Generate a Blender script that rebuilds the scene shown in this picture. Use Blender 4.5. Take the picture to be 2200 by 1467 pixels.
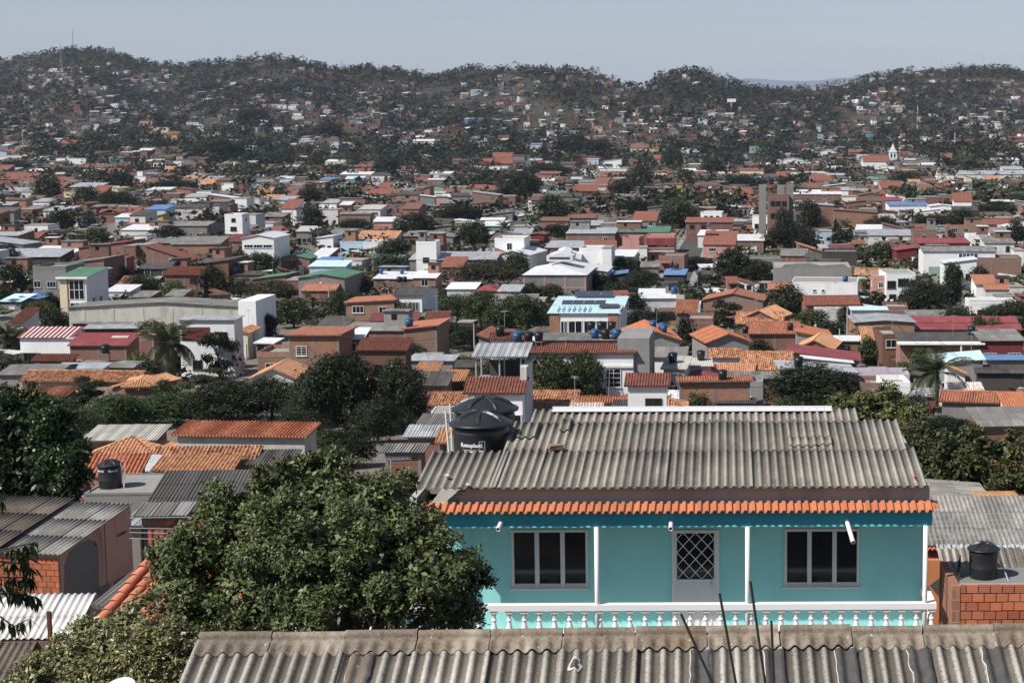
import bpy, math, random
import numpy as np
from mathutils import Vector, Matrix

for o in list(bpy.data.objects):
    bpy.data.objects.remove(o)
SC = bpy.context.scene
COL = SC.collection
RND = random.Random(7)
rad = math.radians

# ------------------------------------------------------------------ camera
F = 3600.0                 # focal length in pixels of a 2200 px wide picture
CX, CY, HOR = 1620.0, 733.5, 279.0
TH = math.atan((CY - HOR) / F)
CAMZ = 33.0
cam_d = bpy.data.cameras.new('camera')
cam_d.sensor_fit = 'HORIZONTAL'
cam_d.sensor_width = 36
cam_d.lens = F * 36 / 2200
cam_d.shift_x = (1100 - CX) / 2200
cam_d.clip_start = 0.5
cam_d.clip_end = 90000
cam = bpy.data.objects.new('camera', cam_d)
cam.location = (0, 0, CAMZ)
cam.rotation_euler = (math.pi / 2 - TH, 0, 0)
COL.objects.link(cam)
SC.camera = cam

# ------------------------------------------------------------------ sky, sun, exposure
SUN_DIR = Vector((-0.55, -0.41, 0.76)).normalized()      # towards the sun
SUN_EL = math.asin(SUN_DIR.z)
SUN_ROT = math.atan2(SUN_DIR.x, SUN_DIR.y)
W = bpy.data.worlds.new("World")
SC.world = W
W.use_nodes = True
nt = W.node_tree
nt.nodes.clear()
n_out = nt.nodes.new('ShaderNodeOutputWorld')
n_bg = nt.nodes.new('ShaderNodeBackground')
n_sky = nt.nodes.new('ShaderNodeTexSky')
n_sky.sky_type = 'NISHITA'
n_sky.sun_disc = False
n_sky.sun_elevation = SUN_EL
n_sky.sun_rotation = SUN_ROT
n_sky.altitude = 300
n_sky.air_density = 1.0
n_sky.dust_density = 0.7
n_sky.ozone_density = 1.5
n_bg.inputs['Strength'].default_value = 0.082
n_hs = nt.nodes.new('ShaderNodeHueSaturation')
n_hs.inputs['Saturation'].default_value = 0.90
nt.links.new(n_sky.outputs[0], n_hs.inputs['Color'])
n_mx = nt.nodes.new('ShaderNodeMix'); n_mx.data_type = 'RGBA'; n_mx.blend_type = 'MULTIPLY'
n_mx.inputs[0].default_value = 1.0; n_mx.inputs[7].default_value = (1.03, 0.985, 1.0, 1)
nt.links.new(n_hs.outputs[0], n_mx.inputs[6]); nt.links.new(n_mx.outputs[2], n_bg.inputs['Color'])
nt.links.new(n_bg.outputs[0], n_out.inputs['Surface'])

sun_d = bpy.data.lights.new('sun', 'SUN')
sun_d.energy = 5.0
sun_d.angle = rad(0.53)
sun_d.color = (1.0, 0.955, 0.89)
sun = bpy.data.objects.new('sun', sun_d)
sun.rotation_euler = SUN_DIR.to_track_quat('Z', 'Y').to_euler()
sun.location = (0, 0, 300)
COL.objects.link(sun)

SC.view_settings.view_transform = 'Standard'
SC.view_settings.look = 'None'
SC.view_settings.exposure = 0.28
SC.view_settings.gamma = 1.0
SC.view_settings.use_curve_mapping = False
SC.render.engine = 'CYCLES'
SC.cycles.use_denoising = True
SC.cycles.max_bounces = 6
SC.cycles.diffuse_bounces = 3
SC.cycles.glossy_bounces = 2
SC.cycles.transmission_bounces = 2
SC.cycles.volume_bounces = 0
SC.cycles.caustics_reflective = False
SC.cycles.caustics_refractive = False

# ------------------------------------------------------------------ geometry helpers
def ray(px, py):
    r = (px - CX) / F
    u = (CY - py) / F
    return Vector((r, math.cos(TH) + u * math.sin(TH), -math.sin(TH) + u * math.cos(TH)))

def P(px, py, Y):
    d = ray(px, py)
    return Vector((0, 0, CAMZ)) + d * (Y / d.y)

def project(v):
    x, y, z = v[0], v[1], v[2] - CAMZ
    dep = y * math.cos(TH) - z * math.sin(TH)
    up = y * math.sin(TH) + z * math.cos(TH)
    return CX + F * x / dep, CY - F * up / dep, F / dep

def vnoise(x, y, seed=0):
    x = np.asarray(x, float); y = np.asarray(y, float)
    xi = np.floor(x).astype(np.int64); yi = np.floor(y).astype(np.int64)
    xf = x - xi; yf = y - yi
    xf = xf * xf * (3 - 2 * xf); yf = yf * yf * (3 - 2 * yf)
    def h(a, b):
        n = (a * 374761393 + b * 668265263 + seed * 982451653) & 0x7fffffff
        n = ((n ^ (n >> 13)) * 1274126177) & 0x7fffffff
        n = n ^ (n >> 16)
        return (n & 0xffff) / 65535.0
    return (h(xi, yi) * (1 - xf) + h(xi + 1, yi) * xf) * (1 - yf) + (h(xi, yi + 1) * (1 - xf) + h(xi + 1, yi + 1) * xf) * yf

def fbm(x, y, seed=0, o=4):
    s = 0; a = 0.5
    for k in range(o):
        s = s + a * vnoise(np.asarray(x) * 2 ** k, np.asarray(y) * 2 ** k, seed + k)
        a *= 0.5
    return s

_pd = [-80, 0, 14, 20, 33, 60, 90, 120, 160, 214, 300, 400, 560, 40000]
_pz = [30, 28, 24, 22.2, 19.2, 14.4, 10.6, 7.8, 4.6, 1.8, 0.5, 0.0, 0.0, 0.0]
_rx = [-2700, -1500, -600, 0, 60, 110, 160, 220, 270, 300, 340, 400, 440, 490, 530, 600, 640, 700, 750, 800, 850, 900, 940, 980, 1020, 1060, 1150, 1200, 1250, 1290, 1320, 1345, 1385, 1400, 1430, 1480, 1540, 1580, 1610, 1700, 1770, 1790, 1830, 1880, 1930, 1970, 2000, 2060, 2150, 2180, 2220, 2300, 2900, 4900]
_ry = [220, 170, 120, 136, 126, 118, 112, 112, 123, 137, 143, 147, 140, 139, 135, 129, 135, 147, 155, 149, 155, 165, 169, 159, 150, 155, 152, 157, 159, 162, 177, 189, 189, 182, 165, 160, 165, 182, 194, 196, 193, 188, 179, 167, 162, 155, 150, 150, 152, 159, 165, 172, 150, 200]
def hill_D(px):
    return 2500 + 260 * np.sin(np.asarray(px) / 330.0 + 1.0) + 120 * np.sin(np.asarray(px) / 130.0)
HF = 1150.0
def terrain(x, y):
    x = np.asarray(x, float); y = np.asarray(y, float)
    base = np.interp(y, _pd, _pz)
    ys = np.maximum(y, 50)
    px = CX + F * 1.008 * x / ys
    D = hill_D(px)
    zr = CAMZ + (HOR - np.interp(px, _rx, _ry)) / F * D
    t = np.clip((y - HF) / (D - HF), 0, 1)
    n = fbm(px / 150.0, y / 330.0, 3) - 0.47
    n2 = fbm(x / 45.0, y / 45.0, 9, 3) - 0.43
    hill = zr * (0.30 * t + 0.70 * t ** 1.55) + n * 95 * t * (1 - t) * 2.2 + n2 * 13 * np.minimum(t * 5, 1) * (1 - 0.7 * t)
    back = np.maximum(zr - (y - D) * 0.22, 5.0)
    hill = np.where(y > D, back, np.maximum(hill, 0))
    und = (fbm(x / 60.0, y / 60.0, 5, 2) - 0.37) * np.clip((y - 90) / 120, 0, 1) * 2.2
    return base + hill + und

def hit(px, py, H=0.0, lo=16.0, hi=3600.0):
    """distance Y at which the ray through a pixel is H metres above the ground"""
    d = ray(px, py)
    Y = np.geomspace(lo, hi, 900)
    x = d.x / d.y * Y
    z = CAMZ + d.z / d.y * Y
    g = z - terrain(x, Y) - H
    k = np.nonzero((g[1:] < 0) & (g[:-1] >= 0))[0]
    if len(k) == 0: return None
    k = k[0] + 1
    a = g[k - 1] / (g[k - 1] - g[k])
    return float(Y[k - 1] + a * (Y[k] - Y[k - 1]))

def tz(x, y): return float(terrain(x, y))

class MB:
    """collects faces; builds ONE mesh object"""
    def __init__(s): s.v = []; s.f = []; s.m = []
    def add(s, vs, fs, mi=0):
        b = len(s.v); s.v.extend([tuple(v) for v in vs])
        for f in fs: s.f.append(tuple(b + i for i in f)); s.m.append(mi)
        return s
    def box(s, x0, x1, y0, y1, z0, z1, mi=0):
        return s.add([(x0,y0,z0),(x1,y0,z0),(x1,y1,z0),(x0,y1,z0),(x0,y0,z1),(x1,y0,z1),(x1,y1,z1),(x0,y1,z1)],
                     [(0,3,2,1),(4,5,6,7),(0,1,5,4),(1,2,6,5),(2,3,7,6),(3,0,4,7)], mi)
    def prism(s, pts, d, mi=0):
        """polygon pts (3-D, planar) swept by vector d"""
        n = len(pts); d = Vector(d)
        vs = [Vector(p) for p in pts] + [Vector(p) + d for p in pts]
        fs = [tuple(range(n)), tuple(range(2*n-1, n-1, -1))] + [(i, i+n, (i+1)%n+n, (i+1)%n) for i in range(n)]
        return s.add(vs, fs, mi)
    def tube(s, a, b, r0, r1=None, n=8, mi=0, cap=True):
        a = Vector(a); b = Vector(b); r1 = r0 if r1 is None else r1
        ax = (b - a).normalized()
        u = ax.orthogonal().normalized(); w = ax.cross(u)
        vs = []
        for c, r in ((a, r0), (b, r1)):
            for i in range(n):
                t = 2 * math.pi * i / n
                vs.append(c + (u * math.cos(t) + w * math.sin(t)) * r)
        fs = [(i, (i+1)%n, (i+1)%n+n, i+n) for i in range(n)]
        if cap: fs += [tuple(range(n-1,-1,-1)), tuple(range(n, 2*n))]
        return s.add(vs, fs, mi)
    def path(s, pts, rs, n=7, mi=0):
        for i in range(len(pts)-1): s.tube(pts[i], pts[i+1], rs[i], rs[i+1], n, mi)
        return s
    def lathe(s, prof, n=20, c=(0,0,0), mi=0):
        vs = []; fs = []
        for r, z in prof:
            for i in range(n):
                t = 2*math.pi*i/n
                vs.append((c[0]+r*math.cos(t), c[1]+r*math.sin(t), c[2]+z))
        for k in range(len(prof)-1):
            for i in range(n):
                fs.append((k*n+i, k*n+(i+1)%n, (k+1)*n+(i+1)%n, (k+1)*n+i))
        fs.append(tuple(range(n-1,-1,-1)))
        k = (len(prof)-1)*n
        fs.append(tuple(range(k, k+n)))
        return s.add(vs, fs, mi)
    def mesh(s, name, mats, smooth=False):
        me = bpy.data.meshes.new(name)
        me.from_pydata(s.v, [], s.f)
        for m in (mats if isinstance(mats, (list, tuple)) else [mats]): me.materials.append(m)
        if any(s.m): me.polygons.foreach_set('material_index', s.m)
        if smooth: me.polygons.foreach_set('use_smooth', [True]*len(me.polygons))
        me.update()
        return me
    def build(s, name, mats, parent=None, smooth=False, loc=None):
        return link(name, s.mesh(name, mats, smooth), parent, loc)

def link(name, data, parent=None, loc=None, rot=None, scale=None):
    o = bpy.data.objects.new(name, data)
    COL.objects.link(o)
    if parent is not None: o.parent = parent
    if loc is not None: o.location = loc
    if rot is not None: o.rotation_euler = rot
    if scale is not None: o.scale = scale
    return o

def np_mesh(name, V, Fq, mats, mi=None, smooth=False):
    """mesh from numpy arrays: V (n,3), Fq (m,4) quads"""
    V = np.ascontiguousarray(V, dtype=np.float32); Fq = np.ascontiguousarray(Fq, dtype=np.int32)
    me = bpy.data.meshes.new(name)
    k = Fq.shape[1]
    me.vertices.add(len(V)); me.vertices.foreach_set('co', V.ravel())
    me.loops.add(Fq.size); me.loops.foreach_set('vertex_index', Fq.ravel())
    me.polygons.add(len(Fq))
    me.polygons.foreach_set('loop_start', np.arange(0, Fq.size, k, dtype=np.int32))
    me.polygons.foreach_set('loop_total', np.full(len(Fq), k, dtype=np.int32))
    for m in (mats if isinstance(mats, (list, tuple)) else [mats]): me.materials.append(m)
    if mi is not None: me.polygons.foreach_set('material_index', np.ascontiguousarray(mi, dtype=np.int32))
    if smooth: me.polygons.foreach_set('use_smooth', np.ones(len(Fq), dtype=bool))
    me.update(calc_edges=True)
    return me

def tag(o, label=None, cat=None, group=None, kind=None):
    if label: o['label'] = label
    if cat: o['category'] = cat
    if group: o['group'] = group
    if kind: o['kind'] = kind
    return o

def empty(name, loc=(0,0,0), rz=0.0, label=None, cat=None, group=None):
    o = bpy.data.objects.new(name, None)
    o.empty_display_size = 0.3
    COL.objects.link(o)
    o.location = loc; o.rotation_euler = (0, 0, rz)
    return tag(o, label, cat, group)

# items whose label is written once everything stands: (object, base phrase, px, py)
ITEMS = []
LANDMARKS = []
def landmark(name, px, py): LANDMARKS.append((name, px, py))
# ------------------------------------------------------------------ materials
class NT:
    def __init__(s, m): s.t = m.node_tree; s.n = s.t.nodes; s.l = s.t.links
    def new(s, k, **kw):
        n = s.n.new(k)
        for a, b in kw.items(): setattr(n, a, b)
        return n
    def link(s, a, b): s.l.new(a, b)
    def mapping(s, coord, scale=(1,1,1), loc=(0,0,0), rot=(0,0,0)):
        m = s.new('ShaderNodeMapping')
        m.inputs['Scale'].default_value = scale
        m.inputs['Location'].default_value = loc
        m.inputs['Rotation'].default_value = rot
        s.link(coord, m.inputs['Vector'])
        return m.outputs[0]
    def noise(s, vec, scale, detail=3, rough=0.55):
        n = s.new('ShaderNodeTexNoise')
        n.inputs['Scale'].default_value = scale
        n.inputs['Detail'].default_value = detail
        n.inputs['Roughness'].default_value = rough
        if vec is not None: s.link(vec, n.inputs['Vector'])
        return n.outputs['Fac']
    def ramp(s, fac, stops):
        r = s.new('ShaderNodeValToRGB')
        e = r.color_ramp.elements
        while len(e) > 1: e.remove(e[-1])
        e[0].position = stops[0][0]; e[0].color = c4(stops[0][1])
        for p, c in stops[1:]:
            k = e.new(p); k.color = c4(c)
        s.link(fac, r.inputs[0])
        return r.outputs[0]
    def mix(s, fac, a, b, mode='MIX'):
        m = s.new('ShaderNodeMix', data_type='RGBA', blend_type=mode)
        for sock, val in ((m.inputs[0], fac), (m.inputs[6], a), (m.inputs[7], b)):
            if hasattr(val, 'node'): s.link(val, sock)
            elif isinstance(val, (int, float)): sock.default_value = val
            else: sock.default_value = c4(val)
        return m.outputs[2]
    def math(s, op, a, b=0.0):
        m = s.new('ShaderNodeMath', operation=op)
        for sock, val in ((m.inputs[0], a), (m.inputs[1], b)):
            if hasattr(val, 'node'): s.link(val, sock)
            else: sock.default_value = val
        return m.outputs[0]
def c4(c):
    if isinstance(c, (int, float)): return (c, c, c, 1)
    return tuple(c) + (1,) if len(c) == 3 else tuple(c)

def new_mat(name, rough=0.85, spec=0.3):
    m = bpy.data.materials.new(name)
    m.use_nodes = True
    t = NT(m)
    b = t.n['Principled BSDF']
    b.inputs['Roughness'].default_value = rough
    b.inputs['Specular IOR Level'].default_value = spec
    return m, t, b
def bump(t, b, h, strength=0.3, dist=0.02):
    n = t.new('ShaderNodeBump')
    n.inputs['Strength'].default_value = strength
    n.inputs['Distance'].default_value = dist
    t.link(h, n.inputs['Height'])
    t.link(n.outputs[0], b.inputs['Normal'])
def obj_coord(t): return t.new('ShaderNodeTexCoord').outputs['Object']
def rnd_val(t): return t.new('ShaderNodeObjectInfo').outputs['Random']
def jitter(t, col, amt=0.15):
    r = rnd_val(t)
    f = t.math('ADD', t.math('MULTIPLY', r, 2 * amt), 1 - amt)
    g = t.new('ShaderNodeCombineColor')
    for i in range(3): t.link(f, g.inputs[i])
    return t.mix(1.0, col, g.outputs[0], 'MULTIPLY')
def shifted(t):
    """object coords moved by a random amount per object so copies differ"""
    c = obj_coord(t)
    r = rnd_val(t)
    v = t.new('ShaderNodeVectorMath', operation='ADD')
    k = t.new('ShaderNodeCombineXYZ')
    m = t.math('MULTIPLY', r, 37.0)
    for i in range(3): t.link(m, k.inputs[i])
    t.link(c, v.inputs[0]); t.link(k.outputs[0], v.inputs[1])
    return v.outputs[0]

def plaster(name, col, stain=0.35, dirt=(0.12, 0.105, 0.09), rough=0.9, jit=0.08):
    m, t, b = new_mat(name, rough, 0.2)
    c = shifted(t)
    n1 = t.noise(c, 0.7, 4)
    n2 = t.noise(t.mapping(c, (0.9, 0.9, 0.3)), 0.9, 5, 0.7)
    base = t.mix(t.math('MULTIPLY', n1, 0.25), col, tuple(x * 0.72 for x in col))
    f = t.ramp(n2, [(0.50, 0), (0.72, 1)])
    n3 = t.noise(t.mapping(c, (1, 1, 0.5)), 0.28, 4, 0.7)
    base = t.mix(t.math('MULTIPLY', f, stain), base, dirt)
    base = t.mix(t.math('MULTIPLY', t.ramp(n3, [(0.5, 0), (0.68, 1)]), stain * 0.7), base, tuple(x * 0.45 + d_ * 0.25 for x, d_ in zip(col, dirt)))
    if jit: base = jitter(t, base, jit)
    t.link(base, b.inputs['Base Color'])
    bump(t, b, t.noise(c, 14, 3), 0.12, 0.01)
    return m

def plain(name, col, rough=0.6, spec=0.4, var=0.15, scale=6.0, metal=0.0, jit=0.0):
    m, t, b = new_mat(name, rough, spec)
    c = shifted(t)
    n = t.noise(c, scale, 4)
    base = t.mix(n, tuple(x * (1 - var) for x in col), tuple(min(1, x * (1 + var)) for x in col))
    if jit: base = jitter(t, base, jit)
    t.link(base, b.inputs['Base Color'])
    b.inputs['Metallic'].default_value = metal
    return m

def brickwall(name, c1, c2, mortar, bw=0.34, bh=0.23, jit=0.12, stain=0.3):
    m, t, b = new_mat(name, 0.92, 0.15)
    c = obj_coord(t)
    sp = t.new('ShaderNodeSeparateXYZ'); t.link(c, sp.inputs[0])
    cb = t.new('ShaderNodeCombineXYZ')
    t.link(t.math('ADD', sp.outputs[0], sp.outputs[1]), cb.inputs[0]); t.link(sp.outputs[2], cb.inputs[1])
    br = t.new('ShaderNodeTexBrick')
    br.inputs['Scale'].default_value = 1.0
    br.inputs['Brick Width'].default_value = bw
    br.inputs['Row Height'].default_value = bh
    br.inputs['Mortar Size'].default_value = 0.014
    br.inputs['Mortar Smooth'].default_value = 0.2
    br.inputs['Color1'].default_value = c4(c1); br.inputs['Color2'].default_value = c4(c2); br.inputs['Mortar'].default_value = c4(mortar)
    t.link(cb.outputs[0], br.inputs['Vector'])
    sc = shifted(t)
    n1 = t.noise(sc, 0.55, 4, 0.6)
    base = t.mix(t.math('MULTIPLY', t.ramp(n1, [(0.42, 0), (0.7, 1)]), stain), br.outputs['Color'], (0.13, 0.10, 0.085))
    base = jitter(t, base, jit)
    t.link(base, b.inputs['Base Color'])
    bump(t, b, t.math('SUBTRACT', 1.0, br.outputs['Fac']), 0.5, 0.012)
    return m

def roofing(name, cols, rib=0.177, ribs=True, rough=0.8, spec=0.25, dirt=0.45, sheet=(0.9, 1.8), dirtcol=(0.07, 0.06, 0.05), metal=0.0):
    """sheet roofing: x across, y up the slope; every sheet a tone of its own"""
    m, t, b = new_mat(name, rough, spec)
    c = obj_coord(t)
    sn = t.new('ShaderNodeVectorMath', operation='SNAP')
    t.link(c, sn.inputs[0]); sn.inputs[1].default_value = (sheet[0], sheet[1], 50)
    ad = t.new('ShaderNodeVectorMath', operation='ADD')
    t.link(sn.outputs[0], ad.inputs[0])
    k = t.new('ShaderNodeCombineXYZ'); t.link(t.math('MULTIPLY', rnd_val(t), 91.0), k.inputs[0]); t.link(k.outputs[0], ad.inputs[1])
    wn = t.new('ShaderNodeTexWhiteNoise', noise_dimensions='3D'); t.link(ad.outputs[0], wn.inputs['Vector'])
    n = len(cols)
    base = t.ramp(wn.outputs['Value'], [((i + 0.5) / n, cl) for i, cl in enumerate(cols)])
    s = shifted(t)
    n1 = t.noise(t.mapping(s, (1.6, 0.35, 1)), 1.1, 5, 0.65)
    base = t.mix(t.math('MULTIPLY', t.ramp(n1, [(0.45, 0), (0.7, 1)]), dirt), base, dirtcol)
    n2 = t.noise(s, 9.0, 4, 0.7)
    base = t.mix(t.ramp(n2, [(0.3, 0.55), (0.7, 1.0)]), t.mix(0.35, base, (0, 0, 0)), base)
    base = jitter(t, base, 0.1)
    t.link(base, b.inputs['Base Color'])
    b.inputs['Metallic'].default_value = metal
    if ribs:
        sp = t.new('ShaderNodeSeparateXYZ'); t.link(c, sp.inputs[0])
        w = t.math('SINE', t.math('MULTIPLY', sp.outputs[0], 2 * math.pi / rib))
        bump(t, b, w, 0.9, 0.022)
    return m

def tiles(name, cols, tw=0.24, tl=0.36, dirt=0.35, rough=0.85):
    m, t, b = new_mat(name, rough, 0.2)
    c = obj_coord(t)
    sn = t.new('ShaderNodeVectorMath', operation='SNAP')
    t.link(c, sn.inputs[0]); sn.inputs[1].default_value = (tw, tl, 50)
    wn = t.new('ShaderNodeTexWhiteNoise', noise_dimensions='3D'); t.link(sn.outputs[0], wn.inputs['Vector'])
    n = len(cols)
    base = t.ramp(wn.outputs['Value'], [(i / max(1, n - 1), cl) for i, cl in enumerate(cols)])
    s = shifted(t)
    n1 = t.noise(s, 0.8, 5, 0.65)
    base = t.mix(t.math('MULTIPLY', t.ramp(n1, [(0.48, 0), (0.7, 1)]), dirt), base, (0.10, 0.065, 0.045))
    base = jitter(t, base, 0.12)
    t.link(base, b.inputs['Base Color'])
    bump(t, b, t.noise(s, 25, 3), 0.2, 0.01)
    return m

def leafmat(name, col, var=0.5, rough=0.5, spec=0.35, trans=0.25):
    m, t, b = new_mat(name, rough, spec)
    g = t.new('ShaderNodeNewGeometry')
    r = g.outputs['Random Per Island']
    base = t.ramp(r, [(0.0, tuple(x * (1 - var) for x in col)), (0.6, col), (1.0, (min(1, col[0] * (1 + var * 1.1)), min(1, col[1] * (1 + var)), col[2] * (1 + 0.4 * var)))])
    base = jitter(t, base, 0.25)
    t.link(base, b.inputs['Base Color'])
    tr = t.new('ShaderNodeBsdfTranslucent'); t.link(base, tr.inputs['Color'])
    mx = t.new('ShaderNodeMixShader'); mx.inputs[0].default_value = trans
    t.link(b.outputs[0], mx.inputs[1]); t.link(tr.outputs[0], mx.inputs[2])
    t.link(mx.outputs[0], t.n['Material Output'].inputs['Surface'])
    return m

def glass_dark(name, col=(0.012, 0.013, 0.015), rough=0.12):
    m, t, b = new_mat(name, rough, 0.5)
    c = shifted(t)
    t.link(t.mix(t.noise(c, 1.5, 2), tuple(x * 0.6 for x in col), tuple(x * 1.8 for x in col)), b.inputs['Base Color'])
    return m

M = {}
# walls
M['white'] = plaster('white_paint', (0.78, 0.78, 0.77), 0.16)
M['offwhite'] = plaster('off_white_paint', (0.60, 0.59, 0.56), 0.35)
M['cream'] = plaster('cream_paint', (0.66, 0.58, 0.40), 0.3)
M['beige'] = plaster('beige_render', (0.40, 0.34, 0.25), 0.4)
M['stone'] = plaster('pale_stone_render', (0.50, 0.475, 0.42), 0.4)
M['grey'] = plaster('grey_render', (0.27, 0.265, 0.255), 0.45)
M['concrete'] = plaster('raw_concrete', (0.22, 0.215, 0.205), 0.55)
M['pink'] = plaster('pink_paint', (0.48, 0.26, 0.22), 0.35)
M['lilac'] = plaster('lilac_paint', (0.5, 0.42, 0.52), 0.3)
M['yellow'] = plaster('ochre_paint', (0.58, 0.38, 0.12), 0.3)
M['orange'] = plaster('orange_paint', (0.52, 0.20, 0.09), 0.3)
M['paleblue'] = plaster('pale_blue_paint', (0.42, 0.55, 0.64), 0.3)
M['blue'] = plaster('blue_paint', (0.10, 0.24, 0.45), 0.3)
M['green'] = plaster('green_paint', (0.25, 0.38, 0.29), 0.3)
M['teal'] = plaster('teal_paint', (0.10, 0.27, 0.27), 0.3)
M['dark'] = plaster('dark_boards', (0.06, 0.055, 0.05), 0.3)
M['brown'] = plaster('brown_paint', (0.16, 0.085, 0.06), 0.3)
M['maroon'] = plaster('maroon_paint', (0.16, 0.035, 0.035), 0.3)
M['brick'] = brickwall('red_brick', (0.255, 0.112, 0.08), (0.19, 0.088, 0.066), (0.22, 0.195, 0.17))
M['brick2'] = brickwall('orange_brick', (0.36, 0.165, 0.095), (0.275, 0.125, 0.08), (0.30, 0.26, 0.22))
M['brick3'] = brickwall('brown_brick', (0.27, 0.14, 0.10), (0.21, 0.12, 0.09), (0.22, 0.20, 0.18))
# roofs
M['r_asb'] = roofing('grey_fibre_cement', [(0.20, 0.19, 0.175), (0.26, 0.25, 0.235), (0.165, 0.155, 0.14), (0.30, 0.29, 0.275)])
M['r_dark'] = roofing('dark_fibre_cement', [(0.085, 0.08, 0.075), (0.065, 0.06, 0.055), (0.11, 0.10, 0.095)])
M['r_zinc'] = roofing('zinc_sheet', [(0.42, 0.44, 0.46), (0.50, 0.51, 0.52), (0.36, 0.375, 0.39)], 0.12, dirt=0.3, rough=0.55)
M['r_white'] = roofing('white_sheet', [(0.72, 0.73, 0.74), (0.66, 0.68, 0.70), (0.76, 0.76, 0.76)], 0.2, dirt=0.12, rough=0.6)
M['r_cream'] = roofing('pale_sheet', [(0.52, 0.50, 0.44), (0.48, 0.46, 0.41), (0.55, 0.53, 0.46)], 0.2, dirt=0.2, rough=0.7)
M['r_red'] = roofing('red_sheet', [(0.27, 0.06, 0.062), (0.23, 0.05, 0.053), (0.31, 0.078, 0.075)], 0.25, dirt=0.22, rough=0.6)
M['r_maroon'] = roofing('maroon_sheet', [(0.17, 0.05, 0.05), (0.14, 0.04, 0.045), (0.20, 0.06, 0.055)], 0.25, dirt=0.3, rough=0.7)
M['r_green'] = roofing('green_sheet', [(0.10, 0.23, 0.15), (0.12, 0.27, 0.17), (0.09, 0.19, 0.13)], 0.2, dirt=0.25, rough=0.6)
M['r_blue'] = roofing('blue_sheet', [(0.13, 0.23, 0.42), (0.16, 0.27, 0.46), (0.12, 0.2, 0.37)], 0.2, dirt=0.15, rough=0.6)
M['r_sky'] = roofing('pale_blue_sheet', [(0.56, 0.75, 0.79), (0.60, 0.78, 0.81), (0.52, 0.71, 0.76)], 0.2, dirt=0.12, rough=0.6)
M['r_clay'] = roofing('orange_clay_roof', [(0.41, 0.17, 0.10), (0.36, 0.145, 0.088), (0.45, 0.20, 0.125), (0.32, 0.125, 0.078)], 0.22, sheet=(0.24, 0.4), dirt=0.3, dirtcol=(0.14, 0.07, 0.045))
M['r_oclay'] = roofing('bright_orange_clay_roof', [(0.44, 0.17, 0.09), (0.40, 0.15, 0.08), (0.47, 0.19, 0.105)], 0.22, sheet=(0.24, 0.4), dirt=0.15, dirtcol=(0.25, 0.10, 0.05))
M['r_far'] = roofing('shade_dulled_brown_roof', [(0.15, 0.09, 0.07), (0.12, 0.08, 0.065), (0.18, 0.105, 0.08), (0.14, 0.12, 0.105)], 0.22)  # roof tones dulled to stand for cloud shade over the far town
M['r_dusty'] = roofing('dusty_terracotta_roof', [(0.225, 0.115, 0.085), (0.19, 0.095, 0.072), (0.26, 0.14, 0.10), (0.165, 0.085, 0.065)], 0.22, sheet=(0.24, 0.4), dirt=0.35, dirtcol=(0.11, 0.07, 0.05))
M['r_rtile'] = tiles('red_barrel_tile', [(0.205, 0.077, 0.056), (0.255, 0.105, 0.074), (0.165, 0.062, 0.047), (0.23, 0.092, 0.064)])
M['r_tile'] = tiles('mixed_barrel_tile', [(0.30, 0.13, 0.075), (0.50, 0.25, 0.13), (0.58, 0.34, 0.20), (0.38, 0.16, 0.09), (0.20, 0.10, 0.07), (0.55, 0.30, 0.16)])
M['r_otile'] = tiles('pale_orange_barrel_tile', [(0.48, 0.245, 0.13), (0.54, 0.31, 0.18), (0.42, 0.20, 0.105), (0.50, 0.28, 0.165)], dirt=0.3)
M['r_wtile'] = tiles('whitened_barrel_tile', [(0.6, 0.55, 0.5), (0.7, 0.68, 0.64), (0.5, 0.36, 0.28), (0.62, 0.58, 0.55)], dirt=0.3)
M['r_flat'] = plaster('flat_roof_cement', (0.30, 0.29, 0.27), 0.5)
M['glass'] = glass_dark('dark_window_glass')
M['fr_white'] = plain('white_frame', (0.70, 0.70, 0.69), 0.5)
M['fr_dark'] = plain('dark_frame', (0.05, 0.045, 0.04), 0.5)
M['fr_alu'] = plain('aluminium_frame', (0.58, 0.59, 0.58), 0.45, 0.5, 0.06)
M['steel'] = plain('galvanised_steel', (0.36, 0.37, 0.38), 0.5, 0.5, 0.1)
M['pole'] = plain('concrete_pole', (0.42, 0.41, 0.39), 0.9, 0.2, 0.15)
M['blackpole'] = plain('tarred_pole', (0.035, 0.03, 0.028), 0.9, 0.2, 0.2)
M['mastred'] = plain('mast_red', (0.38, 0.06, 0.05), 0.6, 0.3)
M['mastwhite'] = plain('mast_white', (0.68, 0.68, 0.68), 0.6, 0.3)
M['rtank'] = plain('black_plastic', (0.018, 0.0185, 0.021), 0.42, 0.5, 0.3, 3)
M['btank'] = plain('blue_plastic', (0.035, 0.10, 0.22), 0.42, 0.45, 0.15, 3)
M['pvc'] = plain('white_pvc', (0.68, 0.67, 0.64), 0.45, 0.4, 0.06)
M['bark'] = plain('bark', (0.10, 0.08, 0.06), 0.95, 0.1, 0.4, 9)
M['leaf_dark'] = leafmat('leaf_dark', (0.026, 0.034, 0.017), 0.5, 0.55, 0.2)
M['leaf_mid'] = leafmat('leaf_mid', (0.042, 0.060, 0.021), 0.55, 0.5, 0.25)
M['leaf_light'] = leafmat('leaf_light', (0.075, 0.095, 0.03), 0.45, 0.5, 0.3)
M['leaf_shrub'] = leafmat('leaf_shrub', (0.10, 0.112, 0.042), 0.5, 0.5, 0.3, 0.22)
M['leaf_far'] = leafmat('leaf_far', (0.016, 0.022, 0.014), 0.5, 0.6, 0.15, 0.15)  # leaves darkened: cloud shade over the hills put into the colour
M['leaf_olive'] = leafmat('leaf_olive', (0.055, 0.052, 0.028), 0.5, 0.6, 0.2)
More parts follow.
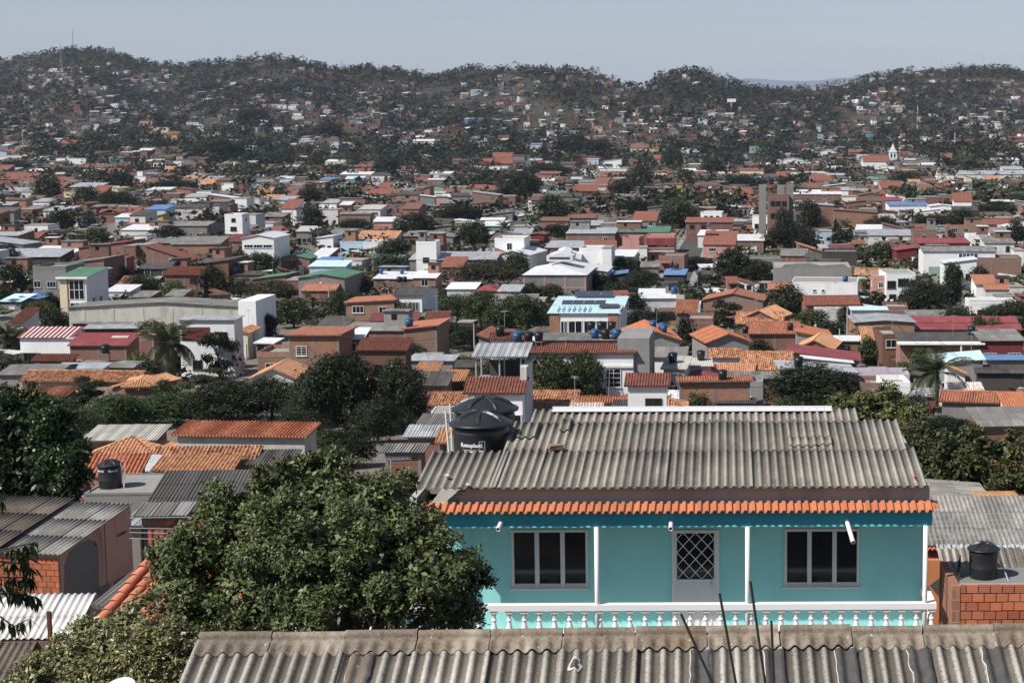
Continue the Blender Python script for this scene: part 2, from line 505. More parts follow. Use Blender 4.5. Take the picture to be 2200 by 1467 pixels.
M['leaf_near'] = leafmat('leaf_near', (0.092, 0.112, 0.044), 0.62, 0.50, 0.35, 0.12)
M['leaf_bush'] = leafmat('leaf_bush', (0.21, 0.215, 0.095), 0.6, 0.42, 0.5, 0.14)
M['leaf_mango'] = leafmat('leaf_mango', (0.028, 0.045, 0.014), 0.5, 0.42, 0.4, 0.2)
M['leaf_palm'] = leafmat('leaf_palm', (0.045, 0.058, 0.024), 0.45, 0.5, 0.35, 0.2)
M['leaf_dry'] = leafmat('leaf_dry', (0.22, 0.17, 0.11), 0.35, 0.8, 0.1, 0.2)
# ------------------------------------------------------------------ ground sheet
def build_ground():
    ms = np.concatenate([np.linspace(-1.35, -0.62, 26, endpoint=False), np.linspace(-0.62, 0.32, 180, endpoint=False), np.linspace(0.32, 1.1, 26)])
    ys = np.concatenate([np.linspace(-55, 60, 24, endpoint=False), np.geomspace(60, 1100, 110, endpoint=False), np.linspace(1100, 3300, 130, endpoint=False), np.geomspace(3300, 31000, 36)])
    mm, yy = np.meshgrid(ms, ys)
    xx = mm * (yy + 80)
    zz = terrain(xx, yy)
    V = np.stack([xx, yy, zz], -1).reshape(-1, 3)
    nc, nr = len(ms), len(ys)
    i = np.arange(nr - 1)[:, None] * nc + np.arange(nc - 1)[None, :]
    Fq = np.stack([i, i + 1, i + nc + 1, i + nc], -1).reshape(-1, 4)
    m, t, b = new_mat('ground_soil', 0.97, 0.1)
    g = t.new('ShaderNodeNewGeometry')
    pos = g.outputs['Position']
    sp = t.new('ShaderNodeSeparateXYZ'); t.link(pos, sp.inputs[0])
    n1 = t.noise(t.mapping(pos, (0.02, 0.02, 0.02)), 1.0, 6, 0.62)
    n2 = t.noise(t.mapping(pos, (0.25, 0.25, 0.25)), 1.0, 5, 0.6)
    town = t.ramp(n2, [(0.3, (0.13, 0.115, 0.10)), (0.55, (0.19, 0.165, 0.14)), (0.75, (0.09, 0.085, 0.06))])
    soil = t.ramp(n2, [(0.3, (0.045, 0.038, 0.030)), (0.6, (0.078, 0.062, 0.048)), (0.8, (0.13, 0.10, 0.076))])  # slope soil and scrub kept dark, cloud shade put into their colour
    scrub = t.ramp(n2, [(0.3, (0.026, 0.028, 0.018)), (0.7, (0.05, 0.046, 0.031))])
    hill = t.mix(t.ramp(n1, [(0.46, 0), (0.58, 1)]), scrub, soil)
    f = t.math('MULTIPLY', t.math('SUBTRACT', sp.outputs[1], 1150.0), 1 / 250.0)
    cl = t.new('ShaderNodeClamp'); t.link(f, cl.inputs[0])
    t.link(t.mix(cl.outputs[0], town, hill), b.inputs['Base Color'])
    bump(t, b, n2, 0.5, 0.3)
    o = link('ground', np_mesh('ground', V, Fq, m, smooth=True))
    tag(o, kind='structure')

def build_far_mountain():
    xs = np.linspace(1300, 2150, 70)
    top = np.interp(xs, [1300, 1480, 1560, 1600, 1640, 1680, 1720, 1760, 1800, 1850, 1950, 2150], [215, 196, 182, 172, 173, 177, 178, 177, 171, 172, 186, 215]) - 1.0
    top = top + 2.2 * (fbm(xs / 26.0, xs * 0 + 3, 4) - .5)
    rows = []
    for k, (Y, fr) in enumerate([(26600, 0.0), (27400, 0.45), (28200, 0.8), (29000, 1.0), (30000, 0.55), (30900, 0.0)]):
        z = 20 + ((HOR - top) / F * 29000 + CAMZ - 20) * fr
        z = z + (fbm(xs / 40.0 + k, xs * 0 + k, 8) - .5) * 100 * (fr > 0) * (fr < 1)
        rows.append(np.stack([(xs - CX) / F * Y, np.full_like(xs, Y), z if fr > 0 else np.full_like(xs, -6.0)], -1))
    V = np.concatenate(rows); nc = len(xs)
    i = np.arange(len(rows) - 1)[:, None] * nc + np.arange(nc - 1)[None, :]
    Fq = np.stack([i, i + 1, i + nc + 1, i + nc], -1).reshape(-1, 4)
    o = link('distant_mountain', np_mesh('distant_mountain', V, Fq, plain('mountain_scrub', (0.07, 0.075, 0.05), 0.95, 0.1, 0.4, 0.004), smooth=True))
    tag(o, kind='structure')

STREETS = [(-17.5, 318, 520, 6.5), (-59.5, 172, 262, 6.0), (-98, 640, 900, 7.0), (-36.0, 760, 900, 7.0)]
def build_streets():
    asphalt = plain('asphalt', (0.075, 0.072, 0.07), 0.95, 0.15, 0.3, 0.6)
    kerb = plain('pavement_cement', (0.25, 0.24, 0.225), 0.95, 0.15, 0.2, 0.8)
    for X, y0, y1, w in STREETS:
        ys = np.arange(y0, y1 + 0.1, 6.0)
        def strip(xa, xb, dz, th):
            mb = MB()
            for a, b2 in zip(ys[:-1], ys[1:]):
                za = max(tz(xa, a), tz(xb, a), tz((xa+xb)/2, a)) + dz; zb = max(tz(xa, b2), tz(xb, b2), tz((xa+xb)/2, b2)) + dz
                mb.add([(xa, a, za), (xb, a, za), (xb, b2, zb), (xa, b2, zb), (xa, a, za - th), (xb, a, za - th), (xb, b2, zb - th), (xa, b2, zb - th)],
                       [(0, 1, 2, 3), (0, 4, 5, 1), (1, 5, 6, 2), (3, 2, 6, 7), (0, 3, 7, 4)])
            return mb
        tag(strip(X - w / 2, X + w / 2, 0.12, 0.8).build('street', asphalt), kind='structure')
        for s in (-1, 1):
            xa, xb = sorted((X + s * w / 2, X + s * (w / 2 + 1.4)))
            tag(strip(xa, xb, 0.24, 0.9).build('pavement', kerb), kind='structure')

def build_haze():
    m = bpy.data.materials.new('haze_air'); m.use_nodes = True
    t = m.node_tree; t.nodes.clear()
    o = t.nodes.new('ShaderNodeOutputMaterial'); v = t.nodes.new('ShaderNodeVolumePrincipled')
    v.inputs['Color'].default_value = (0.66, 0.76, 0.98, 1)
    v.inputs['Density'].default_value = HAZE
    v.inputs['Anisotropy'].default_value = 0.0
    t.links.new(v.outputs[0], o.inputs['Volume'])
    ob = MB().box(-44000, 36000, -62, 31400, -8, 1020).build('haze', m)
    tag(ob, 'thin pale blue haze filling the air over the city and hills', kind='stuff')
HAZE = 0.000040
build_ground(); build_far_mountain(); build_streets(); build_haze()
# ------------------------------------------------------------------ roofs, windows, houses
def roof_plane(parent, mat, kind, w, l, origin, ang, pitch, L=None, name='roof_slope', th=0.06):
    """sheet in its own plane: x along the eave, y up the slope. L(x) = slope length at x."""
    mb = MB()
    Lf = L if L is not None else (lambda x: l)
    if L is None:
        mb.box(0, w, 0, l, -th, 0)
    else:
        pts = sorted(set([0.0, w] + [w * i / 8 for i in range(9)]))
        poly = [(0, 0, -th), (w, 0, -th)] + [(x, Lf(x), -th) for x in reversed(pts) if Lf(x) > 0.01]
        mb.prism(poly, (0, 0, th))
    M4 = Matrix.Translation(origin) @ Matrix.Rotation(ang, 4, 'Z') @ Matrix.Rotation(pitch, 4, 'X')
    if kind == 'ribs' and L is None and parent is not None:      # sheet by sheet
        deck = mb.build(name, mat, parent); deck.matrix_local = M4
        n = max(1, int(round(w / .885))); rows = max(1, int(round(l / 1.65))); sw, sl = w / n, l / rows
        xs = np.linspace(-.02, sw + .02, 21); zs = .026 * np.cos(2 * math.pi * xs / (sw / 5)); sm = MB()
        for a in range(20):
            x0, x1, q0, q1 = xs[a], xs[a + 1], zs[a] + .035, zs[a + 1] + .035
            sm.add([(x0, -.05, q0), (x1, -.05, q1), (x1, sl + .03, q1), (x0, sl + .03, q0), (x0, -.05, q0 - .012), (x1, -.05, q1 - .012)], [(0, 1, 2, 3), (0, 4, 5, 1)])
        me = sm.mesh('roof_sheet', mat); rr = random.Random(int(w * 131 + l * 17))
        for r in range(rows):
            for c in range(n):
                link('roof_sheet', me, deck, (c * sw + rr.uniform(-.012, .012), r * sl + rr.uniform(-.03, .03), .006 * (c % 2) + rr.uniform(0, .006)), (-.011, 0, rr.uniform(-.006, .006)))
        return deck
    deck = None
    if kind == 'tile' and parent is not None:
        deck = mb.build(name, mat, parent); deck.matrix_local = M4; mb = MB()
    if kind != 'flat':
        if kind == 'tile':
            tw, tl, us = 0.24, 0.36, (0.0, 0.15, 0.3, 0.45, 0.6, 0.8)
            prof = lambda u: 0.075 * math.sin(math.pi * u / 0.6) if u < 0.6 else -0.02 * math.sin(math.pi * (u - 0.6) / 0.4)
            lift = 0.035
        else:
            tw, tl, us = 0.177, 1.7, (0.0, 0.25, 0.5, 0.75)
            prof = lambda u: 0.026 * math.sin(2 * math.pi * u)
            lift = 0.02
        n = max(1, int(round(w / tw)))
        xs = [(i + u) * tw for i in range(n) for u in us] + [n * tw]
        zs = [prof(u) for i in range(n) for u in us] + [0.0]
        sc = w / (n * tw)
        xs = np.array(xs) * sc; zs = np.array(zs)
        rows = max(1, int(math.ceil(l / tl)))
        ys = []
        for r in range(rows):
            ys += [(r * tl - 0.03, lift), (min(l, (r + 1) * tl) - 0.03, 0.0)]
        Ls = np.array([Lf(x) for x in xs])
        V = []
        rj = np.random.RandomState(int(abs(w * 97 + l * 31)) % 9999)
        jit = rj.uniform(-0.012, 0.012, (len(ys), len(xs))) if kind == 'tile' else np.zeros((len(ys), len(xs)))
        for k, (yv, dz) in enumerate(ys):
            yy = np.minimum(yv, Ls)
            V.append(np.stack([xs, yy, zs + dz + 0.045 + jit[k]], -1))
        nc = len(xs)
        base = len(mb.v)
        mb.v.extend(map(tuple, np.concatenate(V)))
        for k in range(len(ys) - 1):
            for c in range(nc - 1):
                if ys[k][0] < max(Ls[c], Ls[c + 1]):
                    i = base + k * nc + c
                    mb.f.append((i, i + 1, i + nc + 1, i + nc)); mb.m.append(0)
        # closed eave and verge edges
        for c in range(nc - 1):
            b2 = len(mb.v); v0, v1 = mb.v[base + c], mb.v[base + c + 1]
            mb.v.extend([(v0[0], v0[1], -th), (v1[0], v1[1], -th)])
            mb.f.append((b2, b2 + 1, base + c + 1, base + c)); mb.m.append(0)
    if deck is not None:
        o = mb.build('roof_tiles', mat, deck); o['kind'] = 'stuff'
        return deck
    o = mb.build(name, mat, parent)
    o.matrix_local = M4
    return o

_wc = {}
def window(parent, x, z, w, h, frame='fr_white', face=-0.0, side=None, mull=None, glass='glass', bars=False):
    """window frame (part) with its pane (sub-part); on the front wall at local y = face, or on a side wall"""
    w = round(w, 1); h = round(h, 1)
    mull = mull if mull is not None else (2 if w > 1.5 else 1 if w > 0.8 else 0)
    key = (w, h, frame, mull, glass, bars)
    if key not in _wc:
        f = 0.07; mb = MB()
        mb.box(-w/2, w/2, -0.06, 0.0, 0, f).box(-w/2, w/2, -0.06, 0.0, h - f, h)
        mb.box(-w/2, -w/2 + f, -0.06, 0, f, h - f).box(w/2 - f, w/2, -0.06, 0, f, h - f)
        for k in range(mull):
            xm = -w/2 + w * (k + 1) / (mull + 1)
            mb.box(xm - 0.025, xm + 0.025, -0.05, -0.012, f, h - f)
        if bars:
            for k in range(3):
                zz = h * (k + 1) / 4
                mb.box(-w/2 + f, w/2 - f, -0.045, -0.02, zz - 0.02, zz + 0.02)
        mb.box(-w/2 - 0.06, w/2 + 0.06, -0.10, 0.0, -0.07, -0.003)
        pm = MB().box(-w/2 + f, w/2 - f, -0.012, -0.002, f, h - f)
        _wc[key] = (mb.mesh('window', M[frame]), pm.mesh('pane', M[glass]))
    a, b = _wc[key]
    if side is None:
        o = link('window', a, parent, (x, face, z))
    else:       # side = +1 right wall at x=face, -1 left wall ; x is then the depth
        o = link('window', a, parent, (face, x, z), (0, 0, math.pi / 2 * side))
    link('pane', b, o)
    return o

def door(parent, x, w, h, mat='fr_alu', face=0.0, z=0.0):
    mb = MB().box(x - w/2, x + w/2, face - 0.05, face - 0.004, z, z + h)
    mb.box(x - w/2 - 0.07, x - w/2, face - 0.08, face - 0.004, z, z + h + 0.07).box(x + w/2, x + w/2 + 0.07, face - 0.08, face - 0.004, z, z + h + 0.07)
    mb.box(x - w/2, x + w/2, face - 0.08, face - 0.004, z + h, z + h + 0.07)
    return mb.build('door', M[mat], parent)

PITCH = {'tile': 21, 'r_clay': 19}
ROOFKIND = {'r_tile': 'tile', 'r_otile': 'tile', 'r_rtile': 'tile', 'r_wtile': 'tile'}
def pitch_of(rc): return rad(17 if rc in ROOFKIND else 13 if rc in ('r_clay', 'r_oclay', 'r_dusty') else 7)

WALLWORD = {'white': 'white', 'offwhite': 'off-white', 'cream': 'cream', 'beige': 'beige', 'stone': 'pale grey', 'grey': 'grey', 'concrete': 'bare concrete', 'pink': 'pink', 'lilac': 'pale lilac', 'yellow': 'ochre', 'orange': 'orange', 'paleblue': 'pale blue', 'blue': 'blue', 'green': 'green', 'teal': 'teal', 'dark': 'dark-walled', 'brown': 'brown', 'maroon': 'maroon', 'brick': 'red brick', 'brick2': 'orange brick', 'brick3': 'brown brick'}
ROOFWORD = {'r_asb': 'grey sheet', 'r_dark': 'dark sheet', 'r_zinc': 'zinc', 'r_white': 'white sheet', 'r_cream': 'pale sheet', 'r_red': 'red sheet', 'r_maroon': 'maroon', 'r_green': 'green', 'r_blue': 'blue', 'r_sky': 'pale blue', 'r_clay': 'orange clay', 'r_dusty': 'dusty terracotta', 'r_far': 'dull brown', 'r_oclay': 'bright orange clay', 'r_rtile': 'red tile', 'r_tile': 'old clay tile', 'r_otile': 'pale orange tile', 'r_wtile': 'whitened tile', 'r_flat': 'flat cement'}

SPECS = []
def spec(xl, xr, ye, H, D, roof, wall, rc='r_flat', **o):
    """house seen between photo columns xl..xr with its front eave at photo row ye"""
    xc = (xl + xr) / 2
    Y = o.pop('Y', None) or hit(xc, ye, H)
    if Y is None: return None
    p = P(xc, ye, Y)
    s = project(p)[2]
    W = (xr - xl) / s
    return spec_w(p.x, Y, W, H, D, roof, wall, rc, hand=True, zt=p.z, **o)

def spec_w(x, Y, W, H, D, roof, wall, rc, hand=False, zt=None, yaw=0.0, **o):
    z0 = (zt - H) if zt is not None else tz(x, Y)
    px, py, s = project((x, Y, z0 + H))
    if hand and yaw == 0 and D < 11 and W < 16 and 'extra' not in o: yaw = rad(RND.uniform(-5, 5))
    d = dict(x=x, y=Y, W=W, D=D, H=H, z0=z0, roof=roof, wall=wall, rc=rc, yaw=yaw, o=o, hand=hand, px=px, py=py, s=s,
             score=s * s * W * (H + D * 0.12) * (2.0 if hand else 1.0))
    if not (-60 < px < 2260): d['score'] *= 0.02
    SPECS.append(d)
    return d

def wall_mesh(d, mb=None, mi=0, front_mi=None):
    W, D, H = d['W'], d['D'], d['H']; r = d['roof']; tp = math.tan(d['o'].get('pitch', pitch_of(d['rc'])))
    mb = mb or MB(); b = -d['o'].get('found', 1.8)
    x0, x1 = -W/2, W/2
    if r in ('S', 'X', 'B'):
        if r == 'S': pr = [(0, b), (D, b), (D, H + D * tp), (0, H)]
        elif r == 'B': pr = [(0, b), (D, b), (D, H - D * tp), (0, H)]
        else: pr = [(0, b), (D, b), (D, H), (D/2, H + D/2 * tp), (0, H)]
        mb.prism([(x0, y, z) for y, z in pr], (W, 0, 0), mi)
    elif r in ('Y', 'SR', 'SL'):
        if r == 'Y': pr = [(x0, b), (x1, b), (x1, H), (0, H + W/2 * tp), (x0, H)]
        elif r == 'SR': pr = [(x0, b), (x1, b), (x1, H + W * tp), (x0, H)]
        else: pr = [(x0, b), (x1, b), (x1, H), (x0, H + W * tp)]
        mb.prism([(x, 0, z) for x, z in reversed(pr)], (0, D, 0), mi)
    else:
        mb.box(x0, x1, 0, D, b, H - (0.02 if r == 'F' else 0), mi)
    if front_mi is not None:
        for k, f in enumerate(mb.f):
            if all(abs(mb.v[i][1]) < 1e-4 for i in f): mb.m[k] = front_mi
    return mb

def roof_parts(d):
    """(kind of placement) list of (w, l, origin, angle, pitch, L)"""
    W, D, H = d['W'], d['D'], d['H']; r = d['roof']; p = d['o'].get('pitch', pitch_of(d['rc']))
    tp, cp = math.tan(p), math.cos(p); ov = d['o'].get('ov', 0.3); e = 0.07
    if r == 'S': return [(W + 2*ov, (D + 2*ov) / cp, (-W/2 - ov, -ov, H - ov*tp + e), 0, p, None)]
    if r == 'B': return [(W + 2*ov, (D + 2*ov) / cp, (W/2 + ov, D + ov, H - (D + ov)*tp + e), math.pi, p, None)]
    if r == 'X':
        l = (D/2 + ov) / cp
        return [(W + 2*ov, l, (-W/2 - ov, -ov, H - ov*tp + e), 0, p, None), (W + 2*ov, l, (W/2 + ov, D + ov, H - ov*tp + e), math.pi, p, None)]
    if r == 'Y':
        l = (W/2 + ov) / cp
        return [(D + 2*ov, l, (W/2 + ov, -ov, H - ov*tp + e), math.pi/2, p, None), (D + 2*ov, l, (-W/2 - ov, D + ov, H - ov*tp + e), -math.pi/2, p, None)]
    if r == 'SR': return [(D + 2*ov, (W + 2*ov) / cp, (-W/2 - ov, D + ov, H - ov*tp + e), -math.pi/2, p, None)]
    if r == 'SL': return [(D + 2*ov, (W + 2*ov) / cp, (W/2 + ov, -ov, H - ov*tp + e), math.pi/2, p, None)]
    if r == 'H':
        w, dd = W + 2*ov, D + 2*ov
        m = min(w, dd) / 2
        def tri(L): return lambda x: max(0.0, min(x, L - x, m)) / cp
        return [(w, m / cp, (-W/2 - ov, -ov, H - ov*tp + e), 0, p, tri(w)), (dd, m / cp, (W/2 + ov, -ov, H - ov*tp + e), math.pi/2, p, tri(dd)),
                (w, m / cp, (W/2 + ov, D + ov, H - ov*tp + e), math.pi, p, tri(w)), (dd, m / cp, (-W/2 - ov, D + ov, H - ov*tp + e), -math.pi/2, p, tri(dd))]
    return []

def base_phrase(d):
    n = max(1, int(round(d['H'] / 2.9)))
    st = {1: 'single-storey', 2: 'two-storey', 3: 'three-storey'}.get(n, 'tall')
    ww = WALLWORD[d['wall'] if 'front' not in d['o'] else d['o']['front']]
    if d['W'] > 16: st = 'long ' + st
    rw = ROOFWORD[d['rc']]
    if d['roof'] == 'F': return f"{st} {ww} house with flat roof"
    g = ' gable' if d['roof'] == 'Y' else ''
    return f"{st} {ww} house with {rw}{g} roof"

def build_house(d):
    o = d['o']; W, D, H = d['W'], d['D'], d['H']; s = d['s']
    t = empty(o.get('name', 'house'), (d['x'], d['y'], d['z0']), d['yaw'])
    t['category'] = o.get('cat', 'house'); d['obj'] = t
    if 'label' in o: t['label'] = o['label']
    else: ITEMS.append((t, base_phrase(d), d['px'], d['py']))
    if 'mark' in o: landmark(o['mark'], d['px'], d['py'])
    fm = o.get('front')
    wl = wall_mesh(d, front_mi=1 if fm else None)
    wl.build('wall', [M[d['wall']]] + ([M[fm]] if fm else []), t)
    rc = d['rc']
    kind = 'flat'
    if rc in ROOFKIND and d['y'] < 330: kind = 'tile'
    elif rc in ('r_asb', 'r_dark', 'r_zinc', 'r_white', 'r_cream') and d['y'] < 175: kind = 'ribs'
    elif rc in ('r_clay', 'r_oclay') and d['y'] < 260: kind = 'tile'
    for (w, l, org, a, p, L) in roof_parts(d):
        roof_plane(t, M[rc], kind, w, l, org, a, p, L)
    if d['roof'] in ('X', 'H') and rc in ROOFKIND or (d['roof'] == 'X' and rc in ('r_clay',)):
        p = o.get('pitch', pitch_of(rc))
        if d['roof'] == 'X':
            MB().tube((-W/2 - .3, D/2, H + D/2*math.tan(p) + .10), (W/2 + .3, D/2, H + D/2*math.tan(p) + .10), .12, n=8).build('ridge_cap', M[rc], t)
    elif d['roof'] == 'Y' and (rc in ROOFKIND or rc in ('r_clay', 'r_oclay')):
        p = o.get('pitch', pitch_of(rc))
        MB().tube((0, -.3, H + W/2*math.tan(p) + .10), (0, D + .3, H + W/2*math.tan(p) + .10), .12, n=8).build('ridge_cap', M[rc], t)
    if d['roof'] == 'F':
        pt = 0.14; ph = o.get('par', 0.55)
        mb = MB().box(-W/2, W/2, -0.02, pt, H, H + ph).box(-W/2, W/2, D - pt, D, H, H + ph)
        mb.box(-W/2, -W/2 + pt, pt, D - pt, H, H + ph).box(W/2 - pt, W/2, pt, D - pt, H, H + ph)
        mb.build('parapet', M[o.get('parmat', fm or d['wall'])], t)
        MB().box(-W/2 + pt, W/2 - pt, pt, D - pt, H - 0.02, H + 0.06).build('roof_slab', M['r_flat'], t)
    brick = (fm or d['wall']).startswith('brick')
    if brick and s > 4 and not o.get('noframe'):
        mb = MB(); n = max(1, int(round(W / 3.6)))
        for k in range(n + 1):
            x = -W/2 + 0.11 + (W - 0.22) * k / n
            mb.box(x - 0.11, x + 0.11, -0.018, 0.02, -1, H - 0.2)
        ns = max(1, int(round(H / 2.9)))
        for k in range(1, ns + 1):
            mb.box(-W/2, W/2, -0.022, 0.02, H * k / ns - 0.2, H * k / ns)
        mb.build('concrete_frame', M['concrete'], t)
    # openings
    win = o.get('win', 'auto')
    fr = o.get('frame', RND.choice(['fr_white', 'fr_dark', 'fr_alu']))
    if win == 'auto' and s > 4.0:
        ns = max(1, int(round(H / 2.9))); st = H / ns
        cols = max(1, int(W / 3.3)); cols = min(cols, 5)
        pr = 0.35 if brick else 0.78
        dk = RND.randrange(cols)
        for fl in range(ns):
            for c in range(cols):
                x = -W/2 + W * (c + 0.5) / cols + RND.uniform(-.3, .3)
                if fl == 0 and c == dk:
                    door(t, x, 0.95, 2.05, RND.choice(['fr_alu', 'fr_dark', 'brown', 'fr_white']), 0.0, 0.02)
                elif RND.random() < pr:
                    window(t, x, fl * st + 0.95, RND.choice([0.9, 1.2, 1.4, 1.8]), RND.choice([1.0, 1.1, 1.3]), fr, -0.024)
        if d['px'] < 1500 and not brick and D > 5 and RND.random() < .6:
            window(t, D * 0.5, (ns - 1) * st + 0.95, 1.0, 1.0, fr, W/2 + 0.003, side=1)
        elif d['px'] > 1750 and not brick and D > 5 and RND.random() < .6:
            window(t, D * 0.5, (ns - 1) * st + 0.95, 1.0, 1.0, fr, -W/2 - 0.003, side=-1)
    elif isinstance(win, (list, tuple)):
        for wv in win:      # fractions across, metres above ground, w, h
            window(t, -W/2 + W * wv[0], wv[1], wv[2], wv[3], fr, -0.024, bars=len(wv) > 4)
    if 'bal' in o:          # balcony: x0 frac, x1 frac, z, rail material
        a, b2, z, rm = o['bal']
        xa, xb = -W/2 + W*a, -W/2 + W*b2
        MB().box(xa, xb, -1.1, 0, z - 0.15, z).build('balcony_slab', M['offwhite'], t)
        mb = MB().box(xa, xb, -1.1, -1.05, z + 0.82, z + 0.88).box(xa, xb, -1.1, -1.05, z + 0.08, z + 0.12)
        k = 0
        while xa + k * 0.3 <= xb:
            mb.box(xa + k*0.3, xa + k*0.3 + 0.03, -1.09, -1.06, z + 0.12, z + 0.82); k += 1
        mb.build('balcony_rail', M[rm], t)
    if 'extra' in o: o['extra'](t, d)
    elif d['roof'] in 'FSX' and s < 22 and win == 'auto' and W > 4 and D > 4:
        q = RND.random()
        if q < .42:         # rooms added on top or lean-tos in front
            aw, ad, ah = W * RND.uniform(.3, .55), D * RND.uniform(.3, .5), RND.uniform(1.9, 2.6)
            x0 = RND.choice([-W/2 + .05, W/2 - aw - .05]); zt = H if d['roof'] == 'F' else H - .3
            am = M[RND.choice(['brick', 'brick2', 'brick3', 'concrete', 'grey'])]
            a = MB().box(x0, x0 + aw, D - ad - .2, D - .2, zt, zt + ah + .5).build('upper_room', am, t)
            MB().box(x0 - .15, x0 + aw + .15, D - ad - .45, D - .05, zt + ah + .5, zt + ah + .62).build('roof_sheet', M[RND.choice(['r_asb', 'r_zinc', 'r_dark', 'r_white'])], a)
            MB().box(x0 + aw*.3, x0 + aw*.3 + .8, D - ad - .215, D - ad - .203, zt + ah - .7, zt + ah + .1).build('opening', M['glass'], a)
        elif q < .68:
            aw, ad, ah = W * RND.uniform(.35, .7), RND.uniform(1.2, 2.4), min(H * .75, 2.5)
            x0 = RND.uniform(-W/2, W/2 - aw); a = MB()
            for x in (x0 + .05, x0 + aw - .12): a.box(x, x + .08, -ad, -ad + .08, -1, ah)
            a = a.build('porch_post', M['steel'], t)
            MB().prism([(x0 - .1, -ad - .2, ah), (x0 - .1, -.01, ah + .45), (x0 - .1, -.01, ah + .5), (x0 - .1, -ad - .2, ah + .05)], (aw + .2, 0, 0)).build('porch_roof', M[RND.choice(['r_zinc', 'r_asb', 'r_dark', 'r_rtile'])], t)
    return t

_tk = {}
def tank(loc, r=0.55, h=1.2, kind='rtank', rz=0.0, stand=0.0):
    """tapered plastic water tank with a domed lid; body, lid and rim are parts"""
    key = (round(r, 2), round(h, 2), kind)
    if key not in _tk:
        body = MB().lathe([(r*0.80, 0), (r*0.87, h*0.45), (r*0.885, h*0.47), (r*0.885, h*0.5), (r*0.9, h*0.52), (r*0.96, h*0.86)], 18)
        lid = MB().lathe([(r*0.98, h*0.86), (r*1.03, h*0.87), (r*1.03, h*0.90), (r*0.9, h*0.92), (r*0.55, h*0.985), (r*0.16, h*1.03), (0.02, h*1.035)], 18)
        for k in range(4):
            a = k * math.pi / 2
            lid.add([(math.cos(a)*r*0.2 - math.sin(a)*0.03, math.sin(a)*r*0.2 + math.cos(a)*0.03, h*1.045), (math.cos(a)*r*0.2 + math.sin(a)*0.03, math.sin(a)*r*0.2 - math.cos(a)*0.03, h*1.045),
                     (math.cos(a)*r*0.85 + math.sin(a)*0.03, math.sin(a)*r*0.85 - math.cos(a)*0.03, h*0.95), (math.cos(a)*r*0.85 - math.sin(a)*0.03, math.sin(a)*r*0.85 + math.cos(a)*0.03, h*0.95)], [(0, 1, 2, 3)])
        _tk[key] = (body.mesh('tank_body', M[kind], True), lid.mesh('lid', M[kind]))
    t = empty('water_tank', loc, rz); t['category'] = 'water tank'
    link('tank_body', _tk[key][0], t); link('lid', _tk[key][1], t)
    if stand > 0.05:
        mb = MB()
        for sx in (-1, 1):
            for sy in (-1, 1): mb.box(sx*r*.6 - .04, sx*r*.6 + .04, sy*r*.6 - .04, sy*r*.6 + .04, -stand, -0.08)
        mb.box(-r*.85, r*.85, -r*.85, r*.85, -0.08, 0)
        mb.build('tank_stand', M['concrete'], t)
    px, py, _ = project(Vector(loc) + Vector((0, 0, h * .5)))
    ITEMS.append((t, ('black' if kind == 'rtank' else 'blue') + ' plastic water tank with a lid', px, py))
    return t

def stuff_houses(ds, name, label):
    keys = sorted(M); wk = [k for k in WALLWORD] + [k for k in ROOFWORD]
    idx = {k: i for i, k in enumerate(wk)}; g = len(wk)
    mb = MB()
    for d in ds:
        part = MB()
        wall_mesh(d, part, idx[d['wall']])
        if d['s'] > 1.6:
            n = RND.randint(1, 3)
            for k in range(n):
                x = -d['W']/2 + d['W'] * (k + .5) / n
                h = 1.9 if k == 0 else 1.0
                z = 0.1 if k == 0 else 0.9
                part.add([(x - .5, -.03, z), (x + .5, -.03, z), (x + .5, -.03, z + h), (x - .5, -.03, z + h)], [(0, 1, 2, 3)], g)
        if d['roof'] == 'F':
            part.box(-d['W']/2 - .1, d['W']/2 + .1, -.1, d['D'] + .1, d['H'], d['H'] + .18, idx['r_flat'])
        for (w, l, org, a, p, L) in roof_parts(d):
            m4 = Matrix.Translation(org) @ Matrix.Rotation(a, 4, 'Z') @ Matrix.Rotation(p, 4, 'X')
            q = [m4 @ Vector(v) for v in ((0, 0, 0), (w, 0, 0), (w, l, 0), (0, l, 0))]
            dn = Vector((0, 0, -0.12))
            part.add(q + [v + dn for v in q], [(0, 1, 2, 3), (0, 4, 5, 1), (1, 5, 6, 2), (2, 6, 7, 3), (3, 7, 4, 0), (7, 6, 5, 4)], idx[d['rc']])
        c, sn = math.cos(d['yaw']), math.sin(d['yaw'])
        vs = [(d['x'] + c*v[0] - sn*v[1], d['y'] + sn*v[0] + c*v[1], d['z0'] + v[2]) for v in part.v]
        b = len(mb.v); mb.v.extend(vs)
        mb.f.extend([tuple(b + i for i in f) for f in part.f]); mb.m.extend(part.m)
    o = mb.build(name, [M[k] for k in wk] + [M['glass']])
    tag(o, label, kind='stuff')
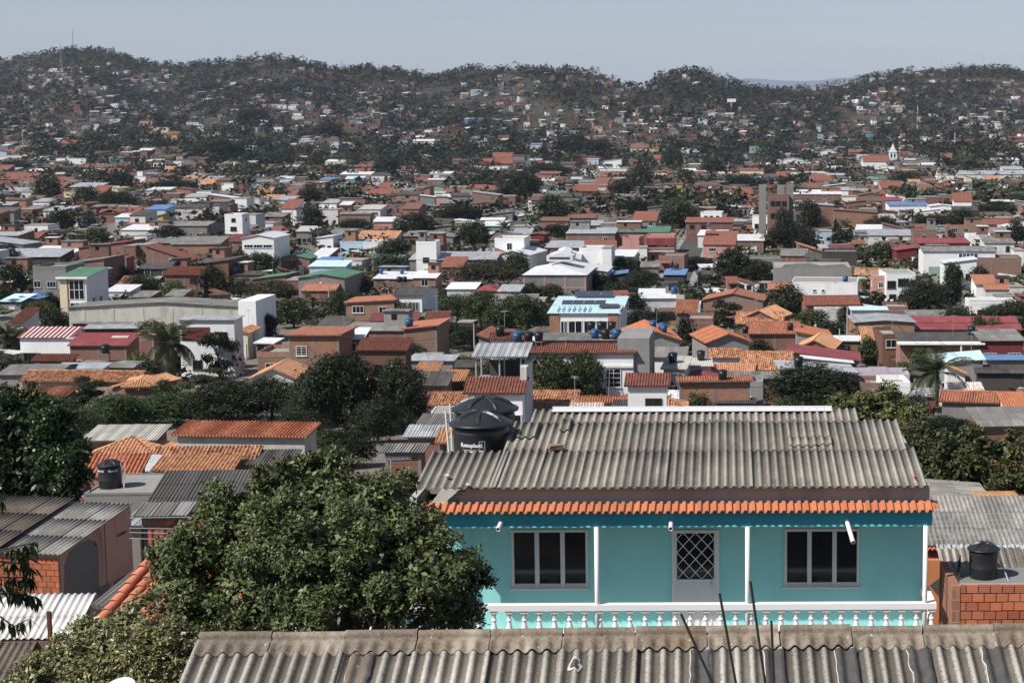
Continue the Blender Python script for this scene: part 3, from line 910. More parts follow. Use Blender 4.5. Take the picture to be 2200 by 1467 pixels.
# ------------------------------------------------------------------ the houses one can tell apart, read off the photograph
K = 2.934
CR = {1: (0, 0, K), 2: (730, 0, K), 3: (1460, 0, K), 4: (0, 420, K), 5: (730, 420, K), 6: (1460, 420, K), 7: (0, 900, 2.588), 8: (1460, 850, K), 9: (880, 840, 4.889)}
def cp(c, x, y):
    a, b, k = CR[c]
    return a + x / k, b + y / k
def B(c, xl, xr, ye, H, D, roof, wall, rc='r_flat', rt=None, **o):
    x0, y0 = cp(c, xl, ye); x1, _ = cp(c, xr, ye)
    if rt is not None:      # rt: photo row of the top of the visible roof slope
        Y_ = hit((x0 + x1) / 2, y0, H)
        if Y_:
            s_ = project(P((x0 + x1) / 2, y0, Y_))[2]
            D = (ye - rt) / CR[c][2] / s_ / (math.tan(o.get('pitch', pitch_of(rc))) + (y0 - HOR) / F) - .25
            D = max(D, 1.2) * (2 if roof in 'XH' else 1)
    elif y0 > 560 and roof in 'SX': D *= .8
    if y0 < 585 and rc == 'r_clay': rc = 'r_dusty'
    if y0 < 520 and rc == 'r_otile': rc = 'r_tile'
    if roof == 'F': H -= o.get('par', 0.55); o['_f'] = 1; o.pop('Y', None)
    if roof == 'F':
        # ye is the parapet top
        Y = hit((x0 + x1) / 2, y0, H + o.get('par', 0.55))
        if Y:
            p = P((x0 + x1) / 2, y0, Y); s = project(p)[2]
            o.pop('_f')
            return spec_w(p.x, Y, (x1 - x0) / s, H, D, roof, wall, rc, hand=True, zt=p.z - o.get('par', 0.55), **o)
    o.pop('_f', None)
    return spec(x0, x1, y0, H, D, roof, wall, rc, **o)

# ---- left, middle distance
B(4,1445,1555,12,6,9,'F','white', mark='the white two-storey block at the street end')
B(4,1555,1635,12,5.6,9,'F','offwhite')
B(4,1415,1525,118,8.6,8,'F','white', bal=(.1,.9,3.0,'fr_dark'))
B(4,1526,1612,112,7,8,'F','offwhite')
B(4,1570,1720,166,3.8,10,'F','white')
def strip_windows(t, d):
    for fl in range(3):
        for k in range(3): window(t, -d['W']/2 + d['W']*(.2+.3*k), .9+2.7*fl, 2.0, .8, 'fr_white', -.024)
B(4,1525,1725,268,8.6,13,'Y','white','r_white',win=[], extra=strip_windows, pitch=rad(11), label='tall white block with three rows of strip windows and low gable', cat='building', mark='the tall white strip-window block')
B(4,918,1042,88,6,9,'S','paleblue','r_blue')
B(4,815,916,125,6,9,'S','offwhite','r_dark')
B(4,620,770,112,3.4,8,'H','brick','r_rtile')
B(4,772,856,118,3.2,7,'S','brick','r_rtile')
B(4,725,812,138,3.2,7,'S','paleblue','r_white')
B(4,205,312,40,5.4,8,'S','white','r_zinc')
B(4,118,205,80,4,8,'F','brick')
B(4,150,300,178,3.4,8,'F','white')
B(4,805,945,182,3.2,8,'X','yellow','r_rtile')
B(4,1020,1305,192,4.2,16,'X','concrete','r_asb')
B(4,760,1020,218,3.2,9,'S','offwhite','r_white')
B(4,845,925,245,3.4,7,'F','white')
B(4,165,242,296,4,8,'F','offwhite')
B(4,250,415,322,4,8,'F','brick2')
B(4,495,780,330,5,15,'SR','brick','r_red',pitch=rad(7),win=[])
B(4,780,852,305,6,8,'F','brick',bal=(0,1,3,'fr_white'))
B(4,852,928,300,6,8,'F','brick3')
B(4,925,1275,300,4.2,13,'X','brick','r_asb')
B(4,1085,1380,308,6,10,'S','brick2','r_asb')
B(4,1380,1530,292,4.5,10,'S','brick3','r_maroon')
B(4,1738,1950,398,3.6,14,'Y','brick','r_green',pitch=rad(12), mark='the green-roofed shed')
B(4,1950,2050,396,3.4,12,'S','brick','r_white')
B(4,1870,1962,226,4,8,'S','concrete','r_cream')
B(4,1995,2100,268,4,9,'SR','white','r_white')
B(4,2100,2171,270,3.6,9,'F','white')
B(4,2033,2130,82,6,9,'F','offwhite')
B(4,1775,1868,82,6,9,'S','white','r_rtile')
B(4,10,370,388,4,10,'S','dark','r_zinc')
B(4,180,470,360,4,8,'S','cream','r_white')
B(4,420,655,428,6.5,11,'SR','brick','r_asb')
B(4,205,412,446,8.4,9,'F','concrete','r_flat',win=[(.12,4.6,1.2,1.2),(.55,4.6,1.6,1.1),(.85,4.6,1.0,1.1),(.2,1.6,1.2,1.2),(.6,1.6,1.5,1.1)], label='bare concrete block with open dark windows and flat pinkish top', mark='the bare concrete block')
B(4,870,1100,462,4.5,12,'X','dark','r_dark', mark='the black-roofed workshop')
B(4,1100,1440,450,5,14,'SR','brown','r_dark',win=[])
B(4,970,1095,490,3.4,7,'S','brick','r_white')
B(4,1040,1280,500,5,9,'X','brick','r_rtile')
B(4,1285,1432,400,5.2,9,'F','concrete')
B(4,1455,1645,500,3.4,9,'X','brick3','r_dark')
B(4,1590,1800,528,3.4,9,'SR','brick','r_green')
B(4,1880,2171,520,5.6,14,'Y','concrete','r_green',pitch=rad(9),win=[], mark='the grey gabled hall')
B(4,1800,1890,520,4.2,8,'F','brick')
B(4,1950,2171,448,3.4,8,'S','paleblue','r_sky')
B(4,1985,2120,425,3.6,8,'S','white','r_blue')
B(4,1905,2105,600,3.6,9,'X','brick','r_clay')
B(4,665,815,606,3.2,7,'S','offwhite','r_white')
B(4,835,942,640,3,6,'S','brick3','r_asb')
B(4,1050,1150,632,3.2,6,'S','brick','r_asb')
B(4,130,232,652,3.2,7,'SL','brick3','r_blue')
B(4,0,128,668,3,7,'S','concrete','r_sky')
B(4,0,70,545,3.4,8,'S','brick','r_white')
# cream and white three-storey block with a green roof
def cream_block(t, d):
    W_, D_, H_ = d['W'], d['D'], d['H']
    MB().box(-W_/2, -W_*.22, -.03, .02, -1, H_-.25).build('cream_panel', M['cream'], t)
    MB().box(-W_*.22, -W_*.14, -.02, .02, -1, H_-.25).build('brick_strip', M['brick'], t)
    for z in (2.5, 6.0):
        g = MB().box(-W_*.13, W_*.42, -.03, -.004, z, z + 3.0).build('glass_front', M['glass'], t)
        f = MB()
        for k in range(4): f.box(-W_*.13 + W_*.55*k/3 - .04, -W_*.13 + W_*.55*k/3 + .04, -.09, -.032, z, z + 3.0)
        for k in range(3): f.box(-W_*.13, W_*.42, -.08, -.033, z + 1.45*k, z + 1.45*k + .07)
        f.build('window_frame', M['fr_white'], g)
    MB().box(-W_/2 - .35, W_/2 + .35, -.5, -.02, H_-.22, H_+.06).build('fascia', M['white'], t)
    for k in (.3, .62): window(t, D_*k, 4.6, 1.1, 1.5, 'fr_white', W_/2 + .003, side=1)
    MB().box(W_/2, W_/2 + .03, .3, D_-.02, -1, 3.4).build('grey_side_wall', M['concrete'], t)
B(4,372,540,516,9.4,11,'S','white','r_green',pitch=rad(5),win=[],extra=cream_block,label='cream and white three-storey block with glass front and green roof',cat='building',mark='the cream and white glass-fronted block')
# long warehouse with a rendered gable wall
def warehouse_end(t, d):
    W_ = d['W']
    MB().box(W_/2 - 2.2, W_/2 + .4, -.35, 10, -1.5, d['H'] + 1.0).build('end_bay', M['white'], t)
    for k in range(6):
        MB().box(-W_/2 + W_*(k+.5)/6.3 - .2, -W_/2 + W_*(k+.5)/6.3 + .2, -.05, .01, -1, d['H']-.1).build('pilaster', M['stone'], t)
B(4,432,1600,706,5.6,7.5,'Y','stone','r_asb',pitch=rad(3.2),win=[],extra=warehouse_end,label='long low warehouse with stained pale grey wall and grey sheet roof',cat='warehouse',mark='the long pale warehouse')
B(4,458,965,806,3.4,6,'S','dark','r_asb',rt=768,win=[])
B(4,540,865,838,3.0,4,'S','dark','r_zinc',rt=812,win=[])
def shutter(t, d):
    MB().box(-d['W']*.46, d['W']*.05, -.05, -.004, d['H']-2.6, d['H']-.9).build('rusty_shutter', M['maroon'], t)
B(4,1130,1475,785,7.2,8,'S','white','r_zinc',rt=757,pitch=rad(2),win=[(.75,4.6,1.6,1.1),(.3,.9,1.2,1.2)],extra=shutter,label='white two-storey house with zinc roof and rusty red shutter',mark='the white house with the rusty shutter')
B(4,1470,1560,868,3.6,6,'Y','cream','r_tile')
# red and white striped roof
def stripes(t, d):
    p = d['o'].get('pitch'); W_, D_, H_ = d['W'], d['D'], d['H']
    n = 11
    for k in range(n):
        x = -W_/2 + W_*(k+.5)/n
        o = MB().box(-.09, .09, 0, (D_ + .5)/math.cos(p), .0, .035).build('white_roof_strip', M['fr_white'], t)
        o.matrix_local = Matrix.Translation((x, -.28, H_ - .28*math.tan(p) + .075)) @ Matrix.Rotation(p, 4, 'X')
    MB().box(W_/2 - .5, W_/2 + .5, -.35, D_ + .4, H_-.15, H_+.02).build('white_verge', M['white'], t)
B(4,125,445,895,4.6,6.5,'S','white','r_red',rt=828,pitch=rad(13),win=[(.62,1.2,2.0,1.2),(.16,.4,1.2,2.2),(.3,.4,1.2,2.2)],frame='fr_dark',extra=stripes,label='white house with red roof striped by thin white bands',mark='the red and white striped roof')
def skylight(t, d):
    o = MB().box(0, 2.1, 0, .8, 0, .06).build('skylight', M['r_cream'], t)
    p = d['o']['pitch']
    o.matrix_local = Matrix.Translation((d['W']*.1, d['D']*.55, d['H'] + d['D']*.55*math.tan(p) + .1)) @ Matrix.Rotation(p, 4, 'X')
B(4,440,795,945,4.4,7,'S','brick','r_red',rt=865,pitch=rad(12),win=[(.12,.6,1.2,2)],extra=skylight,label='brick house with plain red sheet roof and pale skylight',mark='the plain red roof')
B(4,797,968,882,5,6,'F','brick',label='unfinished brick wall house in a grey concrete frame beside palm',win=[])
B(4,0,78,765,4.2,7,'Y','grey','r_asb')
B(4,70,145,800,4.2,6,'S','offwhite','r_rtile')
B(4,212,452,1040,3,3.5,'S','brick','r_rtile',rt=1003,win=[])
B(4,0,345,1128,2.8,7,'X','grey','r_asb',rt=1062,win=[])
B(4,130,860,1168,2.8,6,'X','beige','r_tile',rt=1103,win=[(.2,.9,1,1)],label='long old clay barrel tile roof with curling ends',mark='the long barrel tile roof')
B(4,355,640,1092,3,3,'S','cream','r_zinc',rt=1055,win=[])
B(4,480,840,1082,2.8,4,'S','concrete','r_asb',rt=1042,win=[])
B(4,700,880,1215,2.8,7,'Y','brick','r_otile',win=[],yaw=rad(-14))
B(4,790,965,1205,3,6,'H','brick','r_otile',win=[],yaw=rad(12))
B(4,20,400,1275,2.8,6,'S','brick','r_clay',rt=1205,win=[],yaw=rad(-8))
# brick building by the street
B(4,1622,1820,985,3.4,7,'F','brick2',win=[(.4,.8,1.2,1.2)],noframe=False,label='low unfinished orange brick house with concrete columns and open top')
def slabrim(t, d):
    MB().box(-d['W']/2-.35, d['W']/2+.35, -.4, d['D']+.3, d['H']-.02, d['H']+.16).build('roof_rim', M['r_clay'], t)
B(4,1818,2135,875,6.2,8,'F','brick2','r_flat',par=.12,win=[(.25,3.6,1.3,1.2,1),(.2,.9,1.2,1.1)],extra=slabrim,label='two-storey orange brick house with flat reddish roof rim',mark='the two-storey orange brick house')
B(4,1592,1850,1150,3.2,7,'Y','offwhite','r_otile',win=[],pitch=rad(24),label='small white gable house with pale orange tile roof among trees',mark='the small orange gable')
B(4,2000,2171,830,3.4,8,'S','brick3','r_dark')
B(4,745,800,560,3.2,6,'S','brick','r_clay')

# ---- centre
B(5,120,255,88,6,9,'S','offwhite','r_cream')
B(5,0,66,60,4,8,'S','brick','r_white'); B(5,65,132,62,4,8,'F','brick')
B(5,258,515,60,6,9,'F','brick'); B(5,398,497,85,5,8,'S','brick2','r_clay')
B(5,0,190,118,4.5,9,'S','brick3','r_asb')
B(5,215,332,165,4.6,8,'S','pink','r_white')
B(5,0,150,288,4,9,'F','paleblue'); B(5,150,310,292,4,9,'F','white')
B(5,455,622,318,5.8,8,'F','brick',par=.2); 
B(5,480,607,290,8.2,6,'F','white')
B(5,500,712,262,4,12,'Y','concrete','r_asb')
B(5,888,1032,155,3.6,9,'X','offwhite','r_white')
B(5,915,1062,192,3.6,8,'S','green','r_white')
B(5,1097,1202,245,3.4,9,'S','offwhite','r_zinc',win=[])
B(5,1203,1287,245,3.6,9,'Y','maroon','r_red')
B(5,1268,1440,160,3.4,9,'X','brick','r_clay'); B(5,1440,1612,142,3.2,9,'X','brick','r_clay')
B(5,1445,1517,190,4.2,7,'F','teal'); B(5,1517,1647,188,4,8,'S','brick','r_zinc')
B(5,1643,1762,168,5,8,'F','concrete'); B(5,1845,1992,160,5,8,'S','concrete','r_rtile')
B(5,1430,1732,240,6,12,'S','brick3','r_zinc',pitch=rad(4),label='long brick hall with concrete frame under grey sheet roof',mark='the long brick hall')
B(5,1732,2072,232,6,12,'S','brick','r_green',pitch=rad(4),label='hall with green sheet roof joined to the grey-roofed brick hall',mark='the green-roofed hall')
B(5,1780,1888,262,6.6,8,'F','pink')
def redband(t, d):
    MB().box(-d['W']/2-.1, d['W']/2+.1, -.8, .05, d['H']-1.9, d['H']-.2).build('red_pent_roof', M['r_red'], t)
B(5,1935,2112,250,7,8,'F','pink',bal=(.02,.98,3.0,'fr_white'),extra=redband,label='pink two-storey house with red pent roof and long balcony',mark='the pink balcony house')
B(5,1886,1936,318,5,7,'F','white')
def orangeband(t, d):
    W_ = d['W']
    for s_ in (-1, 1):
        MB().add([(s_*W_/2, -.03, d['H']*.62), (0, -.03, d['H']*.5), (0, -.03, d['H']*.62), (s_*W_/2, -.03, d['H']*.78),
                  (s_*W_/2, .0, d['H']*.62), (0, .0, d['H']*.5), (0, .0, d['H']*.62), (s_*W_/2, .0, d['H']*.78)],
                 [(0,1,2,3),(7,6,5,4),(0,4,5,1),(3,2,6,7)] if s_ < 0 else [(3,2,1,0),(4,5,6,7),(1,5,4,0),(7,6,2,3)]).build('orange_band', M['r_clay'], t)
B(5,975,1162,268,8,10,'F','white',win=[(.5,5.2,1.2,1.6)],extra=orangeband,label='white block with a V-shaped orange tile band',cat='building',mark='the white block with the orange V')
B(5,985,1192,375,4.6,16,'Y','offwhite','r_white',win=[],pitch=rad(14),yaw=rad(-8))
def vent_y(t, d):
    p = d['o']['pitch']; z = d['H'] + d['W']/2*math.tan(p)
    mb = MB().prism([(-1.5, 0, z-.2), (1.5, 0, z-.2), (1.5, 0, z+.5), (0, 0, z+.95), (-1.5, 0, z+.5)], (0, d['D']*.45, 0))
    mb.build('roof_vent', M['r_white'], t, loc=(0, d['D']*.2, 0))
B(5,1318,1512,405,5,20,'Y','offwhite','r_white',win=[],pitch=rad(17),extra=vent_y,yaw=rad(5),label='bright white vaulted hall roof with a ridge vent',cat='hall',mark='the white vaulted hall')
B(5,1295,1530,330,4.4,9,'S','brick','r_zinc')
B(5,1508,1655,330,6.5,9,'F','white',win=[]); B(5,1655,1712,318,7.2,8,'F','white')
def pinkframe(t, d):
    W_, D_, H_ = d['W'], d['D'], d['H']; mb = MB()
    for k in range(4): mb.box(-W_/2 + (W_-.3)*k/3, -W_/2 + (W_-.3)*k/3 + .3, -.05, .02, -1, H_-.1)
    for z in (.35, 2.6, H_-.35): mb.box(-W_/2, W_/2, -.045, .02, z, z+.22)
    mb.build('pink_frame', M['pink'], t)
    p = d['o']['pitch']
    zt = H_ + D_*.72*math.tan(p)
    v = MB().prism([(-2.6, 0, -.9), (2.6, 0, -.9), (2.6, 0, .2), (0, 0, .75), (-2.6, 0, .2)], (0, 5, 0)).build('roof_vent', M['r_white'], t, loc=(0, D_*.42, H_ + D_*.5*math.tan(p) + .5))
    MB().box(-2.0, 2.0, -.03, -.004, -.5, -.05).build('vent_opening', M['dark'], v)
B(5,1158,1552,500,5.2,20,'H','concrete','r_white',win=[],pitch=rad(13),extra=pinkframe,label='big white hipped hall with roof vent and pink-framed block wall',cat='hall',mark='the big white hipped hall')
B(5,1440,1682,480,4.6,12,'SL','offwhite','r_white',win=[],pitch=rad(8))
B(5,1680,1810,505,3.4,8,'SR','dark','r_blue',win=[])
B(5,440,980,405,4,9,'S','concrete','r_zinc',label='long low shed with zinc roof and grey block wall')
B(5,213,460,525,4.2,8,'S','brick','r_white',mark='the white roof with two blue tanks')
B(5,462,602,520,5,8,'S','brick2','r_white')
B(5,345,517,632,6,8,'X','white','r_dark',rt=570,win=[(.25,3.6,1.6,1.4,1),(.7,3.6,1.6,1.4,1),(.8,.8,1.2,1.4,1)],label='white house with dark sheet roof and barred white windows',mark='the white house with barred windows')
B(5,40,342,678,5,8,'SR','brick2','r_clay',pitch=rad(3),label='unfinished orange brick shell with concrete posts and beam')
B(5,190,480,790,3.2,6,'S','dark','r_maroon',win=[])
B(5,455,548,760,3,5,'S','brick','r_green'); B(5,546,680,780,4,6,'X','white','r_rtile')
B(5,25,410,852,4,10,'S','brick3','r_asb',rt=800,pitch=rad(5))
B(5,405,612,845,5.2,8,'SR','brick3','r_clay',pitch=rad(6))
B(5,118,415,972,6,7,'S','brown','r_rtile',rt=900,win=[(.5,3,2,1.4)],bal=(.15,.85,2.9,'fr_dark'),label='two-storey brown house with steep red tile roof and dark balcony',mark='the brown house with the red tile roof')
B(5,25,137,905,5,7,'S','brick','r_white'); B(5,-60,22,880,5,8,'F','brick2')
B(5,445,712,1040,2.8,5,'S','concrete','r_zinc',rt=1003,win=[])
B(5,400,668,1195,3,8,'S','brick','r_dark',rt=1110,win=[],pitch=rad(16))
B(5,490,612,1108,3,6,'S','beige','r_otile',rt=1052,win=[]); B(5,665,772,1170,3,6,'S','brick','r_otile',rt=1102,win=[])
# pale blue roofed hotel-like block
def blueblock(t, d):
    W_, D_, H_ = d['W'], d['D'], d['H']; p = d['o']['pitch']
    for s_ in (-1, 1):
        MB().box(-W_*.5 if s_ < 0 else W_*.335, -W_*.36 if s_ < 0 else W_*.48, -.12, .02, -1, H_-.05).build('brick_pier', M['brick2'], t)
    for x0, x1 in ((-.34, -.25), (-.23, -.04), (-.01, .15), (.17, .32)):
        f = MB()
        f.box(W_*x0-.08, W_*x1+.08, -.1, -.01, H_-1.05, H_-.95).box(W_*x0-.08, W_*x1+.08, -.1, -.01, H_-3.2, H_-3.1)
        for k in range(3): f.box(W_*x0 + (W_*(x1-x0))*k/2 - .04, W_*x0 + (W_*(x1-x0))*k/2 + .04, -.09, -.012, H_-3.1, H_-1.05)
        fo = f.build('window', M['fr_white'], t)
        MB().box(W_*x0, W_*x1, -.03, -.004, H_-3.1, H_-1.05).build('pane', M['glass'], fo)
    MB().box(-W_*.34, W_*.02, -.9, -.13, H_-3.9, H_-3.25).build('balcony_parapet', M['white'], t)
    Rm = Matrix.Rotation(p, 4, 'X')
    def on(y): return H_ + y*math.tan(p) + .1
    def panel(x0, x1, y0, l, rise=.25, name='solar_panel'):
        o = MB().box(0, (x1-x0)*W_, 0, l, 0, .06).build(name, M['solar'], t)
        o.matrix_local = Matrix.Translation((x0*W_, y0, on(y0)+.12)) @ Matrix.Rotation(p + rise, 4, 'X')
    for k in range(7): panel(-.4 + .075*k, -.4 + .075*k + .012, .2, 3.0, 0, 'roof_seam')
    for k in range(4): panel(-.39 + .16*k, -.235 + .16*k, 5.2, 1.3, .22)
    for k in range(3): panel(-.26 + .19*k, -.075 + .19*k, 10.6, 2.4, .16)
    for k in range(2): panel(.18 + .14*k, .315 + .14*k, 2.6, 1.3, .2)
    MB().box(-W_*.5, W_*.5, 3.9, 4.0, on(3.9)-.02, on(3.9)+.32).build('roof_step', M['r_sky'], t)
    MB().box(W_*.49, W_*.5+.12, -.3, D_, H_-.1, H_+.5).build('side_parapet', M['offwhite'], t)
M['solar'] = plain('solar_glass', (0.05, 0.055, 0.07), 0.25, 0.6, 0.2, 2)
B(5,1322,1765,742,7.4,15,'S','white','r_sky',win=[],pitch=rad(4.4),extra=blueblock,label='white block with pale blue roof, solar panels and brick piers',cat='building',mark='the pale blue solar-panel roof')
def whiteend(t, d):
    W_ = d['W']
    MB().box(W_/2-1.6, W_/2+1.6, .3, 9, -1.5, d['H']+1.4).build('grey_end_block', M['grey'], t)
    MB().box(-W_/2, W_/2, -.18, -.02, d['H']-1.5, d['H']-1.25).build('ledge', M['white'], t)
    window(t, W_*.36, 2.9, 1.5, 1.9, 'fr_white', -.03, bars=True)
B(5,953,1850,990,6.4,3.6,'S','white','r_rtile',rt=936,win=[],pitch=rad(17),extra=whiteend,label='long white building with a strip of orange tile roof',cat='building',mark='the long white building with the tile strip')
B(5,1280,1890,915,7.2,7,'S','brick3','r_asb',rt=868,win=[],pitch=rad(5),Y=None)
B(5,955,1100,905,7,6,'S','white','r_rtile',rt=888,win=[])
B(5,1845,2140,915,5.2,12,'Y','grey','r_oclay',pitch=rad(20),yaw=rad(10),win=[],label='grey block house with broad orange clay gable roof carrying tanks',mark='the orange gable with blue tanks')
B(5,1897,2171,1018,4.8,7,'S','white','r_asb',rt=955,pitch=rad(12),win=[(.13,1.9,1.2,1.1),(.6,2.4,3,.5)],label='white house with grey ribbed roof beside the long white building')
B(5,2040,2171,1095,4.2,6,'S','offwhite','r_cream',win=[(.6,.3,2.2,2.2)])
# zinc pavilion over red tile house
def pavilion(t, d):
    W_, H_, D_ = d['W'], d['H'], d['D']; zr = H_ + D_ * math.tan(d['o']['pitch']); zt = zr - .25
    MB().box(-W_*.5, W_*.42, D_+.02, D_+4.5, -1.5, zt).build('terrace_block', M['grey'], t)
    MB().box(W_*.42, W_*.54, D_-.3, D_+3.2, -1.5, zt + 1.3).build('stair_tower', M['offwhite'], t)
    for x in (-W_*.46, -W_*.02, W_*.38):
        for y in (D_+1.0, D_+3.6): MB().box(x, x+.1, y, y+.1, zt, zt+1.95 + (y-D_-1)*.2).build('post', M['steel'], t)
    MB().box(-W_*.3, W_*.4, D_+3.9, D_+4.05, zt, zt+1.3).build('terrace_wall', M['dark'], t)
    for k in range(2):
        o = MB(); a = -W_*.52 + k*W_*.53; n = 14; st = W_*.52/n
        for i in range(n):
            x = a + i*st
            o.add([(x, 0, 0), (x+st/2, 0, .06), (x+st/2, 3.4, .06), (x, 3.4, 0)], [(0,1,2,3)])
            o.add([(x+st/2, 0, .06), (x+st, 0, 0), (x+st, 3.4, 0), (x+st/2, 3.4, .06)], [(0,1,2,3)])
        o.box(a, a + W_*.52, 0, 3.4, -.06, -.015)
        r = o.build('canopy_sheet', M['r_zinc'], t)
        r.matrix_local = Matrix.Translation((0, D_+.7, zt+1.95 + .02*k)) @ Matrix.Rotation(rad(11), 4, 'X')
B(5,805,1150,1240,5.8,6,'S','white','r_rtile',rt=1150,pitch=rad(22),win=[(.2,.5,2.2,3.6),(.72,.5,2.2,3.6)],frame='fr_white',extra=pavilion,label='white house with red tile roof below a zinc terrace canopy',mark='the red tile house with zinc canopy')
B(5,575,800,1318,3,6,'S','offwhite','r_tile',rt=1240,win=[],pitch=rad(14))
B(5,1130,1470,1318,3.2,7,'S','white','r_tile',rt=1230,win=[],pitch=rad(12))
B(5,1000,1395,1445,3,9,'S','offwhite','r_tile',rt=1288,win=[],pitch=rad(14),mark='the steep brown barrel tile roof')
B(5,1390,1640,1368,3,5,'S','offwhite','r_wtile',rt=1312,win=[],pitch=rad(12))
B(5,1475,1830,1312,2.9,6,'X','beige','r_oclay',rt=1265,win=[],pitch=rad(10))
B(5,1815,2060,1195,5.4,6,'S','white','r_rtile',rt=1125,pitch=rad(19),win=[(.66,2.6,1.4,1.7)],bal=(.38,.98,2.4,'fr_white'),label='small white house with red tile roof and white balcony rail',mark='the small white house with balcony rail')
B(5,1735,2040,1345,2.8,6,'S','brick3','r_dark',rt=1292,win=[],pitch=rad(10))
B(5,1955,2171,1345,2.9,8,'H','brick','r_tile',rt=1262,win=[],pitch=rad(22))
B(5,1195,1322,1230,3,6,'SL','brick','r_otile',win=[])
B(5,1770,1930,775,4,6,'S','brick2','r_asb'); B(5,1890,2128,648,4,9,'S','offwhite','r_white')
B(5,2128,2171,640,5,8,'F','concrete')
B(5,865,1000,600,3,8,'H','brick','r_red',win=[],pitch=rad(20),label='low house under a bright red hipped sheet roof among trees')
B(5,1000,1128,605,3,7,'S','brick3','r_zinc',win=[]); B(5,675,850,590,3,7,'S','offwhite','r_white',win=[])
B(5,2045,2171,500,3.2,7,'S','dark','r_blue',win=[])
B(5,1900,2008,450,3.4,7,'S','concrete','r_asb'); B(5,2010,2171,378,4.2,9,'F','brick3')
B(5,1715,1850,385,4.2,8,'S','offwhite','r_white'); B(5,640,770,450,3,7,'S','brick','r_rtile')

# ---- right
B(6,132,266,105,6.2,9,'F','white',win=[(.25,3.4,1.1,1.6),(.5,3.4,1.1,1.6),(.8,3.4,1.1,1.6)],frame='fr_dark')
B(6,458,557,130,6.5,9,'F','white',win=[(.55,2.4,4,1.8)],par=.2,label='small white cube house with one wide window',mark='the white cube house')
B(6,565,677,198,4,10,'Y','white','r_white',pitch=rad(16))
def tower_cols(t, d):
    mb = MB(); W_, H_ = d['W'], d['H']
    for x in (-W_/2-2.4, -W_*.05, W_*.38): mb.box(x, x+2.0, 2, 5, -1, H_+3.2)
    mb.build('concrete_core', M['concrete'], t)
    for x in (-W_/2+1, W_*.1, W_*.25): MB().lathe([(.7, 0), (.8, 1.6), (.3, 1.9)], 10, (x, 3.2, H_+3.2)).build('roof_tank', M['rtank'], t)
B(6,555,690,-5,15,12,'F','brick',win=[(.25,11.8,1.3,1.4),(.5,11.8,1.3,1.4),(.78,11.8,1.3,1.4),(.25,8.4,1.3,1.4),(.5,8.4,1.3,1.4),(.78,8.4,1.3,1.4)],frame='fr_dark',extra=tower_cols,label='tall unfinished brick block with bare concrete cores and roof tanks',cat='building',mark='the tall unfinished brick block')
B(6,40,335,170,5.6,12,'S','brick','r_rtile',pitch=rad(4)); B(6,115,287,252,3.6,8,'S','offwhite','r_white'); B(6,310,528,285,3.6,9,'S','brick','r_white')
B(6,150,345,310,5.4,9,'S','pink','r_rtile'); B(6,345,430,350,4,8,'F','brick3')
B(6,830,972,65,9,12,'SL','brick','r_zinc',pitch=rad(4),win=[],label='big windowless brick hall end with framed panels and sloping roof',mark='the big brick hall')
B(6,972,1250,110,6,12,'SL','brick2','r_clay',pitch=rad(4),win=[])
B(6,760,972,160,3.4,9,'X','brick','r_rtile'); B(6,1045,1182,158,3.2,7,'S','offwhite','r_sky',win=[])
B(6,868,962,215,4.2,8,'F','paleblue'); B(6,1190,1455,252,3.4,9,'S','offwhite','r_zinc',win=[])
B(6,1472,1622,218,6.5,10,'F','brick'); B(6,1690,1915,195,5,9,'F','brick2'); B(6,1818,1960,250,5.4,9,'F','white'); B(6,1960,2065,240,4.6,9,'S','white','r_asb')
B(6,2072,2171,205,5.5,14,'Y','brick','r_white',pitch=rad(14)); B(6,1510,1832,300,4.4,8,'S','brick','r_red',pitch=rad(5)); B(6,1368,1497,345,4,9,'SR','maroon','r_red')
def bluewins(t, d):
    for k in range(5): window(t, d['W']*(.02 + .053*k), d['H']-1.9, .8, 1.5, 'fr_white', -.024, glass='blueglass')
    MB().box(-d['W']*.42, -d['W']*.2, -.06, -.01, .2, 3.2).build('garage_opening', M['green'], t)
M['blueglass'] = glass_dark('blue_window_glass', (0.02, 0.05, 0.14))
B(6,1535,1990,352,6.6,10,'X','white','r_asb',win=[],pitch=rad(8),extra=bluewins,label='long white hall with a row of five blue windows',cat='hall',mark='the white hall with five blue windows')
B(6,1668,1872,428,5.4,8,'SR','white','r_white',win=[(.8,1.9,1.8,1.3)],frame='fr_dark')
B(6,1925,2110,300,6,9,'S','offwhite','r_asb',win='auto'); B(6,2110,2171,335,6,9,'F','white')
B(6,1872,2155,392,5.4,9,'F','brick3',win=[],label='long windowless brown brick wall with grey concrete columns',mark='the long brown brick wall')
B(6,800,1012,412,4,10,'S','white','r_dark'); B(6,900,1118,352,6,10,'F','dark',win=[])
def gablebump(t, d):
    W_, H_ = d['W'], d['H']
    MB().prism([(-W_*.42, -.0, H_-.02), (-W_*.36, 0, H_+.7), (-W_*.05, 0, H_+1.0), (W_*.1, 0, H_+.5), (W_*.4, 0, H_+.8), (W_*.47, 0, H_-.02)], (0, .25, 0)).build('gable_top', M['concrete'], t)
B(6,595,1085,455,6.5,14,'F','grey',win=[],par=.1,extra=gablebump,label='large blank grey rendered wall with a bumpy gable top',cat='building',mark='the blank grey wall')
B(6,418,640,395,4,8,'F','concrete'); B(6,638,797,380,4.6,8,'S','brick','r_asb')
B(6,705,1122,545,6.2,10,'F','white',par=.15,win=[(.35,4.4,.6,.5),(.48,4.4,.6,.5),(.7,2.6,1.6,1.2)],label='white flat-roofed house with two tiny high windows and blue tank',mark='the white house with the blue roof tank')
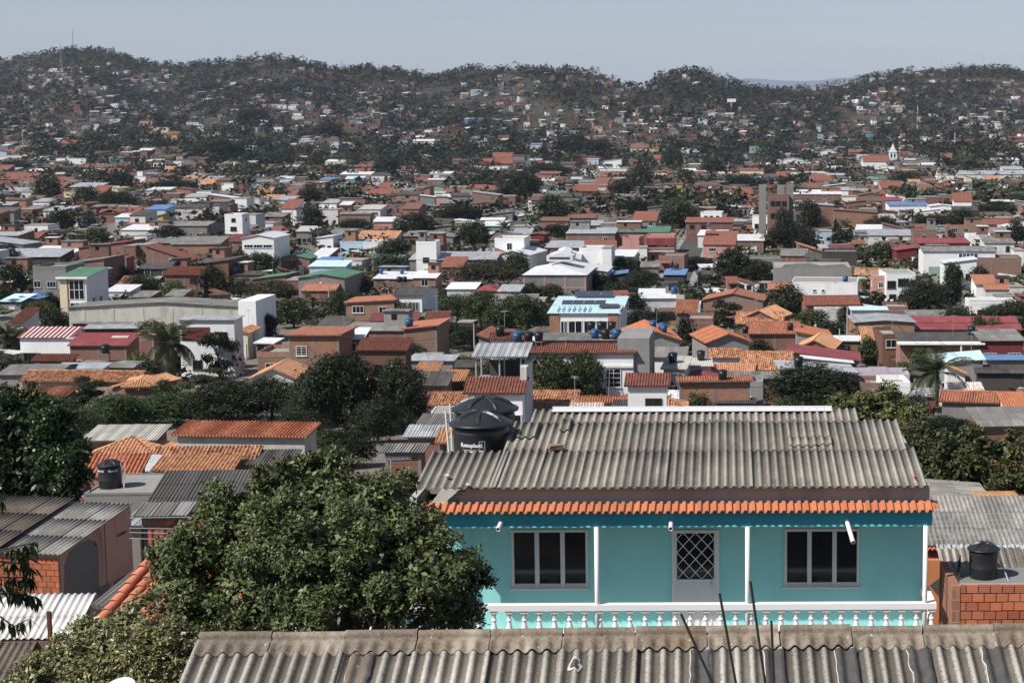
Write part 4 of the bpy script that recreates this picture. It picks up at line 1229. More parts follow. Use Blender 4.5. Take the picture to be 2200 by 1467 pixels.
B(6,1302,1490,490,6.6,9,'F','white',win=[(.18,3.8,1.6,1.4),(.58,4.2,2,1.4),(.88,4.2,1,1),(.22,.8,1.3,1.9),(.55,.8,1.2,1.9)],par=.12,label='white two-storey house with cream flat top beside dark trees',mark='the white house beside the dark trees')
B(6,1222,1302,505,6,8,'F','pink'); B(6,1110,1332,500,3,8,'X','brick','r_tile'); B(6,565,700,590,3.4,8,'X','brick','r_clay')
B(6,148,525,660,3.6,9,'Y','brick3','r_clay',pitch=rad(13),win=[],label='wide brown brick gable under a low orange clay roof',mark='the wide orange clay gable')
B(6,0,130,690,3.4,7,'F','offwhite'); B(6,800,1132,690,3.2,9,'X','brick','r_rtile',win=[]); B(6,865,1090,720,3,5,'F','offwhite',win=[])
B(6,1085,1305,722,4.2,8,'S','offwhite','r_sky',rt=700); B(6,1290,1440,700,3.4,8,'F','brick')
B(6,1825,2125,668,3.4,7,'F','white'); B(6,1928,2085,592,3,7,'X','offwhite','r_clay'); B(6,1870,2005,560,3.2,7,'S','white','r_clay'); B(6,2080,2171,560,4,8,'F','offwhite')
B(6,1105,1482,800,4.6,9,'Y','brick2','r_zinc',pitch=rad(4),win=[],label='long brick wall with white gable capping below red roof')
B(6,1465,2125,800,4,8,'S','brick','r_red',rt=762,pitch=rad(6),win=[],label='long red sheet roof running to the right edge',mark='the long red roof')
B(6,1488,2150,845,3.4,5,'S','brick3','r_red',rt=806,pitch=rad(6),win=[])
def canopy(t, d):
    W_, H_ = d['W'], d['H']
    MB().box(-W_/2-.4, W_/2+.2, -1.6, 0, H_-.12, H_+.1).build('canopy_edge', M['white'], t)
    MB().box(W_*.22, W_*.24, -1.5, -1.4, 0, H_-.12).build('canopy_post', M['fr_white'], t)
B(6,1390,1905,925,5,8,'S','brick2','r_dark',rt=862,pitch=rad(4),win=[(.3,2.4,2,1.1),(.7,2.4,2.4,1.1)],bal=(.1,.98,2.2,'fr_white'),extra=canopy,label='brick house with dark flat canopy roof and balcony rail',mark='the dark canopy house')
B(6,1905,2171,915,5.4,8,'S','maroon','r_asb',rt=842,pitch=rad(5),win=[(.2,2.6,1.6,1.3,1),(.78,2.6,1.6,1.3,1)],bal=(.02,.98,2.2,'fr_dark'),label='dark red house with white barred windows and grey roof',mark='the dark red house')
B(6,1278,1402,872,5,8,'F','brown'); B(6,1160,1290,915,3.4,8,'S','offwhite','r_otile',rt=825,pitch=rad(24),win=[])
B(6,170,440,925,4.4,9,'Y','grey','r_oclay',pitch=rad(20),yaw=rad(14),win=[],mark='the grey gable with orange roof')
B(6,440,760,870,4.4,9,'X','brick','r_clay',rt=795,pitch=rad(16),win=[]); B(6,505,752,912,3.4,6,'S','brick2','r_rtile',rt=858,pitch=rad(20),win=[(.35,.3,1.6,1.8),(.95,.6,1,1.6)])
B(6,735,960,968,3.4,8,'Y','brick','r_otile',pitch=rad(26),win=[],yaw=rad(-10)); B(6,740,960,905,4,9,'SL','grey','r_oclay',pitch=rad(11),win=[])
B(6,395,605,775,3.6,8,'Y','brick','r_otile',pitch=rad(25),win=[],yaw=rad(-18)); B(6,360,645,808,3,5,'S','brick','r_tile',win=[])
B(6,30,212,775,5,8,'F','brick',win=[(.3,2.6,1,1.1),(.8,2.6,1,1.1)]); B(6,-20,100,740,4,7,'S','brick3','r_clay')
B(6,188,382,1020,3.4,5,'S','white','r_tile',rt=965,pitch=rad(20),win=[(.4,1.2,1.6,.8)]); B(6,388,690,1098,3,7,'S','brick','r_tile',rt=982,pitch=rad(18),win=[],label='broad mottled barrel tile roof beside a blue and black tank pair',mark='the broad mottled tile roof')
B(6,250,460,1110,2.9,5,'S','brick','r_otile',rt=1062,win=[]); B(6,690,1130,1040,3.4,7,'SL','brick','r_red',pitch=rad(7),win=[]); B(6,780,1085,1055,3.3,5,'SL','offwhite','r_white',pitch=rad(6),win=[])
B(6,640,1110,1125,3.6,6,'SL','brick','r_zinc',pitch=rad(4),win=[],mark='the slanting zinc roof'); B(6,1110,1450,1125,3,5,'F','lilac',win=[])
B(6,0,198,1075,4,6,'S','offwhite','r_cream',rt=1025,win=[(.3,.5,1.6,2)]); B(6,20,252,1150,3,6,'H','brick','r_red',win=[],pitch=rad(14))
B(6,0,445,1172,4.6,5,'S','brick2','r_clay',rt=1146,pitch=rad(6),win=[],label='long orange brick wall in grey concrete frame below orange roof',mark='the framed orange brick wall'); B(6,445,525,1170,4.4,4,'F','grey',win=[])
B(6,305,640,1155,3.2,6,'S','brick','r_asb',rt=1112,win=[]); B(6,240,460,1310,2.6,4,'S','brick3','r_dark',rt=1282,win=[])
B(6,1628,1910,1058,4.4,7,'SR','grey','r_sky',pitch=rad(5),win=[(.2,.5,1,1.9)],label='grey house with a bright pale blue sheet roof',mark='the pale blue shed roof')
B(6,1880,2171,1120,3.6,6,'S','dark','r_dark',rt=1072,pitch=rad(8),win=[]); B(6,1690,1800,1130,3.4,5,'SL','white','r_otile',pitch=rad(24),win=[])
B(6,1720,1905,1235,2.8,5,'S','offwhite','r_wtile',rt=1182,win=[]); B(6,1655,2070,1300,3.4,8,'X','concrete','r_clay',rt=1232,pitch=rad(20),yaw=rad(-12),win=[],label='grey block house with orange clay roof behind the windy palm',mark='the orange roof behind the palm')
B(6,1280,1455,1175,3.2,5,'F','white',win=[]); B(6,1140,1285,1180,3,5,'F','brick3',win=[])
B(6,1940,2171,1035,3.4,5,'S','concrete','r_blue',rt=1005,win=[])

# ---- left, nearer: around the tiled roofs
B(7,490,850,118,3.8,7,'S','brick2','r_cream',rt=35,pitch=rad(7),win=[],label='brick house under a large pale metal roof',mark='the large pale metal roof')
B(7,975,1700,92,4.2,5,'S','stone','r_oclay',rt=22,pitch=rad(8),win=[],label='long stained beige wall topped by an orange clay roof',mark='the long beige wall')
B(7,505,860,205,3,8,'H','brick','r_otile',rt=95,win=[],pitch=rad(21),mark='the hipped pale orange roof')
B(7,850,1395,248,3,5.5,'S','beige','r_tile',rt=158,win=[],pitch=rad(16)); B(7,1375,1600,252,3,5,'S','brick','r_dark',rt=175,win=[])
B(7,870,1270,290,2.8,5,'S','brick','r_otile',rt=205,win=[],pitch=rad(10))
B(7,440,715,392,2.9,5.5,'S','brick','r_oclay',rt=192,win=[],pitch=rad(26),label='bright orange clay roof behind the black roof tank')
B(7,735,865,290,2.8,4,'S','concrete','r_white',rt=205,win=[])
SLAB = B(7,470,880,410,3.2,5,'F','concrete',win=[],par=.12,label='flat cement slab roof carrying a black water tank',mark='the slab roof with the black tank')
B(7,290,475,430,3,4,'F','brick2',win=[])
B(7,835,1480,508,3,8,'S','brick','r_dark',rt=282,win=[],pitch=rad(14),label='dark ribbed sheet roof behind the big leafy tree',mark='the dark ribbed roof')
B(7,790,1010,535,3.2,3.5,'S','brick2','r_asb',rt=502,win=[(.4,.5,1.6,2.2)],frame='fr_dark')
B(7,722,830,590,2.6,3,'S','concrete','r_zinc',win=[])
# ---- right, nearer
B(8,1890,2260,500,2.6,3,'S','brick','r_oclay',rt=415,win=[]); B(8,1905,2240,192,2.8,6,'S','brick','r_asb',win=[])
B(8,2090,2240,130,3,6,'S','offwhite','r_oclay',win=[])

# ---- further off: those one can pick out
B(3,612,825,1012,5.5,14,'Y','white','r_white',pitch=rad(8),label='large white hall partly hidden by a dark round tree',mark='the large far white hall')
B(3,875,995,958,6,18,'Y','white','r_asb',pitch=rad(14),win=[(.5,.6,6,3)],label='white gabled hangar with a wide dark opening')
B(3,1158,1325,1020,6,22,'X','white','r_rtile',pitch=rad(22),label='church nave with white walls and long red tile roof',cat='church',mark='the church nave')
B(3,1255,1380,1045,4,9,'F','white'); B(3,380,530,1075,5,10,'X','cream','r_rtile'); B(3,282,380,1075,4.4,9,'S','brick','r_clay')
B(3,985,1065,1200,5,9,'S','white','r_zinc'); B(3,1520,1640,1235,6.5,10,'F','brick'); B(3,1640,1730,1222,7,9,'F','brick2'); B(3,1730,1842,1268,6,9,'S','white','r_rtile')
B(3,1755,2171,1100,5,16,'S','offwhite','r_zinc'); B(3,2040,2171,1068,6,14,'S','white','r_zinc'); B(3,1560,1760,1130,4.4,12,'F','brick')
B(3,1290,1400,1265,4,9,'S','brick','r_red'); B(3,1320,1570,1295,4,9,'S','white','r_blue'); B(3,1580,1730,1300,4,10,'Y','white','r_white'); B(3,685,1020,1225,5.5,12,'S','brick','r_white')
B(3,1135,1275,1230,5,12,'Y','brick','r_clay',pitch=rad(10)); B(3,425,523,1270,4.4,9,'S','yellow','r_clay'); B(3,870,960,860,6,10,'F','paleblue'); B(3,760,870,868,5,14,'Y','dark','r_asb')
B(3,440,565,920,5,12,'F','green'); B(3,0,130,945,5,10,'Y','white','r_zinc'); B(3,1800,1860,875,6,9,'F','brick'); B(3,2060,2171,870,5,10,'S','brick','r_red'); B(3,1890,2140,1010,4,12,'S','offwhite','r_white')
B(3,1890,1960,730,4,10,'F','white'); B(3,1900,1970,775,4.4,12,'F','white'); B(3,1990,2090,768,5,10,'F','white'); B(3,1070,1160,960,4.4,10,'S','brick','r_clay'); B(3,1225,1315,925,6,9,'F','brick')
B(2,1508,1610,1150,7,9,'S','white','r_asb',bal=(0,1,3,'fr_white')); B(2,1490,1640,995,5,14,'Y','brick','r_clay',pitch=rad(9)); B(2,1560,1632,1005,4,9,'S','paleblue','r_white'); B(2,1635,1775,1020,4,12,'SR','white','r_white'); B(2,1630,1770,1062,3.4,10,'S','white','r_white'); B(2,1690,1805,1080,4,10,'S','offwhite','r_cream')
B(2,955,1080,995,5,12,'S','brick','r_rtile'); B(2,890,950,1025,5.6,9,'S','maroon','r_rtile'); B(2,940,1070,1045,5,9,'F','white'); B(2,480,570,1100,5.5,9,'F','brick'); B(2,565,700,1095,5.5,9,'S','offwhite','r_white')
B(2,550,655,1180,5.4,9,'Y','green','r_clay'); B(2,170,330,1195,3.6,10,'H','brick','r_clay'); B(2,480,580,990,4.6,9,'Y','brick','r_white',pitch=rad(16)); B(2,1455,1530,1110,6,9,'F','white'); B(2,1275,1350,1140,5,9,'S','white','r_white')
B(2,1915,2030,1075,6,10,'F','brick'); B(2,1830,2010,935,5,14,'S','cream','r_clay'); B(2,375,450,855,6,9,'F','brick'); B(2,990,1070,850,6,9,'F','brick'); B(2,455,590,890,5,12,'S','white','r_white'); B(2,875,940,915,4.6,9,'Y','white','r_white')
B(2,995,1050,800,4.6,8,'F','paleblue'); B(2,785,910,752,4,10,'S','blue','r_zinc'); B(2,825,895,572,5,10,'S','paleblue','r_zinc'); B(2,2,195,1100,4,12,'S','brick','r_white'); B(2,1200,1270,912,4,9,'S','offwhite','r_blue'); B(2,650,690,605,4,8,'F','green')
B(2,120,220,1020,5.6,9,'F','brick'); B(2,1950,2000,800,5,8,'F','white'); B(2,1390,1420,778,6,6,'F','white')
B(1,838,918,1108,5.5,10,'F','white',label='white block with a raised square tower room',mark='the white block with the tower room'); B(1,862,898,1076,8.5,5,'F','white',Y=None)
B(1,908,1160,925,6,12,'F','brick'); B(1,960,1060,800,7,10,'F','cream'); B(1,1035,1115,850,6,9,'S','yellow','r_rtile'); B(1,870,960,760,6,9,'F','pink'); B(1,1205,1290,730,4,9,'F','green'); B(1,355,540,995,4.6,12,'F','white',mark='the long far white house')
B(1,1080,1140,1012,5,9,'F','white'); B(1,1140,1235,1025,5.4,9,'F','brick'); B(1,180,280,465,4.5,12,'F','paleblue'); B(1,310,400,438,4.5,12,'S','offwhite','r_white'); B(1,1590,1645,605,4,9,'F','lilac'); B(1,1610,1680,625,4.4,9,'F','pink'); B(1,1645,1715,655,4.4,9,'F','pink'); B(1,1740,1805,658,4.4,9,'F','paleblue')
B(1,1530,1615,925,5,11,'X','white','r_white'); B(1,725,850,1225,4,10,'SR','white','r_white'); B(1,1237,1330,1200,5.4,9,'F','white'); B(1,1395,1470,1150,5.6,9,'F','white'); B(1,1025,1130,1215,5,9,'F','brick'); B(1,435,620,1180,4.4,14,'S','brick','r_zinc'); B(1,330,440,1120,5,12,'X','brick3','r_maroon'); B(1,600,700,950,5,10,'F','brick2')
B(1,2065,2135,868,5,9,'F','brick'); B(1,1840,1915,730,4.6,10,'F','offwhite'); B(1,2050,2171,1020,4,12,'S','cream','r_white'); B(1,1740,1840,1125,4.4,9,'S','white','r_white'); B(1,2015,2115,1135,5,9,'S','offwhite','r_blue'); B(1,1830,1900,1170,5,9,'S','white','r_asb'); B(1,390,440,875,4,9,'F','blue'); B(1,325,385,880,4,9,'S','white','r_zinc'); B(1,0,200,1208,3.6,12,'S','offwhite','r_zinc'); B(1,0,210,1130,4,11,'S','brick','r_rtile')

B(9,-20,335,480,3,4,'S','brick','r_zinc',rt=362,win=[]); B(9,120,420,345,3,4,'S','brick3','r_asb',rt=245,win=[]); B(9,315,475,535,3,3,'S','brick','r_otile',rt=400,win=[]); B(9,-260,120,640,3,4,'S','brick','r_asb',rt=560,win=[]); B(9,215,470,238,3,4,'F','offwhite',win=[],par=.12)
# ------------------------------------------------------------------ trees
def diamonds(C, N, T, a, b, fold=0.25):
    """leaf quads: centre, normal, long axis, half length, half width"""
    B = np.cross(N, T)
    a = np.asarray(a).reshape(-1, 1); b = np.asarray(b).reshape(-1, 1)
    V = np.stack([C - T * a, C + B * b + N * b * fold, C + T * a, C - B * b + N * b * fold], 1).reshape(-1, 3)
    Fq = np.arange(len(C) * 4).reshape(-1, 4)
    return V, Fq
def unit(v): return v / np.maximum(np.linalg.norm(v, axis=-1, keepdims=True), 1e-6)
def rnd_dirs(r, n): return unit(r.normal(size=(n, 3)))
def tangents(r, N): return unit(np.cross(N, rnd_dirs(r, len(N))))

def crown_arrays(seed, nq, leaf, kind='broad'):
    r = np.random.RandomState(seed)
    lob = []
    if kind == 'umb':
        for k in range(13):
            a = r.uniform(0, 6.28); q = math.sqrt(r.uniform(0, 1)) * .36; z = r.choice([.3, .55, .78, .88])
            lob.append((q * math.cos(a), q * math.sin(a), z - q * .35, r.uniform(.10, .17), .42))
    elif kind == 'tall':
        for k in range(12):
            a = r.uniform(0, 6.28); z = r.uniform(.2, .86); q = r.uniform(.05, .27) * (1.15 - z * .7)
            lob.append((q * math.cos(a), q * math.sin(a), z, r.uniform(.12, .2), 1.0))
    else:
        for k in range(24):
            a = k * 2.399 + r.uniform(-.5, .5); ph = -.75 + 1.75 * (k + .5) / 24
            q = .33 * math.sqrt(max(0, 1 - ph * ph * (1 if ph > 0 else .45))) * r.uniform(.8, 1.15)
            lob.append((q * math.cos(a), q * math.sin(a), .50 + .35 * ph, r.uniform(.12, .21), .8))
        lob.append((0, 0, .5, .27, 1.0))
    L = np.array([l[:3] for l in lob]); R = np.array([l[3] for l in lob]); S = np.array([l[4] for l in lob])
    nt_ = nq // 5
    w = R ** 2 / np.sum(R ** 2)
    k = r.choice(len(lob), nt_, p=w)
    d = rnd_dirs(r, nt_); d[:, 2] = np.where(r.uniform(size=nt_) < .7, np.abs(d[:, 2]), d[:, 2]); 
    rr = R[k] * np.where(r.uniform(size=nt_) < .22, r.uniform(.2, .8, nt_), r.uniform(.82, 1.1, nt_))
    C = L[k] + d * rr[:, None] * np.stack([np.ones(nt_), np.ones(nt_), S[k]], -1)
    C = np.repeat(C, 5, 0) + r.normal(size=(nt_ * 5, 3)) * leaf * .75
    N = unit(np.repeat(d, 5, 0) + r.normal(size=(nt_ * 5, 3)) * .55 + np.array([0, 0, .35]))
    T = tangents(r, N)
    s = leaf * r.uniform(.6, 1.25, len(C))
    return diamonds(C, N, T, s * .62, s * .38)

def trunk_mesh(seed):
    r = random.Random(seed); mb = MB()
    pts = [(0, 0, -.25), (r.uniform(-.02, .02), r.uniform(-.02, .02), .15), (r.uniform(-.03, .03), r.uniform(-.03, .03), .42)]
    mb.path(pts, [.045, .034, .024], 7)
    for k in range(5):
        a = k * 1.256 + r.uniform(-.3, .3); q = r.uniform(.16, .3); z = r.uniform(.5, .8)
        b = Vector(pts[1 if k % 2 else 2])
        m = b + Vector((math.cos(a) * q * .5, math.sin(a) * q * .5, (z - b.z) * .6))
        mb.path([b, m, (math.cos(a) * q, math.sin(a) * q, z)], [.02, .014, .005], 5)
    return mb.mesh('trunk', M['bark'])

CROWN = {}
def crown(kind, lod, v):
    key = (kind, lod, v)
    if key not in CROWN:
        nq, leaf = {'hi': (9500, .031), 'mid': (3200, .052), 'lo': (800, .098)}[lod]
        V, Fq = crown_arrays(hash((kind, v)) % 1000 if False else {'broad': 11, 'umb': 41, 'tall': 71}[kind] + v, nq, leaf, kind)
        CROWN[key] = np_mesh('crown', V, Fq, M['leaf_dark'])
    return CROWN[key]
TRUNK = [trunk_mesh(k) for k in range(3)]
TWORD = {'leaf_dark': 'dark', 'leaf_mid': 'mid-green', 'leaf_light': 'light green', 'leaf_olive': 'thin olive-brown'}
KWORD = {'broad': 'broad round tree', 'umb': 'layered umbrella tree', 'tall': 'tall bushy tree'}

TSPECS = []
def tspec(x, Y, w, h, kind='broad', mat='leaf_dark', hand=False, z=None, **o):
    z = tz(x, Y) if z is None else z
    px, py, s = project((x, Y, z + h * .55))
    sc = s * s * w * h * (2 if hand else 1)
    if not (-80 < px < 2280): sc *= .02
    TSPECS.append(dict(x=x, y=Y, z=z, w=w, h=h, kind=kind, mat=mat, px=px, py=py, s=s, score=sc, hand=hand, o=o))
def T(c, xc, yt, yb, w, kind='broad', mat='leaf_dark', drop=0.03, **o):
    x0, y0 = cp(c, xc, yt); _, y1 = cp(c, xc, yb + (yb - yt) * drop)
    Y = hit(x0, y1)
    if Y is None: return
    p = P(x0, y1, Y); s = project(p)[2]
    hw = w / CR[c][2] / 2
    tspec(p.x, Y, w / CR[c][2] / s * 1.12, (y1 - y0) / s * 1.04, kind, mat, True, p.z, **o)
    TSPECS[-1]['rect'] = (x0, hw, y0, y1)

def build_tree(d):
    t = empty('tree', (d['x'], d['y'], d['z']), RND.uniform(0, 6.28)); t['category'] = 'tree'
    pxw = d['w'] * d['s']
    lod = 'hi' if pxw > 95 else 'mid' if pxw > 40 else 'lo'
    v = RND.randrange(3)
    o = link('crown', crown(d['kind'], lod, v), t, (0, 0, -d['h'] * .05), None, (d['w'], d['w'], d['h'] * 1.03))
    o.material_slots[0].link = 'OBJECT'; o.material_slots[0].material = M[d['mat']]
    link('trunk', TRUNK[v], t, None, None, (d['w'] * .75, d['w'] * .75, d['h']))
    if 'label' in d['o']: t['label'] = d['o']['label']
    else: ITEMS.append((t, TWORD[d['mat']] + ' ' + KWORD[d['kind']], d['px'], d['py']))
    if 'mark' in d['o']: landmark(d['o']['mark'], d['px'], d['py'])
    return t

def stuff_trees(ds, name, label, nq=46, leaf=.19):
    protos = [crown_arrays(200 + k, nq, leaf, 'broad')[0] for k in range(6)]
    Vs = []; mis = []
    mats = ['leaf_dark', 'leaf_mid', 'leaf_olive', 'leaf_light', 'leaf_far']
    r = np.random.RandomState(5)
    for d in ds:
        p = protos[r.randint(6)]
        a = r.uniform(0, 6.28); c, s = math.cos(a), math.sin(a)
        q = p * np.array([d['w'], d['w'], d['h']])
        Vs.append(np.stack([q[:, 0] * c - q[:, 1] * s + d['x'], q[:, 0] * s + q[:, 1] * c + d['y'], q[:, 2] + d['z'] - .05 * d['h']], -1))
        mis.append(np.full(len(p) // 4, mats.index(d['mat'])))
    V = np.concatenate(Vs); Fq = np.arange(len(V)).reshape(-1, 4)
    o = link(name, np_mesh(name, V, Fq, [M[m] for m in mats], np.concatenate(mis)))
    tag(o, label, kind='stuff')

_fr = {}
def frond_mesh(v, dry=False):
    key = (v, dry)
    if key in _fr: return _fr[key]
    r = random.Random(90 + v); mb = MB()
    dr = (.95, .7, 1.25)[v % 3]
    def c(t): return Vector((t * (1 - .18 * t * dr), 0, .42 * t - .62 * dr * t * t))
    pts = [c(k / 7) for k in range(8)]
    mb.path(pts, [.012 * (1 - k / 9) for k in range(8)], 4)
    n = 34
    for k in range(n):
        t = .12 + .88 * k / n
        b = c(t); ax = (c(min(1, t + .03)) - c(t - .03)).normalized()
        ln = .24 * math.sin(math.pi * min(1, t * .9 + .1)) ** .6 * r.uniform(.8, 1.1)
        for s in (-1, 1):
            tip = b + ax * ln * .62 + Vector((0, s * ln * .72, -ln * r.uniform(.22, .5)))
            m = b * .5 + tip * .5 + Vector((0, 0, .012))
            wv = ax * .0085
            mb.add([b - wv, m - wv * 1.2, tip, m + wv * 1.2, b + wv], [(0, 1, 3, 4), (1, 2, 3)])
    _fr[key] = mb.mesh('frond', M['leaf_dry' if dry else 'leaf_palm'])
    return _fr[key]
def palm(x, Y, z, h, spread, n=24, lean=0.0, label=None, dry=5, wind=0.0, mark=None):
    t = empty('palm_tree', (x, Y, z), 0); t['category'] = 'palm tree'
    top = Vector((lean, 0, h)); mb = MB()
    pts = [Vector((lean * (k / 6) ** 1.6, 0, h * k / 6)) for k in range(7)]; pts[0].z = -1
    mb.path(pts, [.26, .22, .19, .18, .17, .17, .2], 8)
    mb.build('trunk', M['bark'], t)
    r = random.Random(int(x * 10))
    for k in range(n):
        ring = k % 3
        a = k * 2.399 + r.uniform(-.2, .2)
        if wind: a = a * (1 - .35) + 0.0 if math.cos(a) > 0 else a
        el = (-.75, -.25, .25)[ring] + r.uniform(-.15, .15)
        o = link('frond', frond_mesh(k % 3), t, top, (0, el, a), (spread * r.uniform(.85, 1.08),) * 3)
    for k in range(dry):
        link('dry_frond', frond_mesh(k % 3, True), t, top - Vector((0, 0, .3)), (0, 1.0 + r.uniform(0, .25), k * 1.3 + r.uniform(-.3, .3)), (spread * .62,) * 3)
    px, py, _ = project((x, Y, z + h))
    if label: t['label'] = label
    else: ITEMS.append((t, 'palm tree with drooping fronds', px, py))
    if mark: landmark(mark, px, py)
    return t
def PALM(c, xc, yt, yb, wd, frac=.62, **o):
    """yt: top of the fronds, yb: foot, wd: spread, in crop pixels"""
    x0, y0 = cp(c, xc, yt); _, y1 = cp(c, xc, yb)
    Y = hit(x0, y1); p = P(x0, y1, Y); s = project(p)[2]
    hh = (y1 - y0) / s
    return palm(p.x, Y, p.z - .3, hh - wd / CR[c][2] / s * .13, wd / CR[c][2] / s * .72, **o)

O, L_, MD, D_ = 'leaf_olive', 'leaf_light', 'leaf_mid', 'leaf_dark'
# left, middle distance (centre x, top, bottom, width in the enlarged crop)
for a in [(75,150,220,150),(245,100,195,95),(400,95,215,180),(560,135,195,100),(430,235,295,150),(600,210,315,180,'broad',MD),(1110,88,205,140),(1290,128,225,160),(1060,188,272,220),(1330,188,270,140),
          (1960,90,225,220,'tall'),(2085,170,215,100),(1820,222,275,130),(1940,265,355,190),(2090,308,395,150),(1500,348,475,150),(1640,358,485,230),(1870,398,490,100),(90,415,640,210,'broad',D_),(1230,408,475,100),
          (890,498,650,310,'broad',MD),(1350,440,655,190),(1520,518,655,180,'broad',MD),(1720,530,675,290,'broad',O),(1200,578,665,160,'broad',O),(1090,535,625,150,'broad',L_),(765,605,675,130,'broad',O),(250,665,765,200,'broad',L_),
          (350,715,835,200),(290,615,725,190,'broad',MD),(960,788,885,230,'broad',L_),(590,655,685,130,'broad',L_),(1700,738,905,190,'tall'),(1850,650,830,240,'broad',MD),(1985,770,865,170,'broad',MD),(2125,590,805,120,'broad',MD),
          (1370,838,1020,245,'umb',D_),(1520,928,1005,85),(1490,978,1035,95,'broad',L_),(520,1125,1345,320,'umb',D_),(1020,1150,1340,340,'umb',MD),(1395,1080,1235,340,'umb',MD),(1410,1160,1450,500,'broad',D_),
          (1720,1145,1420,370),(2090,985,1500,470,'broad',D_),(900,1320,1440,320,'broad',MD),(660,1335,1450,500,'broad',MD),(400,1260,1420,220,'broad',MD),(1270,1240,1440,280,'broad',D_),(1930,1230,1460,300)]: T(4, *a)
for a in [(95,145,235,210),(370,58,155,90),(480,108,275,250),(560,68,135,130),(745,58,172,320),(1110,38,118,115),(1210,92,198,130,'broad',L_),(1370,178,285,180),(845,163,338,200),(770,185,295,110,'broad',L_),(890,200,345,120),(890,308,375,130),
          (1660,28,118,160),(1850,28,118,210),(1665,88,135,120,'broad',O),(2090,78,205,160),(2140,208,275,90),(330,268,390,200),(300,368,490,220,'broad',MD),(460,453,520,100,'broad',MD),(120,498,650,220,'broad',MD),(940,405,570,440,'broad',O),
          (1110,355,455,170),(1290,335,445,150,'broad',O),(1220,318,350,100),(1800,388,495,200,'broad',MD),(1650,485,625,150),(1900,468,610,250,'broad',D_),(1330,555,625,160,'broad',O),(1190,552,650,180,'broad',MD),(1740,545,645,180,'broad',MD),(2150,518,605,70),
          (600,600,750,190,'broad',MD),(740,620,800,260,'broad',MD),(890,600,840,260,'broad',MD),(1150,620,880,330,'broad',MD),(1010,700,890,220,'broad',MD),(690,795,960,180),(830,815,970,250),(400,675,760,140,'broad',L_),(1850,620,750,230,'tall'),(1880,715,840,250,'broad',D_),
          (1985,735,850,190,'broad',D_),(290,558,620,110,'broad',O),(1120,950,1090,190,'broad',MD),(1530,980,1150,280,'broad',MD),(1330,1000,1240,400,'broad',MD),(350,1020,1140,190,'broad',MD),(790,1165,1210,110,'broad',L_),(60,1000,1480,420,'broad',D_),(400,1080,1490,360,'broad',D_),
          (1680,1305,1375,150,'broad',MD),(720,965,1020,150,'broad',MD)]: T(5, *a)
for a in [(310,68,158,140),(400,78,155,100),(655,78,178,120),(740,58,125,90),(820,28,155,140),(970,18,95,160),(1280,125,208,190),(1050,158,225,95,'tall',MD),(1030,215,330,180),(700,175,350,330),(800,245,365,170),(1590,125,200,270),(1790,85,205,210),(1995,35,148,250),
          (2120,145,228,130),(1700,215,285,130),(1880,285,325,110,'broad',MD),(1280,305,430,220,'broad',MD),(570,325,375,120,'broad',L_),(850,395,445,100,'broad',MD),(450,195,255,110,'broad',O),(330,330,570,230),(480,405,570,280,'broad',D_),(110,385,460,250),(60,535,600,140),
          (250,535,600,140),(490,570,650,190),(680,555,690,230),(620,660,750,120,'broad',MD),(760,655,770,170,'broad',MD),(840,715,840,210,'broad',MD),(690,740,805,140,'broad',MD),(260,650,825,245,'umb',D_),(1180,485,600,120,'broad',L_),(1720,425,510,110),(1510,520,790,280),
          (1730,435,740,200,'tall'),(1640,555,740,250),(1890,445,540,140),(1055,695,790,150,'broad',MD),(2000,685,780,180,'broad',MD),(2110,655,770,190),(1890,755,830,120,'broad',MD),(1980,765,830,120,'broad',L_),(960,795,920,210),(1190,885,950,130,'broad',MD),(1220,925,990,190,'umb',MD),
          (1510,945,1090,330,'umb',L_),(490,905,990,200,'broad',O),(840,1065,1350,640,'broad',D_),(1180,1250,1490,640,'broad',L_),(1480,1250,1440,200,'broad',O),(120,1245,1350,190,'broad',MD),(1640,1390,1500,420,'broad',D_),(2140,1305,1380,70,'broad',MD),(30,745,860,90)]: T(6, *a)
for a in [(300,320,620,380,'broad',D_),(140,450,620,260,'broad',MD),(480,300,520,260,'broad',MD)]: T(8, 1000 + a[0] if False else a[0] + 1500, a[1], a[2], a[3], *a[4:])
for a in [(1700,140,300,420,'broad',D_),(1620,290,500,300,'broad',MD),(2050,430,560,320,'broad',MD),(1840,330,500,220,'broad',MD),(2080,500,760,280,'broad',MD)]: T(8, *a)
for a in [(1790,50,270,330,'broad',MD),(1660,-40,150,330,'broad',D_),(1850,150,330,220,'broad',MD),(1960,60,260,260,'broad',D_),(2100,-120,130,300,'broad',D_),(1930,-160,60,320,'broad',D_),(1720,-190,20,380,'broad',D_),(1000,-160,30,420,'broad',MD),(1280,-210,0,420,'broad',D_),(640,-140,60,380,'broad',MD),(420,-60,120,300,'broad',MD),(880,280,400,120,'broad',MD),(2250,300,480,260,'broad',MD),(2050,330,420,200,'broad',MD)]: T(7, *a)
